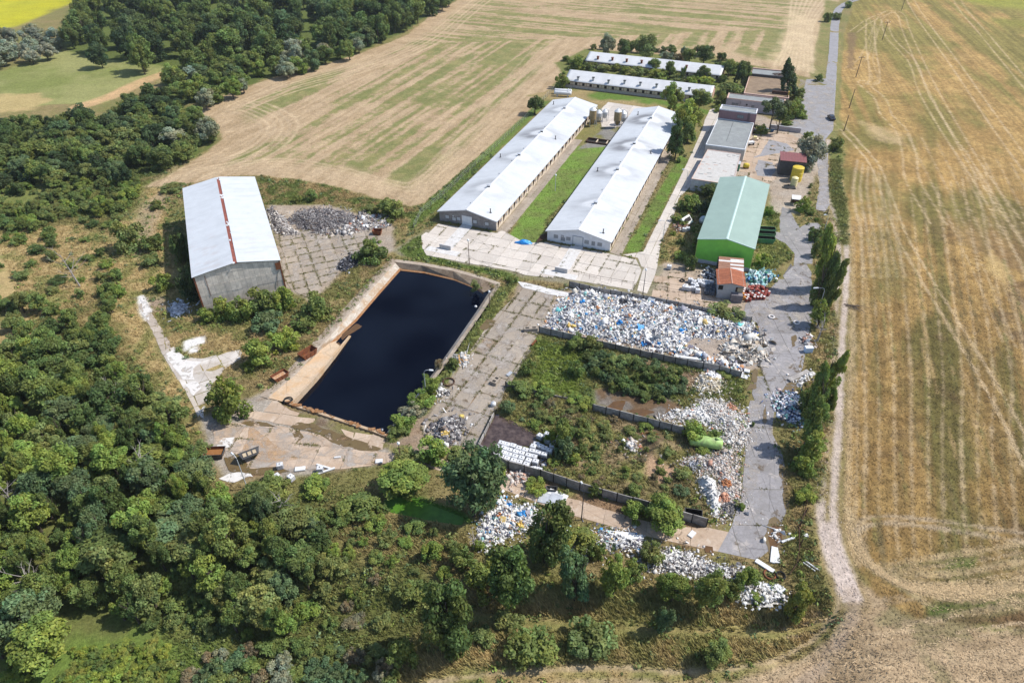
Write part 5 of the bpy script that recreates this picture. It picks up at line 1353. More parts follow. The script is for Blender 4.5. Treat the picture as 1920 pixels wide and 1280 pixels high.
# ---- small gate house with rust roof and striped lean-to
hs = thing("gate_house", "small grey house with rusty gable roof and striped sheet lean-to", "house", (45.4, 127.2, 0), -.19)
HWd, HD = 5.9, 5.6
hp = [(0.3, 0), (HWd - .3, 0), (HWd - .3, 3.85), (HWd / 2, 4.25), (.3, 3.85)]
m_hs = M_plain("pale_grey_render", (.44, .43, .43), .9, .1, var=.15, dirt=(.3, .28, .28), dirt_amt=.4)
mb = MB(); mb.wallpoly(hp, 0, .25); mb.wallpoly(hp, HD - .25, HD); mb.box(.3, .55, .25, HD - .25, 0, 3.85); mb.box(HWd - .55, HWd - .3, .25, HD - .25, 0, 3.85); mb.build("wall", m_hs, hs)
for s, x0, x1 in ((0, -.15, HWd / 2), (1, HWd + .15, HWd / 2)):
    n = 6
    for k in range(n):
        y0, y1 = -.5 + k * (HD + 1) / n, -.5 + (k + 1) * (HD + 1) / n - .03
        z0, z1 = 3.75, 4.4
        f = [(0, 1, 2, 3), (7, 6, 5, 4), (0, 3, 7, 4), (0, 4, 5, 1), (2, 6, 7, 3)]
        vs = [(x0, y0, z0), (x1, y0, z1), (x1, y1, z1), (x0, y1, z0)]; vs += [(a, b, c - .08) for a, b, c in vs]
        if s: f = [q[::-1] for q in f]
        MB().add(vs, f).build("roof_sheet", M_plain("rust_sheet", (.30, .105, .055), .8, .2, var=.3, scale=1.8, rnd=.12) if not (s or k) else bpy.data.materials["rust_sheet"], hs)
MB().box(HWd / 2 - .1, HWd / 2 + .1, -.52, HD + .52, 4.4, 4.46).build("ridge_cap", M_plain("salmon_cap", (.45, .25, .18), .7, .2), hs)
MB().box(.28, 1.3, -.03, .05, 2.2, 3.3).build("window", m_dark, hs)
o = MB().box(HWd - 1.9, HWd - .3, -.04, .05, 2.0, 3.2).build("window", m_brownwood, hs); MB().box(HWd - 1.5, HWd - .35, -.06, .0, 2.1, 3.1).build("pane", M_plain("tan_board", (.48, .36, .22), .8, .2), o)
MB().box(3.2, HWd - .25, -1.3, -.01, 0, 1.9).build("porch", M_plain("grey_brown_porch", (.20, .18, .19), .85, .15), hs)
m_str_w, m_str_r = M_plain("white_sheet", (.66, .66, .67), .6, .3, var=.15, dirt=(.4, .3, .25), dirt_amt=.4), M_plain("rust_stripe", (.30, .16, .11), .8, .2, var=.3)
nst = 8
for k in range(nst):
    y0, y1 = HD + .55 + k * .68, HD + .55 + (k + 1) * .68 - .03
    z = 3.75 + .04 * k; skew = .05 * k
    half = [(m_str_w if k in (0, 2, 5, 6) else m_str_r, 0.5 if k < 6 else .7), ]
    xa, xb, xm = .4 + skew, HWd + .1 + skew, 3.0 + skew
    left_m = m_str_w if k == 5 else m_str_r
    right_m = m_str_w if k in (0, 1, 3, 5, 6) else m_str_r
    MB().box(xa, xm, y0, y1, z - .06, z).build("roof_sheet", left_m, hs); MB().box(xm + .01, xb, y0, y1, z - .06, z).build("roof_sheet", right_m, hs)
mb = MB(); mb.box(.6, .8, HD + 5.6, HD + 5.8, 0, 3.9); mb.box(HWd, HWd + .2, HD + 5.6, HD + 5.8, 0, 3.9); mb.box(.6, HWd + .2, HD + 5.9, HD + 6.0, 0, 3.9); mb.build("lean_to_frame", m_darkmetal, hs)

# ---- walls of concrete panels round the bays
m_panel = M_plain("concrete_panel", (.36, .34, .32), .9, .1, var=.3, scale=1.5, dirt=(.14, .12, .11), dirt_amt=.8, dirt_scale=.7, rnd=.12)
m_postc = M_plain("dark_concrete_post", (.045, .04, .038), .9, .1, var=.3)


def panel_wall(pts, label, h=1.7, pl=2.55, base_z_=0.0, cap=True, z_at_top=True):
    """pts: photo points along the top edge"""
    w = PL(pts, h) if z_at_top else PL(pts)
    root = thing("concrete_wall", label, "wall", (w[0][0], w[0][1], 0))
    o = w[0]
    for a, b in zip(w[:-1], w[1:]):
        L = np.linalg.norm(b - a); n = max(1, round(L / pl)); d = (b - a) / L; nn = np.array([-d[1], d[0]])
        for k in range(n):
            s, e = a + d * (L * k / n + .08) - o, a + d * (L * (k + 1) / n - .08) - o
            dz = R.uniform(-.05, .04); off = nn * R.uniform(-.02, .02)
            ins = .1
            MB().prism([tuple(s + off - nn * .06), tuple(e + off - nn * .06), tuple(e + off + nn * .06), tuple(s + off + nn * .06)], -.15, h + dz).build("panel", m_panel, root)
            p = a + d * (L * k / n) - o
            MB().prism([tuple(p - d * .075 - nn * .1), tuple(p + d * .075 - nn * .1), tuple(p + d * .075 + nn * .1), tuple(p - d * .075 + nn * .1)], -.15, h + .03).build("post", m_postc, root)
        p = b - o
        MB().prism([tuple(p - d * .075 - nn * .1), tuple(p + d * .075 - nn * .1), tuple(p + d * .075 + nn * .1), tuple(p - d * .075 + nn * .1)], -.15, h + .03).build("post", m_postc, root)
    return root


W1 = [(1068, 527), (1125, 540), (1228, 557), (1317, 575), (1410, 594)]
panel_wall(W1, "concrete panel wall behind the long white rubbish bay", 1.6)
panel_wall([(1011, 611), (1056, 622), (1180, 651), (1290, 674), (1350, 685), (1391, 696)], "concrete panel wall between the long rubbish bay and the scrub mounds", 1.6)
panel_wall([(948, 715), (1006, 731)], "short end of the broken panel wall beside the slab road bushes", 1.1)
panel_wall([(1030, 738), (1080, 749)], "low remains of the broken panel wall among the bay bushes", .5)
panel_wall([(1112, 757), (1137, 763), (1215, 783), (1284, 800), (1300, 806)], "concrete panel wall across the middle of the overgrown bays", 1.7)
panel_wall([(897, 832), (953, 864), (1014, 880), (1088, 904), (1129, 916), (1217, 940), (1328, 972)], "long concrete panel wall in front of the stacked white tanks", 1.9)
panel_wall([(926, 772), (897, 832)], "short dark wall beside the brown puddle and tanks", 1.0)

# ---- light railing along the top of the long bay and wire fence beside the harvested field
m_rail = M_plain("rusty_rail", (.16, .10, .075), .8, .2, var=.3)
rl = PL([(1085, 524), (1125, 533), (1228, 550), (1317, 568), (1345, 574)], .6)
root = thing("railing", "thin rusty railing along the top of the rubbish bay wall", "railing", (*rl[0], 0))
for a, b in zip(rl[:-1], rl[1:]):
    L = np.linalg.norm(b - a); n = max(1, round(L / 2.4))
    for k in range(n):
        p = a + (b - a) * k / n - rl[0]; MB().tube([(p[0], p[1] + .35, 1.2), (p[0], p[1] + .35, 2.55)], .035, 5).build("post", m_rail, root)
    for z in (1.95, 2.45):
        MB().tube([(*(a - rl[0] + [0, .35]), z), (*(b - rl[0] + [0, .35]), z)], .025, 4).build("rail", m_rail, root)
m_wood = M_plain("weathered_post", (.20, .165, .13), .9, .1, var=.3)
fl = PL([(776, 430), (790, 402), (832, 368), (885, 318), (938, 270), (988, 222), (1012, 197), (1040, 168), (1054, 152)])
root = thing("wire_fence", "post and wire fence between the harvested field and the grass verge", "fence", (*fl[0], 0))
acc = 0
for a, b in zip(fl[:-1], fl[1:]):
    L = np.linalg.norm(b - a); n = max(1, round(L / 2.6))
    for k in range(n):
        p = a + (b - a) * k / n - fl[0]; q = R.uniform(-.06, .06)
        MB().tube([(p[0], p[1], -.1), (p[0] + q, p[1], 1.9)], .055, 5).build("post", m_wood, root)
    for z in (.6, 1.2, 1.75): MB().tube([(*(a - fl[0]), z), (*(b - fl[0]), z)], .012, 3, caps=False).build("wire", m_galv, root)
wl2 = PL([(1412, 230), (1450, 236), (1488, 246)])
root = thing("yard_wall", "low grey rendered wall beside the green wheelie bins", "wall", (*P(1450, 243), 0), -.39)
MB().box(-1.5, 8.8, -.12, .12, 0, 1.5).build("wall_face", m_lilac, root); MB().box(-1.55, 8.85, -.16, .16, 1.5, 1.58).build("coping", m_plinth, root)
fb_ = PL([(970, 523), (1000, 530), (1040, 540), (1066, 545)])
root = thing("mesh_fence", "thin mesh fence above the pale slope at the end of the slab road", "fence", (*fb_[0], 0))
for a, b in zip(fb_[:-1], fb_[1:]):
    for k in range(3):
        p = a + (b - a) * k / 3 - fb_[0]; MB().tube([(p[0], p[1], 0), (p[0], p[1], 1.4)], .03, 4).build("post", m_rail, root)
    MB().tube([(*(a - fb_[0]), 1.35), (*(b - fb_[0]), 1.35)], .015, 3, caps=False).build("wire", m_rail, root)
sl = sheet("pale_slope", [(968, 527), (1000, 534), (1068, 550), (1068, 558), (1030, 552), (980, 540)], .1, m_chalk, .2, .6, 4)
# ------------------------------------------------------------------ rubbish
ICO_V = []
_bm = bmesh.new(); bmesh.ops.create_icosphere(_bm, subdivisions=1, radius=1.0)
ICO_V = np.array([v.co[:] for v in _bm.verts]); ICO_F = np.array([[v.index for v in f.verts] for f in _bm.faces]); _bm.free()
OCT_V = np.array([(1, 0, 0), (-.9, .2, 0), (.1, 1, .1), (0, -.9, -.1), (.2, .1, .9), (-.1, 0, -.8)], float)
OCT_F = np.array([(0, 2, 4), (2, 1, 4), (1, 3, 4), (3, 0, 4), (2, 0, 5), (1, 2, 5), (3, 1, 5), (0, 3, 5)])
BOX_V = np.array([(-1, -1, -1), (1, -1, -1), (1, 1, -1), (-1, 1, -1), (-1, -1, 1), (1, -1, 1), (1, 1, 1), (-1, 1, 1)], float)
BOX_F = np.array([(0, 2, 1), (0, 3, 2), (4, 5, 6), (4, 6, 7), (0, 1, 5), (0, 5, 4), (1, 2, 6), (1, 6, 5), (2, 3, 7), (2, 7, 6), (3, 0, 4), (3, 4, 7)])
SH_V = np.array([(x, y, 0.35 * math.sin(2.1 * x + y) + .2 * math.cos(3 * y)) for y in (-1, 0, 1) for x in (-1, 0, 1)], float)
SH_F = np.array([(a, a + 1, a + 4, a + 3) for a in (0, 1, 3, 4)]); SH_F = np.vstack([SH_F[:, [0, 1, 2]], SH_F[:, [0, 2, 3]]])


def rand_rot(n, rng, tilt=1.0):
    a, b, c = rng.uniform(0, 2 * math.pi, n), rng.normal(0, .7 * tilt, n), rng.normal(0, .7 * tilt, n)
    ca, sa, cb, sb, cc, sc = np.cos(a), np.sin(a), np.cos(b), np.sin(b), np.cos(c), np.sin(c)
    Rz = np.zeros((n, 3, 3)); Rz[:, 0, 0] = ca; Rz[:, 0, 1] = -sa; Rz[:, 1, 0] = sa; Rz[:, 1, 1] = ca; Rz[:, 2, 2] = 1
    Rx = np.zeros((n, 3, 3)); Rx[:, 0, 0] = 1; Rx[:, 1, 1] = cb; Rx[:, 1, 2] = -sb; Rx[:, 2, 1] = sb; Rx[:, 2, 2] = cb
    Ry = np.zeros((n, 3, 3)); Ry[:, 0, 0] = cc; Ry[:, 0, 2] = sc; Ry[:, 2, 0] = -sc; Ry[:, 2, 2] = cc; Ry[:, 1, 1] = 1
    return Rz @ Rx @ Ry


def batch(tv, tf, pos, rot, sc, col, jig=0.0, rng=None):
    n, k = len(pos), len(tv)
    loc = tv[None] * sc[:, None, :]
    if jig: loc = loc * (1 + rng.uniform(-jig, jig, (n, k, 1)))
    V = np.einsum('nij,nkj->nki', rot, loc) + pos[:, None, :]
    F = tf[None] + (np.arange(n) * k)[:, None, None]
    return V.reshape(-1, 3), F.reshape(-1, tf.shape[1]), np.repeat(col, k, 0)


PAL_WHITE = ([(.70, .69, .675)] * 20 + [(.60, .595, .59)] * 8 + [(.34, .35, .39)] * 6 + [(.61, .57, .50)] * 3 + [(.08, .08, .11), (.20, .19, .22), (.25, .25, .29), (.24, .17, .13), (.17, .16, .2),
              (.55, .40, .15), (.45, .22, .10), (.05, .24, .50), (.25, .50, .48), (.12, .13, .22)])
PAL_DARK = [(.03, .03, .035)] * 5 + [(.07, .07, .08)] * 3 + [(.45, .45, .47), (.02, .04, .10)]
PAL_GREY = [(.13, .12, .125)] * 5 + [(.20, .185, .185)] * 3 + [(.30, .285, .28)] * 2 + [(.09, .08, .085), (.45, .43, .42), (.20, .15, .12)]
PAL_RUBBLE = [(.56, .525, .485)] * 6 + [(.42, .365, .31)] * 4 + [(.32, .265, .22)] * 4 + [(.56, .55, .54)] * 4 + [(.40, .17, .10), (.20, .17, .15), (.30, .32, .36), (.12, .12, .13)]
PAL_CHALK = [(.66, .65, .635)] * 8 + [(.50, .48, .46)] * 3 + [(.38, .36, .35), (.6, .57, .52)]
PAL_CREAM = [(.55, .47, .33)] * 5 + [(.58, .54, .47)] * 4 + [(.42, .32, .18), (.72, .72, .72)]
PAL_BLUEW = [(.66, .68, .74)] * 5 + [(.35, .40, .52)] * 3 + [(.03, .035, .06)] * 4 + [(.03, .07, .2), (.2, .45, .42), (.55, .42, .4), (.72, .66, .62)]
PAL_PINK = [(.50, .42, .37)] * 5 + [(.57, .52, .48)] * 4 + [(.46, .25, .18)] * 2 + [(.3, .25, .22), (.2, .2, .22)]
m_rub = M_attr("rubbish", .6, .3, .25, 4.0)
m_rubmat = M_attr("rubble", .95, .1, .35, 3.0, .5)


def heap(name, label, pts, n, pal, hmax, size=(.18, .55), kinds=(.6, .2, .15, .05), soft=3.0, seed=1, base=None, mat=None, stick=1.6, cat="rubbish heap", margin=.2, accents=()):
    """a mound with n crumpled pieces on it"""
    rng = np.random.default_rng(seed)
    poly = PL(pts); lo, hi = poly.min(0), poly.max(0); cen = (lo + hi) / 2
    root = thing(name, label, cat, (cen[0], cen[1], float(base_z(*cen))))
    def hgt(x, y):
        d = sdf(poly, x, y)
        return hmax * sstep(-margin, soft, d) * (.45 + .9 * fbm(x, y, 3.5, seed + 5, 3)), d
    # mound
    st = .45
    xs, ys = np.arange(lo[0] - 1, hi[0] + 1.1, st), np.arange(lo[1] - 1, hi[1] + 1.1, st)
    xx, yy = np.meshgrid(xs, ys); h, d = hgt(xx.ravel(), yy.ravel())
    zz = h - .04 - .3 * (d < -.3) + .12 * (rng.random(len(h)) - .5) * (d > 0)
    V = np.stack([xx.ravel() - cen[0], yy.ravel() - cen[1], zz], 1); nx = len(xs)
    i = (np.arange(len(ys) - 1)[:, None] * nx + np.arange(nx - 1)[None]).ravel()
    f = np.stack([i, i + 1, i + nx + 1, i + nx], 1); f = f[(d[f] > -.7).any(1)]
    pc = np.array(pal); cols = pc[rng.integers(0, len(pc), len(V))] * .85
    if base is not None: cols = np.array(base) * (.72 + .5 * fbm(V[:, 0], V[:, 1], 1.6, seed, 4)[:, None] + .12 * rng.random((len(V), 1)))
    link("mound", mesh_np("mound", V, f, cols), mat or m_rubmat, root)
    # pieces
    p = np.empty((0, 2))
    while len(p) < n:
        q = rng.uniform(lo - 2.2, hi + 2.2, (n * 3, 2)); dd = sdf(poly, q[:, 0], q[:, 1]) + 1.6 * (fbm(q[:, 0], q[:, 1], 2.5, seed + 21, 3) - .5)
        keep = rng.random(len(q)) < sstep(-.9, .8, dd) * .92 + .035 * (dd > -2.2); p = np.vstack([p, q[keep]])
    p = p[:n]; h, d = hgt(p[:, 0], p[:, 1])
    s = rng.uniform(size[0], size[1], n) * (.6 + .8 * rng.random(n) ** 2) * np.where(rng.random(n) < (.035 if n > 3000 else 0), 2.0, 1.0)
    z = h + s * rng.uniform(0, .5, n)
    cl = vnoise(p[:, 0], p[:, 1], 2.0, seed + 3)
    ci = np.where(rng.random(n) < .4 * (cl > .66), rng.integers(int(len(pc) * .5), int(len(pc) * .82) + 1, n), rng.integers(0, len(pc), n))
    col = pc[ci] * (.82 + .3 * rng.random((n, 1)))
    for (u, v, c, rad) in accents:
        a = P(u, v, .6); m_ = np.hypot(p[:, 0] - a[0], p[:, 1] - a[1]) < rad * .62
        col[m_] = np.array(c) * (.8 + .4 * rng.random((m_.sum(), 1)))
    pos = np.stack([p[:, 0] - cen[0], p[:, 1] - cen[1], z], 1); rot = rand_rot(n, rng)
    kk = rng.choice(4, n, p=kinds); Vs, Fs, Cs = [], [], []; b = 0
    kk[(kk == 0) & (rng.random(n) < .72)] = 4
    for k, (tv, tf, jg) in enumerate(((ICO_V, ICO_F, .35), (BOX_V, BOX_F, .15), (SH_V, SH_F, .2), (BOX_V, BOX_F, .05), (OCT_V, OCT_F, .3))):
        m_ = kk == k
        if not m_.any(): continue
        c = m_.sum()
        sc = np.stack([s[m_] * rng.uniform(.6, 1.2, c), s[m_] * rng.uniform(.5, 1.1, c), s[m_] * rng.uniform(.3, .7, c)], 1)
        if k == 3: sc = np.stack([s[m_] * stick * rng.uniform(.8, 2.0, c), .05 + .05 * rng.random(c), .03 + .04 * rng.random(c)], 1)
        if k == 2: sc[:, 2] = s[m_] * .5
        v, f2, c2 = batch(tv, tf, pos[m_], rot[m_], sc, col[m_], jg, rng)
        Vs.append(v); Fs.append(f2 + b); Cs.append(c2); b += len(v)
    o = link("scraps", mesh_np("scraps", np.vstack(Vs), np.vstack(Fs), np.vstack(Cs)), m_rub, root)
    tag(o, kind="stuff")
    return root


BL, TQ, OR, DK, GD = (.02, .22, .55), (.2, .6, .6), (.42, .17, .07), (.06, .06, .07), (.6, .42, .12)
heap("rubbish_heap", "vast heap of white plastic rubbish filling the long walled bay", [(1085, 543), (1128, 546), (1200, 557), (1270, 570), (1345, 590), (1405, 602), (1425, 628), (1418, 640), (1360, 634), (1290, 634), (1282, 650), (1296, 668),
     (1270, 668), (1220, 655), (1180, 645), (1120, 632), (1060, 620), (1022, 612), (1036, 588), (1058, 560)], 15000, PAL_WHITE, 1.1, (.10, .36), (.36, .10, .47, .07), 4.0, 1,
     accents=((1090, 569, BL, .9), (1052, 582, TQ, 1.1), (1160, 608, BL, 1.1), (1122, 580, OR, .7), (1207, 642, BL, .9), (1235, 644, BL, .7), (1176, 596, OR, .8), (1142, 560, GD, 1.0), (1070, 610, GD, 1.0), (1130, 604, GD, .9),
              (1112, 574, DK, 1.1), (1168, 568, DK, 1.6), (1278, 622, BL, .8), (1384, 610, TQ, 1.2), (1418, 620, (.02, .07, .25), 1.1), (1416, 614, DK, 1.0), (1225, 568, BL, .7), (1172, 642, DK, 1.2), (1034, 614, (.03, .1, .35), .7)))
heap("rubbish_heap", "flattened pale sheets dumped where the long bay opens to the road", [(1352, 655), (1390, 632), (1428, 640), (1430, 668), (1408, 680), (1392, 678), (1372, 672)], 900, [(.54, .48, .41)] * 6 + [(.48, .48, .46)] * 3 + [(.36, .29, .21)], .3, (.2, .75), (.05, .1, .8, .05), 2, 2)
heap("rubbish_heap", "strip of colourful scrap along the wall end beside the road", [(1300, 662), (1330, 672), (1392, 692), (1390, 700), (1352, 686), (1310, 676)], 420, PAL_WHITE + [(.5, .2, .05)] * 4 + [DK] * 4, .8, (.2, .55), (.4, .35, .15, .1), 1.5, 3)
heap("rubbish_heap", "pale heap of cream lumps with white bags on top beside the wall end", [(1302, 730), (1310, 706), (1330, 692), (1352, 705), (1358, 716), (1345, 732), (1318, 738)], 1500, PAL_CREAM, 1.1, (.08, .28), (.4, .2, .35, .05), 2.5, 4, accents=((1338, 702, (.7, .7, .72), 2.2), (1326, 697, (.4, .12, .1), .6), (1352, 706, DK, .6)))
heap("rubble_heap", "broad heap of broken white rubble spilling toward the grey road", [(1240, 785), (1290, 760), (1318, 742), (1345, 748), (1372, 752), (1398, 775), (1410, 800), (1398, 840), (1376, 852), (1352, 842), (1345, 806), (1320, 790), (1300, 800)], 4600,
     PAL_RUBBLE + PAL_CHALK, 1.1, (.04, .19), (.42, .33, .2, .05), 4.5, 5, base=(.50, .455, .41), accents=((1374, 760, (.42, .2, .13), 1.6), (1384, 766, (.55, .35, .2), 1.0)))
heap("chalk_heap", "smooth white chalky tongue at the edge of the broken rubble", [(1240, 784), (1296, 760), (1316, 742), (1330, 756), (1345, 790), (1352, 812), (1330, 800), (1300, 792), (1270, 790)], 500, PAL_CHALK, 2.0, (.08, .25), (.5, .4, .08, .02), 4, 6, base=(.56, .55, .54))
heap("rubble_heap", "grey and white rubble ridge with weeds below the green tank", [(1262, 868), (1290, 852), (1325, 848), (1362, 836), (1385, 855), (1392, 900), (1390, 940), (1372, 970), (1352, 975), (1340, 940), (1330, 900), (1290, 880)], 4600, PAL_RUBBLE + PAL_PINK, 1.1,
     (.04, .19), (.4, .34, .2, .06), 4.5, 7, base=(.43, .38, .335), accents=((1362, 905, OR, 1.4), (1358, 932, (.5, .25, .16), 1.6), (1372, 952, (.12, .115, .12), 2.3), (1300, 872, (.3, .31, .34), 1.8)))
heap("chalk_heap", "smooth white chalky streak running down the rubble ridge", [(1302, 898), (1322, 888), (1342, 902), (1352, 930), (1352, 960), (1342, 972), (1328, 950)], 300, PAL_CHALK, 2.4, (.08, .25), (.5, .4, .08, .02), 2.5, 8, base=(.56, .55, .54))
heap("rubbish_heap", "blue and black bagged rubbish heap under the poplars by the road", [(1450, 755), (1472, 738), (1492, 738), (1506, 765), (1506, 795), (1488, 796), (1462, 784)], 1700, PAL_BLUEW, 1.0, (.10, .36), (.6, .15, .2, .05), 2.5, 9)
heap("rubbish_heap", "white rubbish heap at the edge of the trees below the lower lane", [(902, 985), (922, 962), (945, 940), (962, 950), (1000, 955), (1010, 962), (996, 985), (960, 1000), (925, 1018), (905, 1014)], 4200, PAL_WHITE, .9, (.08, .28), (.45, .12, .38, .05), 3, 10,
     accents=((980, 960, BL, 1.0), (935, 965, OR, .6), (975, 981, GD, .9), (955, 942, BL, .6)))
heap("rubbish_heap", "white scrap and splintered boards tipped over the bank edge by the hedge trees", [(1060, 1015), (1110, 995), (1150, 990), (1200, 1010), (1205, 1030), (1150, 1030), (1100, 1045), (1065, 1035)], 1300, PAL_WHITE + PAL_GREY, .5, (.08, .28), (.25, .2, .3, .25), 2, 11)
heap("rubbish_heap", "white rubbish tipped over the bank below the end of the grey road", [(1215, 1060), (1235, 1035), (1262, 1028), (1300, 1040), (1330, 1055), (1385, 1070), (1380, 1082), (1320, 1080), (1260, 1078)], 2000, PAL_CHALK * 2 + PAL_GREY, .6, (.08, .28), (.3, .15, .35, .2), 2, 12)
heap("rubbish_heap", "white boards and rubble at the bank corner near the lane", [(1395, 1090), (1420, 1088), (1458, 1098), (1462, 1118), (1430, 1128), (1390, 1118)], 900, PAL_CHALK + PAL_DARK[:2], .4, (.08, .3), (.25, .25, .4, .1), 1.5, 13)
heap("cable_heap", "dark grey heap of tangled cable scrap beside the storage hall", [(540, 412), (556, 400), (585, 393), (622, 392), (660, 405), (672, 420), (640, 428), (600, 438), (570, 432)], 3000, PAL_GREY, 1.3, (.10, .30), (.2, .1, .15, .55), 4, 14, base=(.10, .09, .095), stick=2.6)
heap("cable_heap", "low pale grey scatter of cable scrap along the storage hall", [(500, 395), (512, 388), (535, 402), (545, 430), (560, 440), (530, 442), (512, 430)], 900, PAL_GREY + PAL_RUBBLE[:6], 1.0, (.12, .35), (.3, .1, .2, .4), 2, 15, base=(.32, .29, .28), stick=2)
heap("rubbish_heap", "pale scraps and big white sacks at the field end of the cable heap", [(600, 440), (640, 428), (680, 400), (735, 405), (730, 425), (690, 432), (650, 442)], 800, PAL_RUBBLE + PAL_GREY, .6, (.15, .5), (.35, .2, .25, .2), 1.5, 16, accents=((685, 422, (.72, .74, .78), 1.2), (702, 426, (.70, .72, .75), 1.2), (682, 410, (.65, .66, .68), 1.2)))
heap("tyre_heap", "black heap of old tyres on the slab yard beside a bush", [(628, 505), (640, 488), (660, 478), (674, 482), (668, 496), (645, 510)], 500, PAL_DARK, .9, (.12, .3), (.6, .1, .2, .1), 1.5, 17, base=(.03, .03, .035))
heap("rubbish_heap", "white plastic pile tinted bluish for the shade of the storage hall", [(317, 582), (322, 571), (340, 568), (354, 574), (350, 588), (336, 594), (322, 594)], 420, [(.62, .63, .66)] * 6 + [(.40, .42, .46)] * 3, .5, (.15, .4), (.6, .1, .25, .05), 1.5, 18)  # blue cast of skylit shade is put into the scrap colours
heap("rubbish_heap", "dark timber scrap and yellow boards on the near end of the slab road", [(808, 806), (822, 790), (850, 782), (872, 788), (868, 812), (850, 830), (828, 840), (818, 822)], 700, PAL_GREY * 2 + PAL_CHALK[:6] + [(.55, .42, .12)], .6, (.15, .5), (.15, .2, .3, .35), 1.8, 19, accents=((836, 814, GD, .8), (842, 828, (.12, .11, .12), .8)))
heap("rubbish_heap", "small heap of boards and pipes beside the pond lamp on the slab road", [(812, 735), (824, 728), (838, 736), (822, 742)], 120, PAL_GREY + PAL_CHALK, .5, (.15, .45), (.1, .2, .3, .4), 1, 20)
heap("rubbish_heap", "white rails and an orange lump on the weedy edge of the slab road", [(856, 668), (868, 664), (884, 672), (872, 682), (858, 680)], 110, PAL_CHALK + [(.55, .28, .05)], .4, (.15, .45), (.1, .2, .3, .4), 1, 21, accents=((869, 673, (.6, .3, .05), .6),))
heap("rubble_heap", "small pinkish rubble heap below the panel wall beside a round bush", [(958, 888), (974, 882), (992, 888), (990, 902), (968, 904)], 420, PAL_PINK, .8, (.08, .28), (.4, .4, .1, .1), 1.5, 22)
heap("rubbish_heap", "dark and white scrap in the shade along the green hall plinth", [(1316, 515), (1330, 506), (1345, 512), (1342, 524), (1328, 522)], 420, PAL_DARK + PAL_WHITE[:9], .6, (.12, .35), (.5, .2, .25, .05), 1.2, 23)
heap("rubbish_heap", "rusty brush scrap and debris on the edge of the inner road", [(1264, 425), (1275, 412), (1290, 410), (1296, 420), (1285, 432), (1268, 436)], 260, [(.22, .12, .08)] * 5 + [(.5, .48, .46)] * 2, .5, (.12, .4), (.15, .2, .25, .4), 1, 24)
heap("rubbish_heap", "white spill of broken bags in the brown puddle at the road end", [(1440, 1000), (1448, 992), (1462, 996), (1458, 1012), (1444, 1008)], 40, PAL_CHALK, .12, (.12, .4), (.3, .2, .4, .1), 1, 25)
heap("rubbish_heap", "light rubbish scattered on the verge beside the blue tank", [(1508, 632), (1520, 628), (1520, 652), (1510, 656)], 110, PAL_CHALK + PAL_PINK, .3, (.12, .4), (.5, .2, .2, .1), 1, 26)
heap("rubbish_heap", "white bags and bottles under the second poplar clump", [(1492, 718), (1512, 700), (1518, 706), (1502, 725)], 120, PAL_CHALK, .4, (.15, .45), (.6, .2, .2, 0), 1, 27)
heap("rubble_heap", "scattered rubble in the middle of the overgrown front bay", [(1160, 830), (1185, 822), (1200, 836), (1198, 850), (1172, 842)], 260, PAL_RUBBLE, .6, (.1, .35), (.5, .35, .1, .05), 1.5, 28, accents=((1168, 828, (.7, .7, .7), 1.0),))

# ------------------------------------------------------------------ tanks, drums, skips, lamps and the rest
m_ibc = M_plain("white_plastic", (.58, .59, .61), .5, .35, var=.12, scale=2.5, dirt=(.48, .46, .45), dirt_amt=.5, dirt_scale=1.0, rnd=.07)
m_ibc_d = M_plain("dark_plastic", (.05, .06, .08), .5, .35, var=.2, rnd=.1)
m_cage = M_plain("cage_steel", (.36, .37, .40), .5, .5, .3, var=.2)
m_cap = M_plain("black_cap", (.03, .03, .03), .6, .3)
m_pal = M_plain("pallet_wood", (.22, .16, .11), .9, .1, var=.3)


def ibc_meshes(shell):
    t = MB(); s = .50
    t.prism([(-.56, -.47), (.56, -.47), (.58, -.45), (.58, .45), (.56, .47), (-.56, .47), (-.58, .45), (-.58, -.45)], .16, 1.06)
    t.prism([(-.56, -.46), (.56, -.46), (.56, .46), (-.56, .46)], 1.06, 1.14, 0, [(-.48, -.38), (.48, -.38), (.48, .38), (-.48, .38)])
    c = MB()
    for x in (-.4, 0, .4):
        for y in (-.485, .485): c.box(x - .015, x + .015, y - .015, y + .015, .14, 1.06)
    for y in (-.3, 0, .3):
        for x in (-.595, .595): c.box(x - .015, x + .015, y - .015, y + .015, .14, 1.06)
    for z in (.35, .7, 1.04):
        for y in (-.5, .5): c.box(-.61, .61, y - .012, y + .012, z - .015, z + .015)
        for x in (-.61, .61): c.box(x - .012, x + .012, -.5, .5, z - .015, z + .015)
    l = MB(); l.lathe([(.12, 1.13), (.12, 1.19), (.09, 1.2)], 8)
    p = MB(); p.box(-.6, .6, -.5, .5, .10, .145)
    for x in (-.5, 0, .5): p.box(x - .07, x + .07, -.5, .5, 0, .10)
    return [t.mesh("tank"), c.mesh("cage"), l.mesh("cap"), p.mesh("pallet")]


IBC_W, IBC_D = ibc_meshes(0), ibc_meshes(1)
for me, mt in zip(IBC_W, (m_ibc, m_cage, m_cap, m_pal)): me.materials.append(mt)
for me, mt in zip(IBC_D, (m_ibc_d, m_cage, m_cap, m_pal)): me.materials.append(mt)


def ibc(x, y, rz, label, group=None, dark=False, z=0.0, tip=0.0):
    r = thing("tank_container", label, "container tank", (x, y, z + float(base_z(x, y))), rz, group)
    if tip: r.rotation_euler[0] = tip; r.location[2] += .5
    r.scale = (.84, .9, .96)
    for nm, me in zip(("tank", "cage", "cap", "pallet"), IBC_D if dark else IBC_W):
        o = bpy.data.objects.new(nm, me); C.objects.link(o); o.parent = r
    return r


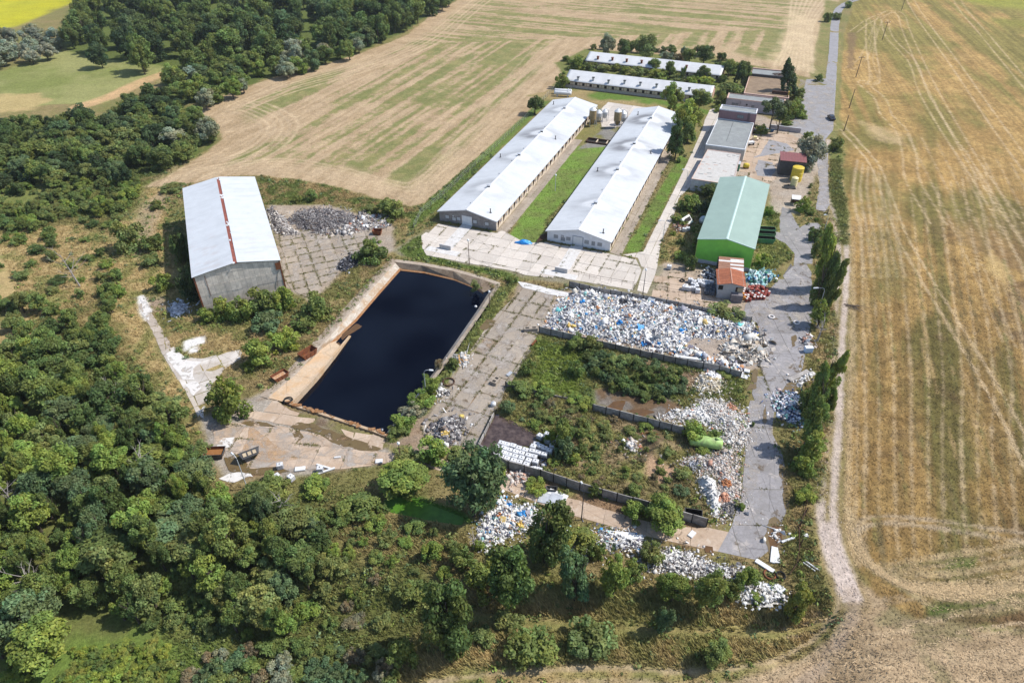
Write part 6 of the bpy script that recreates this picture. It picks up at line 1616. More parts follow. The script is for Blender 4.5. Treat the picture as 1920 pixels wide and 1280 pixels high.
c8z = lambda x, y: (880 + x / 5.333, 740 + y / 5.333)
ROWS = [("back row of caged white tanks beside the brown puddle", [(320, 470), (378, 485), (437, 500), (497, 520), (560, 538), (625, 550), (690, 565), (748, 583)]),
        ("second row of caged white tanks in front of the brown puddle", [(282, 510), (347, 522), (403, 540), (460, 560), (522, 575), (588, 592), (650, 608)]),
        ("third row of caged white tanks behind the panel wall", [(340, 568), (398, 586), (460, 602), (525, 620), (592, 642), (662, 655)]),
        ("front row of caged white tanks against the panel wall", [(315, 607), (378, 625), (440, 645), (502, 662), (570, 682)])]
for lab, row in ROWS:
    for i, (x, y) in enumerate(row):
        p = P(*c8z(x, y), 1.1)
        ibc(p[0] + R.uniform(-.05, .05), p[1] + R.uniform(-.05, .05), -.36 + R.uniform(-.07, .07), lab, "caged white tanks in the front bay")
for x, y in [(640, 505), (668, 482), (715, 505), (752, 525), (800, 545), (830, 500), (788, 440), (858, 462)]:
    p = P(*c8z(x, y), 1.1); ibc(p[0], p[1], -.36 + R.uniform(-.2, .2), "caged white tank in the crooked cluster at the end of the rows", "caged white tanks in the front bay")
for x, y, lab, z in [(783, 380, "topmost white tank of the crooked cluster beside the green bush", .25), (708, 398, "lone white tank standing clear in the brown puddle", 0), (862, 408, "white tank wedged into the bush edge", 0.1),
                     (775, 415, "white tank tilted behind the crooked cluster", 0.2)]:
    p = P(*c8z(x, y), 1.1 + z); ibc(p[0], p[1], R.uniform(-.8, .2), lab, None, False, z)
for x, y, lab in [(120, 545, "white tank with its corner on the dark wall"), (180, 545, "slanting white tank at the dark wall corner"), (220, 578, "white tank sunk beside the dark wall"), (200, 605, "low white tank pressed against the panel wall end"),
                  (258, 600, "grey white tank half hidden by the end bush"), (640, 728, "white tank pushed onto the panel wall"), (695, 738, "white tank leaning over the panel wall near the black sacks")]:
    p = P(*c8z(x, y), .9); ibc(p[0], p[1], R.uniform(-.6, .3), lab, None, False, -.2)
p = P(*c8z(745, 660), .5)
heap("rubbish_heap", "black sacks beside the last white tank", [c8z(700, 690), c8z(720, 645), c8z(780, 650), c8z(775, 700)], 60, PAL_DARK, .7, (.2, .5), (.8, 0, .2, 0), .8, 30)
q8 = lambda x, y: (1230 + x / 7.112, 400 + y / 7.112)
for x, y in [(462, 865), (512, 888), (580, 878), (648, 885), (700, 895), (745, 902), (588, 905), (640, 925), (690, 930), (500, 925), (545, 955), (498, 975), (400, 950), (440, 975), (385, 965), (530, 925)]:
    p = P(*q8(x, y), 1.1); ibc(p[0], p[1], -.3 + R.uniform(-.25, .25), "white caged tank in the loose stack beside the rusty roofed house", "caged white tanks beside the house")
p = P(*q8(560, 1005), 1.1); ibc(p[0], p[1], -.2, "white tank standing forward of its stack beside the reddish soil")
p = P(*q8(180, 690), 1.1); ibc(p[0], p[1], -.4, "lone white tank near the bend of the inner road")
p = P(*q8(382, 195), 1.1); ibc(p[0], p[1], -.4, "white tank beside the overturned white trailer"); p = P(*q8(430, 185), 1.1); ibc(p[0], p[1], -.1, "white tank behind the overturned white trailer")
for x, y in [(700, 950), (775, 955), (690, 985), (765, 992), (680, 1020), (752, 1030)]:
    p = P(*q8(x, y), 1.1); ibc(p[0], p[1], -.3, "dark caged tank in the double row beside the house wall", "dark caged tanks beside the house", True)
c7 = lambda x, y: (370 + x / 5.333, 720 + y / 5.333)
p = P(*c7(825, 812), .7); ibc(p[0], p[1], .3, "white tank standing alone on the stained lower pad"); p = P(*c7(935, 930), .7); ibc(p[0], p[1], -.6, "white tank at the weedy edge of the lower pad beside the bush")
p = P(*c7(795, 930), .5); ibc(p[0], p[1], .8, "bluish white tank half in the weeds of the lower pad")
p = P(*c7(1225, 845), .7); ibc(p[0], p[1], .1, "white tank beside the crossed white beams on the lower pad")

# drums
m_drum = M_plain("red_drum", (.25, .045, .028), .5, .4, var=.25, rnd=.2); m_drum_o = M_plain("orange_drum", (.48, .20, .04), .5, .4, var=.2, rnd=.15)
m_dlid = M_plain("pale_lid", (.62, .58, .56), .5, .35, var=.2, rnd=.15)
m_bdrum = M_plain("blue_drum", (.03, .13, .30), .45, .4, var=.2, rnd=.2); m_gdrum = M_plain("green_drum", (.05, .20, .13), .5, .4, var=.2, rnd=.2); m_tq = M_plain("turquoise_film", (.24, .46, .48), .5, .4, var=.25, scale=3)


def drum_mesh(m, lid):
    d = MB(); d.lathe([(.29, 0), (.30, .02), (.30, .28), (.315, .3), (.30, .32), (.30, .58), (.315, .6), (.30, .62), (.30, .87), (.29, .88)], 10)
    l = MB(); l.lathe([(.27, .87), (.27, .895), (.2, .9)], 10)
    a, b = d.mesh("barrel", True), l.mesh("lid"); a.materials.append(m); b.materials.append(lid)
    return a, b


DR2, DR, DO, DB, DG = drum_mesh(m_drum, m_drum), drum_mesh(m_drum, m_dlid), drum_mesh(m_drum_o, m_drum_o), drum_mesh(m_bdrum, m_bdrum), drum_mesh(m_gdrum, m_gdrum)


def drum(x, y, kind, label, group, z=0, lay=False):
    r = thing("drum", label, "drum", (x, y, z), R.uniform(0, 6), group)
    if lay: r.rotation_euler = (math.pi / 2, 0, R.uniform(0, 6)); r.location[2] += .3
    for nm, me in zip(("barrel", "lid"), kind):
        o = bpy.data.objects.new(nm, me); C.objects.link(o); o.parent = r
    return r


DP = PL([(1391, 562), (1393, 545), (1400, 538), (1420, 534), (1440, 541), (1444, 550), (1432, 560), (1412, 566)], 0.4)
lo, hi = DP.min(0), DP.max(0); pts = []
yy = lo[1]; row = 0
while yy < hi[1]:
    xx = lo[0] + (.34 if row % 2 else 0)
    while xx < hi[0]:
        if inside(DP, np.array([xx]), np.array([yy]))[0] and R.random() < .93: pts.append((xx + R.uniform(-.05, .05), yy + R.uniform(-.05, .05)))
        xx += .72
    yy += .72; row += 1
for x, y in pts:
    org = x < DP[0][0] + 1.0
    drum(x, y, DO if org else (DR2 if R.random() < .4 else DR), "orange drum on the house side of the red drum cluster" if org else "red drum in the packed cluster beside the road", "orange drums beside the house" if org else "red drums beside the road")
for k in range(9):
    p = P(R.uniform(1405, 1436), R.uniform(537, 556), 1.0); drum(p[0], p[1], DR, "red drum thrown on top of the packed cluster", "red drums lying on the cluster", .88, True)
for k in range(16):
    p = P(R.uniform(1402, 1442), R.uniform(511, 532), .5); kd = [DB, DG, DB, DR, DG][k % 5]
    nm = "blue" if kd is DB else "green" if kd is DG else "red"
    drum(p[0], p[1], kd, nm + " drum lying in the turquoise film heap beside the green hall", nm + " drums in the turquoise heap", R.choice([0, .3]), R.random() < .6)
heap("rubbish_heap", "turquoise and blue plastic film heap between the green hall and the red drums", [(1400, 520), (1408, 512), (1425, 508), (1446, 512), (1450, 522), (1436, 536), (1412, 536), (1400, 530)], 330, [(.28, .50, .52)] * 6 + [(.5, .62, .64)] * 3 + [(.04, .12, .25), (.05, .2, .14), (.7, .7, .7)], .7, (.2, .55), (.3, .15, .5, .05), 1.5, 31)

# steel skips: tapered open boxes
def skip(x, y, rz, L, w, h, mat, label, fill=None, tilt=0.0, z=0.0, cat="skip", ribs=True, inner=None, name="skip"):
    r = thing(name, label, cat, (x, y, z + float(base_z(x, y))), rz); r.rotation_euler[0] = tilt
    t = .05; k = .78
    top = [(-L / 2, -w / 2), (L / 2, -w / 2), (L / 2, w / 2), (-L / 2, w / 2)]; bot = [(a * k, b * .9) for a, b in top]
    ti = [(a - math.copysign(t, a), b - math.copysign(t, b)) for a, b in top]; bi = [(a - math.copysign(t, a), b - math.copysign(t, b)) for a, b in bot]
    mb = MB(); vs = [(*p, .05) for p in bot] + [(*p, h) for p in top] + [(*p, h) for p in ti] + [(*p, .15) for p in bi]
    fs = [(3, 2, 1, 0)] + [(i, (i + 1) % 4, 4 + (i + 1) % 4, 4 + i) for i in range(4)] + [(4 + i, 4 + (i + 1) % 4, 8 + (i + 1) % 4, 8 + i) for i in range(4)] + [(8 + i, 8 + (i + 1) % 4, 12 + (i + 1) % 4, 12 + i) for i in range(4)] + [(12, 13, 14, 15)]
    mb.add(vs, fs, 0); me = mb.mesh("body")
    if inner: me.materials.append(mat); me.materials.append(inner); me.polygons.foreach_set("material_index", [0] * 9 + [1] * 5)
    link("body", me, None if inner else mat, r)
    rim = MB()
    for i in range(4):
        a, b = top[i], top[(i + 1) % 4]; rim.tube([(*a, h), (*b, h)], .05, 5)
    rim.build("rim", mat, r)
    if ribs:
        for s in (-1, 1):
            for f in (-.3, 0, .3): MB().tube([(f * L * .85, s * w / 2 * .92, .1), (f * L, s * (w / 2 + .03), h)], .05, 4).build("rib", mat, r)
    if fill: MB().prism([(a * .84, b * .9) for a, b in ti], .15, h * .55).build("load", fill, r)
    return r


m_rustl = M_plain("rust_load", (.40, .20, .08), .9, .1, var=.4, scale=3, dirt=(.5, .42, .36), dirt_amt=.6, dirt_scale=2)
p = P(578, 667); skip(p[0], p[1], .95, 3.6, 1.9, 1.25, m_rust, "rusty empty skip on the ramp nearer the pond water", ribs=True)
p = P(526, 709); skip(p[0], p[1], .85, 3.1, 1.7, 1.05, m_rust, "rusty skip with debris inside on the ramp nearer the lower pad", fill=m_rustl)
p = P(708, 439); skip(p[0], p[1], -.1, 2.4, 1.5, 1.2, m_rust, "dark red skip beside the cable heap and bush", ribs=False)
p = P(405, 854); skip(p[0], p[1], .05, 3.2, 2.0, 1.2, m_darkmetal, "black steel skip with orange floor on the lower pad", inner=m_rust, ribs=False, fill=M_plain("orange_floor", (.24, .11, .04), .9, .1, var=.2))
p = P(472, 862); r = skip(p[0], p[1], .55, 3.4, 1.9, 1.2, m_darkmetal, "black steel skip tipped on its side showing ribs", tilt=-.75, z=.75, ribs=False, inner=m_darkmetal)
for k in range(3):
    MB().box(-1.1 + .8 * k, -.55 + .8 * k, -.98, -.90, .35, .95).build("side_panel", M_plain("tan_plate", (.45, .36, .25), .8, .2), r)
m_gskip = M_plain("green_skip", (.07, .23, .13), .6, .3, var=.25, dirt=(.2, .15, .1), dirt_amt=.4)
for k, (u, v, lab) in enumerate([(1437, 432, "green steel container farthest along the green hall"), (1437, 440, "green steel container in the middle of the three beside the hall"), (1436, 450, "green steel container nearest the round lawn beside the hall")]):
    p = P(u, v, .7); skip(p[0], p[1], -.15, 4.3, 1.7, 1.4, m_gskip, lab, inner=m_dark, ribs=True, cat="container", name="steel_container")
p = P(1298, 968); skip(p[0], p[1], -.2, 2.6, 1.3, 1.2, m_darkmetal, "black steel box lying at the foot of the rubble beside the big bush", tilt=.2, ribs=False, inner=m_dark, name="steel_box", cat="box")
p = P(1034, 919); skip(p[0], p[1], -.1, 1.7, .8, .6, m_darkmetal, "small dark trough on the strip below the panel wall", ribs=False, name="trough", cat="trough")
p = P(1516, 655, .6); tk = thing("blue_tank", "pale blue box tank standing at the road edge by the verge", "tank", (p[0], p[1], 0), .05)
MB().prism([(-.75, -.45), (.75, -.45), (.75, .45), (-.75, .45)], 0, 1.15).build("body", M_plain("pale_blue", (.42, .55, .72), .5, .4, var=.1), tk); MB().prism([(-.8, -.5), (.8, -.5), (.8, .5), (-.8, .5)], 1.15, 1.25).build("lid", m_ibc, tk)

# horizontal and upright tanks
def htank(x, y, rz, L, rad, mat, label, cradle, name="storage_tank", zc=None, fittings=True):
    r = thing(name, label, "tank", (x, y, 0), rz); zc = zc or rad + .35
    prof = [(-L / 2, .02), (-L / 2 + .05, rad * .55), (-L / 2 + .22, rad * .88), (-L / 2 + .5, rad), (L / 2 - .5, rad), (L / 2 - .22, rad * .88), (L / 2 - .05, rad * .55), (L / 2, .02)]
    n = 18; vs, fs = [], []
    for x_, r_ in prof:
        for k in range(n): t = 2 * math.pi * k / n; vs.append((x_, r_ * math.cos(t), zc + r_ * math.sin(t)))
    for i in range(len(prof) - 1):
        for k in range(n): k2 = (k + 1) % n; fs.append((i * n + k, (i + 1) * n + k, (i + 1) * n + k2, i * n + k2))
    MB().add(vs, fs).build("shell", mat, r, smooth=True)
    for s in (-.3, .3): MB().box(s * L - .2, s * L + .2, -rad * .8, rad * .8, 0, zc - rad * .6).build("cradle", cradle, r)
    for s in (-.25, 0, .25):
        ring = MB(); pts = [(s * L, (rad + .01) * math.cos(t), zc + (rad + .01) * math.sin(t)) for t in np.linspace(0, 2 * math.pi, 15)]; ring.tube(pts, .03, 4, caps=False); ring.build("band", mat, r)
    if fittings: MB().lathe([(.25, zc + rad - .05), (.25, zc + rad + .25), (.12, zc + rad + .3)], 10, (L * .3, 0)).build("manhole", mat, r); MB().lathe([(.06, zc + rad), (.06, zc + rad + 1.2)], 6, (L * .44, 0)).build("vent_pipe", m_galv, r)
    return r


m_lime = M_plain("lime_paint", (.36, .56, .17), .5, .4, var=.15, dirt=(.16, .17, .07), dirt_amt=.8, dirt_scale=.9)
p = P(1324, 828, 1.0); htank(p[0], p[1], -.2, 5.5, 1.02, m_lime, "lime green cylindrical tank lying beside the bushy rubble", m_dark, zc=1.0)
p = P(1055, 175, 1.2); htank(p[0], p[1], -.18, 6.8, .75, m_whitepaint, "white gas tank nearer the barn end", m_plinth, zc=1.3); htank(p[0] + .3, p[1] + 2.6, -.18, 7.0, .75, m_whitepaint, "white gas tank nearer the low white sheds", m_plinth, zc=1.3)
def vtank(x, y, rad, h, mat, label, dome=.25, name="tank", cap=None):
    r = thing(name, label, "tank", (x, y, 0)); MB().lathe([(rad, 0), (rad, h)], 20).build("shell", mat, r, smooth=False)
    MB().lathe([(rad + .04, h), (rad * .97, h + .05), (rad * .5, h + dome * .8), (.1, h + dome)], 20).build("lid", cap or mat, r, smooth=True)
    for z in (h * .33, h * .66): MB().lathe([(rad, z - .04), (rad + .05, z), (rad, z + .04)], 20).build("hoop", mat, r)
    return r
m_yel = M_plain("yellow_paint", (.62, .46, .03), .5, .4, var=.15, dirt=(.35, .25, .06), dirt_amt=.5, rnd=.03); m_crm = M_plain("cream_paint", (.66, .58, .30), .5, .4, var=.15)
p = P(1493, 340); vtank(p[0], p[1] + .8, 1.65, 4.0, m_yel, "big upright yellow tank beside the red roofed shed", name="upright_tank")
p = P(1487.5, 348); vtank(p[0], p[1], .95, 2.4, m_crm, "smaller cream tank in front of the yellow tank", .4, name="upright_tank")
p = P(1399, 312, .6); htank(p[0], p[1], -.1, 1.9, .75, m_yel, "small round yellow tank on the workshop yard", m_rust, fittings=False, zc=.9)

def silo(x, y, mat, capm, label, h=6.6, rad=1.25):
    r = thing("feed_silo", label, "silo", (x, y, 0))
    MB().lathe([(.35, 1.0), (rad, 2.6), (rad, h - .9)], 18).build("bin", mat, r); MB().lathe([(rad + .05, h - .9), (rad * .6, h - .35), (.25, h), (.2, h + .12)], 18).build("roof", capm, r)
    for k in range(4):
        t = math.pi / 4 + k * math.pi / 2; MB().tube([(rad * .95 * math.cos(t), rad * .95 * math.sin(t), 0), (rad * .95 * math.cos(t), rad * .95 * math.sin(t), 2.9)], .07, 5).build("leg", m_galv, r)
    MB().tube([(rad + .25, 0, 0), (rad + .25, 0, h - .2), (.2, 0, h + .25)], .09, 6).build("fill_pipe", m_galv, r)
    return r
m_brsilo = M_plain("ochre_silo", (.30, .215, .10), .6, .3, var=.15, dirt=(.2, .15, .09), dirt_amt=.4)
silo(28.2, 234.8, m_brsilo, m_whitepaint, "ochre feed silo with white cap beside the grey gabled barn"); silo(30.6, 237.6, m_galv, m_whitepaint, "grey metal feed silo behind the ochre silo of the grey gabled barn", 4.7); silo(33.0, 239.6, m_galv, m_whitepaint, "pale feed silo farthest from the grey gabled barn", 4.3, 1.0)
silo(36.6, 233.2, m_brsilo, m_whitepaint, "ochre feed silo with white cap beside the whitewashed barn"); silo(38.9, 236.2, m_whitepaint, m_galv, "white feed silo behind the ochre silo of the whitewashed barn", 5.0)

# lamps and poles
m_lamp = M_plain("lamp_grey", (.50, .52, .54), .5, .4, .2, var=.15); m_lens = M_plain("lamp_glass", (.74, .75, .76), .3, .5)
def lamp(u, v, h, az, label, reach=1.6, arm=True, mat=None):
    p = P(u, v); r = thing("street_lamp", label, "street lamp", (p[0], p[1], float(base_z(*p))), az); mat = mat or m_lamp
    MB().tube([(0, 0, 0), (0, 0, h * .5), (0, 0, h - .5)], [.10, .075, .055], 7).build("post", mat, r)
    if arm:
        a = [(0, 0, h - .5), (.1, 0, h - .15), (.4, 0, h + .12), (reach * .75, 0, h + .18)]; MB().tube(a, .045, 6).build("arm", mat, r)
        o = MB().add([(reach * .7, -.14, h + .1), (reach * 1.25, -.17, h + .02), (reach * 1.25, .17, h + .02), (reach * .7, .14, h + .1), (reach * .72, -.09, h + .28), (reach * 1.2, -.1, h + .2), (reach * 1.2, .1, h + .2), (reach * .72, .09, h + .28)],
                     [(0, 3, 2, 1), (4, 5, 6, 7), (0, 1, 5, 4), (1, 2, 6, 5), (2, 3, 7, 6), (3, 0, 4, 7)]).build("lamp_head", m_lens, r)
    else:
        MB().lathe([(.06, h - .55), (.2, h - .35), (.26, h - .1), (.12, h + .12)], 10).build("lamp_head", m_lens, r)
    return r
lamp(799, 738, 5.6, 0.0, "curved grey street lamp over the black pond edge", 1.4)
lamp(464, 916, 7.2, 2.4, "grey street lamp leaning over the tipped skip", 1.2); lamp(1090, 974, 7.3, 1.9, "dark street lamp beside the lower lane with pale head", 1.0, mat=m_darkmetal)
lamp(1534, 582, 5.6, 3.05, "curved street lamp in front of the tall poplars", 2.0); lamp(1242, 452, 5.6, 3.0, "curved street lamp at the bend of the inner road", 1.4)
lamp(1285, 352, 5.4, 3.0, "curved street lamp along the shaded side of the workshop", 1.4); lamp(880, 497, 6.9, 0, "slim dark lamp post on the grass by the barn yard", .8, False, m_rail); lamp(918, 577, 4.4, 0, "short lamp post on the weedy pond verge", .8, False, m_rail)
lamp(1205, 553, 6.8, 0, "slim dark lamp post at the corner of the rubbish bay", .8, False, m_darkmetal); lamp(752, 866, 4.6, 0, "short lamp post with round white head at the start of the lower lane", .8, False, m_rail)
lamp(1041, 358, 5.0, 0, "thin lamp post on the lawn between the long barns", .8, False); lamp(1546, 430, 4.0, 3.0, "curved lamp near the gate by the lane", 1.0)
m_pole = M_plain("pole_wood", (.16, .115, .08), .9, .1, var=.3)
def pole(u, v, h, label, arms=True):
    p = P(u, v); r = thing("utility_pole", label, "utility pole", (p[0], p[1], 0), .1)
    MB().tube([(0, 0, -.2), (.15, 0, h)], [.17, .11], 7).build("post", m_pole, r)
    if arms:
        MB().box(-1.1, 1.4, -.07, .07, h - .5, h - .36).build("cross_arm", m_pole, r)
        for x in (-1.0, .15, 1.3): MB().lathe([(.06, h - .36), (.09, h - .2), (.05, h - .05)], 8, (x, 0)).build("insulator", m_lens, r)
    return r
pole(1654, 75, 8.2, "wooden utility pole farther up the stubble field"); pole(1604.5, 145, 8.2, "wooden utility pole with cross arm standing beside the wheel tracks"); pole(1592, 203, 6.9, "bare wooden pole on the verge opposite the car", False)
pole(1690, 20, 8.2, "utility pole farthest up the stubble field by the swept turn"); pole(1598, 2, 7.5, "wooden pole where the asphalt road leaves over the rise", False); pole(1582, 246, 5.5, "leaning wooden pole beside the circular wheel marks", False)

# car
p = P(1558, 224); car = thing("parked_car", "small black car parked at the edge of the asphalt apron", "car", (p[0], p[1], 0.04), 1.5)
m_car = M_plain("black_paint", (.012, .012, .016), .25, .5); m_glass = M_plain("car_glass", (.03, .04, .05), .1, .5); m_tyre = M_plain("tyre_rubber", (.02, .02, .02), .9, .1)
prof = [(-2.1, .35), (-2.15, .7), (-1.95, .92), (-1.2, .98), (-.65, 1.42), (.75, 1.45), (1.45, 1.0), (2.05, .85), (2.12, .4)]
vs, fs = [], []; n = len(prof)
for k, (y, sc) in enumerate(((-.85, 1), (-.7, 1.0), (.7, 1.0), (.85, 1))):
    vs += [(a, y if b < 1.0 else y * .86, b) for a, b in prof]
for k in range(3): fs += [(k * n + i, k * n + (i + 1) % n, (k + 1) * n + (i + 1) % n, (k + 1) * n + i) for i in range(n)]
fs += [tuple(range(n - 1, -1, -1)), tuple(range(3 * n, 4 * n))]
MB().add(vs, fs).build("body", m_car, car)
MB().add([(1.38, -.62, 1.06), (1.38, .62, 1.06), (.82, .56, 1.44), (.82, -.56, 1.44)], [(0, 1, 2, 3)]).build("windscreen", m_glass, car, (.03, 0, .03)); MB().add([(-1.15, -.62, 1.02), (-1.15, .62, 1.02), (-.7, .56, 1.4), (-.7, -.56, 1.4)], [(3, 2, 1, 0)]).build("rear_window", m_glass, car, (-.03, 0, .03))
for s in (-1, 1):
    MB().add([(-1.0, s * .765, 1.0), (1.1, s * .765, 1.0), (.65, s * .745, 1.36), (-.6, s * .745, 1.36)], [(0, 1, 2, 3) if s < 0 else (3, 2, 1, 0)]).build("side_window", m_glass, car)
    for x in (-1.3, 1.3):
        w = MB(); w.tube([(x, s * .74, .32), (x, s * .9, .32)], .32, 12); o = w.build("wheel", m_tyre, car); MB().tube([(x, s * .9, .32), (x, s * .91, .32)], .18, 10).build("rim", m_galv, o)
    MB().box(2.0, 2.13, s * .62 - .15, s * .62 + .15, .6, .74).build("headlight", m_lens, car)

# blue tarpaulin, wheelie bins, vehicles and small things
p = P(982, 456); tp = thing("tarpaulin", "bright blue tarpaulin bundle on the concrete beside the long grass", "tarpaulin", (p[0], p[1], 0), -.1)
rng = np.random.default_rng(4); _bm = bmesh.new(); bmesh.ops.create_icosphere(_bm, subdivisions=3, radius=1)
for v in _bm.verts:
    x, y, z = v.co; k = 1 + .22 * (fbm(x * 2 + 5, y * 2 + z * 2, .9, 3) - .5) * 2
    v.co = (x * 2.3 * k, y * .95 * k * (1 + .15 * math.sin(3 * x)), max(z, -.1) * (.85 + .25 * math.cos(4 * x)) * k)
me = bpy.data.meshes.new("sheet"); _bm.to_mesh(me); _bm.free(); link("sheet", me, M_plain("blue_tarp", (.02, .24, .62), .4, .4, var=.25, scale=3), tp)
m_bin = M_plain("green_bin", (.10, .28, .12), .5, .3, var=.2)
for k, (u, v, c) in enumerate([(1428, 246, m_bin), (1436, 247, m_bin), (1447, 247.5, m_bdrum)]):
    p = P(u, v); r = thing("wheeled_bin", ("green wheeled bin beside the hedge", "green wheeled bin between its neighbours at the yard wall", "dark blue wheeled bin at the yard wall")[k], "bin", (p[0], p[1], .03), -.39)
    MB().prism([(-.55, -.4), (.55, -.4), (.55, .4), (-.55, .4)], .15, 1.1, 0, [(-.65, -.5), (.65, -.5), (.65, .5), (-.65, .5)]).build("body", c, r); MB().prism([(-.68, -.53), (.68, -.53), (.68, .53), (-.68, .53)], 1.1, 1.2, 0, [(-.6, -.4), (.6, -.4), (.6, .4), (-.6, .4)]).build("lid", m_dlid if k < 2 else m_darkmetal, r)
    for s in (-.45, .45): MB().tube([(s - .05, -.3, .1), (s + .05, -.3, .1)], .1, 8).build("wheel", m_tyre, r)
p = P(1268 + 18, 419); r = thing("white_trailer", "overturned white box trailer body beside the green hall", "trailer", (p[0], p[1], 0), .75)
MB().add([(-1.6, -.9, .1), (1.6, -.9, .3), (1.6, .9, 1.6), (-1.6, .9, 1.4), (-1.6, -1.2, .2), (1.6, -1.2, .4), (1.6, .5, 2.0), (-1.6, .5, 1.8)], [(0, 3, 2, 1), (4, 5, 6, 7), (0, 1, 5, 4), (1, 2, 6, 5), (2, 3, 7, 6), (3, 0, 4, 7)]).build("body", m_whitepaint, r)
MB().obox((0, -.45, 1.35), (1.1, 0, .03), (0, .35, .38), (0, -.02, .03)).build("opening", m_dark, r); MB().tube([(-1.2, .2, 1.0), (-2.4, -.3, .3)], .05, 5).build("drawbar", m_darkmetal, r)
p = P(1320, 412, .8); r = thing("round_tank", "grey domed tank end beside the shaded hall wall", "tank", (p[0], p[1], 0), -.38); MB().lathe([(1.3, 0), (1.25, .8), (.9, 1.5), (.3, 1.8)], 16).build("shell", m_galv, r, smooth=True); MB().lathe([(1.34, 0), (1.34, .12)], 16).build("foot_ring", m_darkmetal, r)
p = P(1406, 272); r = thing("farm_cart", "small white cart with dark wheels on the workshop yard", "cart", (p[0], p[1], .04), .3); MB().box(-1.2, 1.2, -.6, .6, .55, 1.15).build("body", m_whitepaint, r)
for x in (-.8, .8):
    for s in (-.65, .65): MB().tube([(x, s - .08, .35), (x, s + .08, .35)], .35, 10).build("wheel", m_tyre, r)
MB().tube([(1.2, 0, .6), (2.2, 0, .4)], .05, 5).build("drawbar", m_darkmetal, r)
p = P(1415, 263); r = thing("crate_stack", "pale crates stacked on the workshop yard", "crates", (p[0], p[1], .04), -.3)
for x, y, z in ((-.6, 0, 0), (.6, 0, 0), (0, .1, .62)): MB().box(x - .55, x + .55, y - .5, y + .5, z, z + .6).build("crate", m_crm if z else m_cream, r)
p = P(1381, 318); r = thing("green_cabin", "green metal cabinet against the workshop wall", "cabinet", (p[0], p[1], 0), -.38); MB().box(-.8, .8, -1.2, 1.2, 0, 2.2).build("body", m_gskip, r); MB().box(-.85, .85, -1.25, 1.25, 2.2, 2.3).build("roof", m_galv, r); MB().box(-.5, .4, -1.23, -1.2, .2, 1.9).build("door", m_darkmetal, r)
p = P(1481, 352); r = thing("black_sheeting", "crumpled black sheeting at the foot of the cream tank", "sheeting", (p[0], p[1], 0))
for k in range(9): MB().obox((R.uniform(-1.6, 1.2), R.uniform(-.9, .9), .2), (R.uniform(.4, .9), R.uniform(-.3, .3), .1), (R.uniform(-.2, .2), R.uniform(.3, .6), .1), (0, 0, .1)).build("fold", m_cap, r)
p = P(1490, 383); r = thing("lean_shelter", "little shelter with white corrugated roof beside the bush", "shelter", (p[0], p[1], 0), -.3); MB().add([(-1.2, -1, 1.9), (1.2, -1, 1.9), (1.2, 1, 2.3), (-1.2, 1, 2.3), (-1.2, -1, 1.83), (1.2, -1, 1.83), (1.2, 1, 2.23), (-1.2, 1, 2.23)], [(0, 1, 2, 3), (7, 6, 5, 4), (0, 4, 5, 1), (1, 5, 6, 2), (2, 6, 7, 3), (3, 7, 4, 0)]).build("roof", m_str_w, r)
for x in (-1.1, 1.1):
    for y in (-.9, .9): MB().box(x - .05, x + .05, y - .05, y + .05, 0, 1.9).build("post", m_wood, r)
MB().box(-1.1, 1.1, .85, .9, 0, 2.0).build("back_wall", m_brownwood, r)
p = P(1538, 401); r = thing("barrier_gate", "low dark bar gate across the lane", "gate", (p[0], p[1], 0), -.12)
for x in (-3, 1.8): MB().box(x - .08, x + .08, -.08, .08, 0, 1.5 if x > 0 else 1.0).build("post", m_darkmetal, r)
MB().tube([(-3, 0, .9), (1.8, 0, .95)], .07, 6).build("bar", m_darkmetal, r)
# concrete pieces lying on the slab road
def block(u, v, rz, L, w, h, label, holes=0, mat=None, name="concrete_block", cat="concrete block"):
    p = P(u, v); r = thing(name, label, cat, (p[0], p[1], .06 + float(base_z(*p)) + len(bpy.data.objects) % 23 * .006), rz); MB().prism([(-L / 2, -w / 2), (L / 2, -w / 2), (L / 2, w / 2), (-L / 2, w / 2)], 0, h, 0, [(-L / 2 + .03, -w / 2 + .03), (L / 2 - .03, -w / 2 + .03), (L / 2 - .03, w / 2 - .03), (-L / 2 + .03, w / 2 - .03)]).build("body", mat or m_old, r)
    for k in range(holes): x = -L / 2 + L * (k + .5) / holes; MB().box(x - L / holes * .28, x + L / holes * .28, -w * .25, w * .25, h - .02, h + .006).build("hollow", m_dark, r)
    return r
block(995, 620, .1, 2.9, 1.0, .7, "long concrete block lying at the corner of the rubbish bay", 2); block(929, 717, 1.05, 1.9, 1.3, .6, "hollow concrete block with four openings on the wet slab", 2)
block(1001, 645, 1.05, 1.9, .35, .35, "dark beam with reddish ends at the edge of the slab road", 0, m_rust, "beam", "beam"); block(955, 702, .9, 1.4, .7, .25, "small grey slab at the bay end of the slab road", 0, m_galv, "loose_slab", "slab")
block(1497, 706, .55, 5.4, .9, .35, "long pale concrete beam lying by the muddy road edge", 0, m_panel, "concrete_beam", "beam"); block(1394, 706, -.5, 1.6, 1.2, .08, "white square panel lying on the road edge", 0, m_whitepaint, "loose_board", "board"); block(1400, 697, -.4, 1.1, .9, .3, "smaller white box lid beside the wall end", 0, m_whitepaint, "loose_board", "board")
block(1416, 628, -.3, 1.3, .9, .12, "cream panel thrown on the road beside the rubbish bay", 0, m_crm, "cream_panel", "panel")
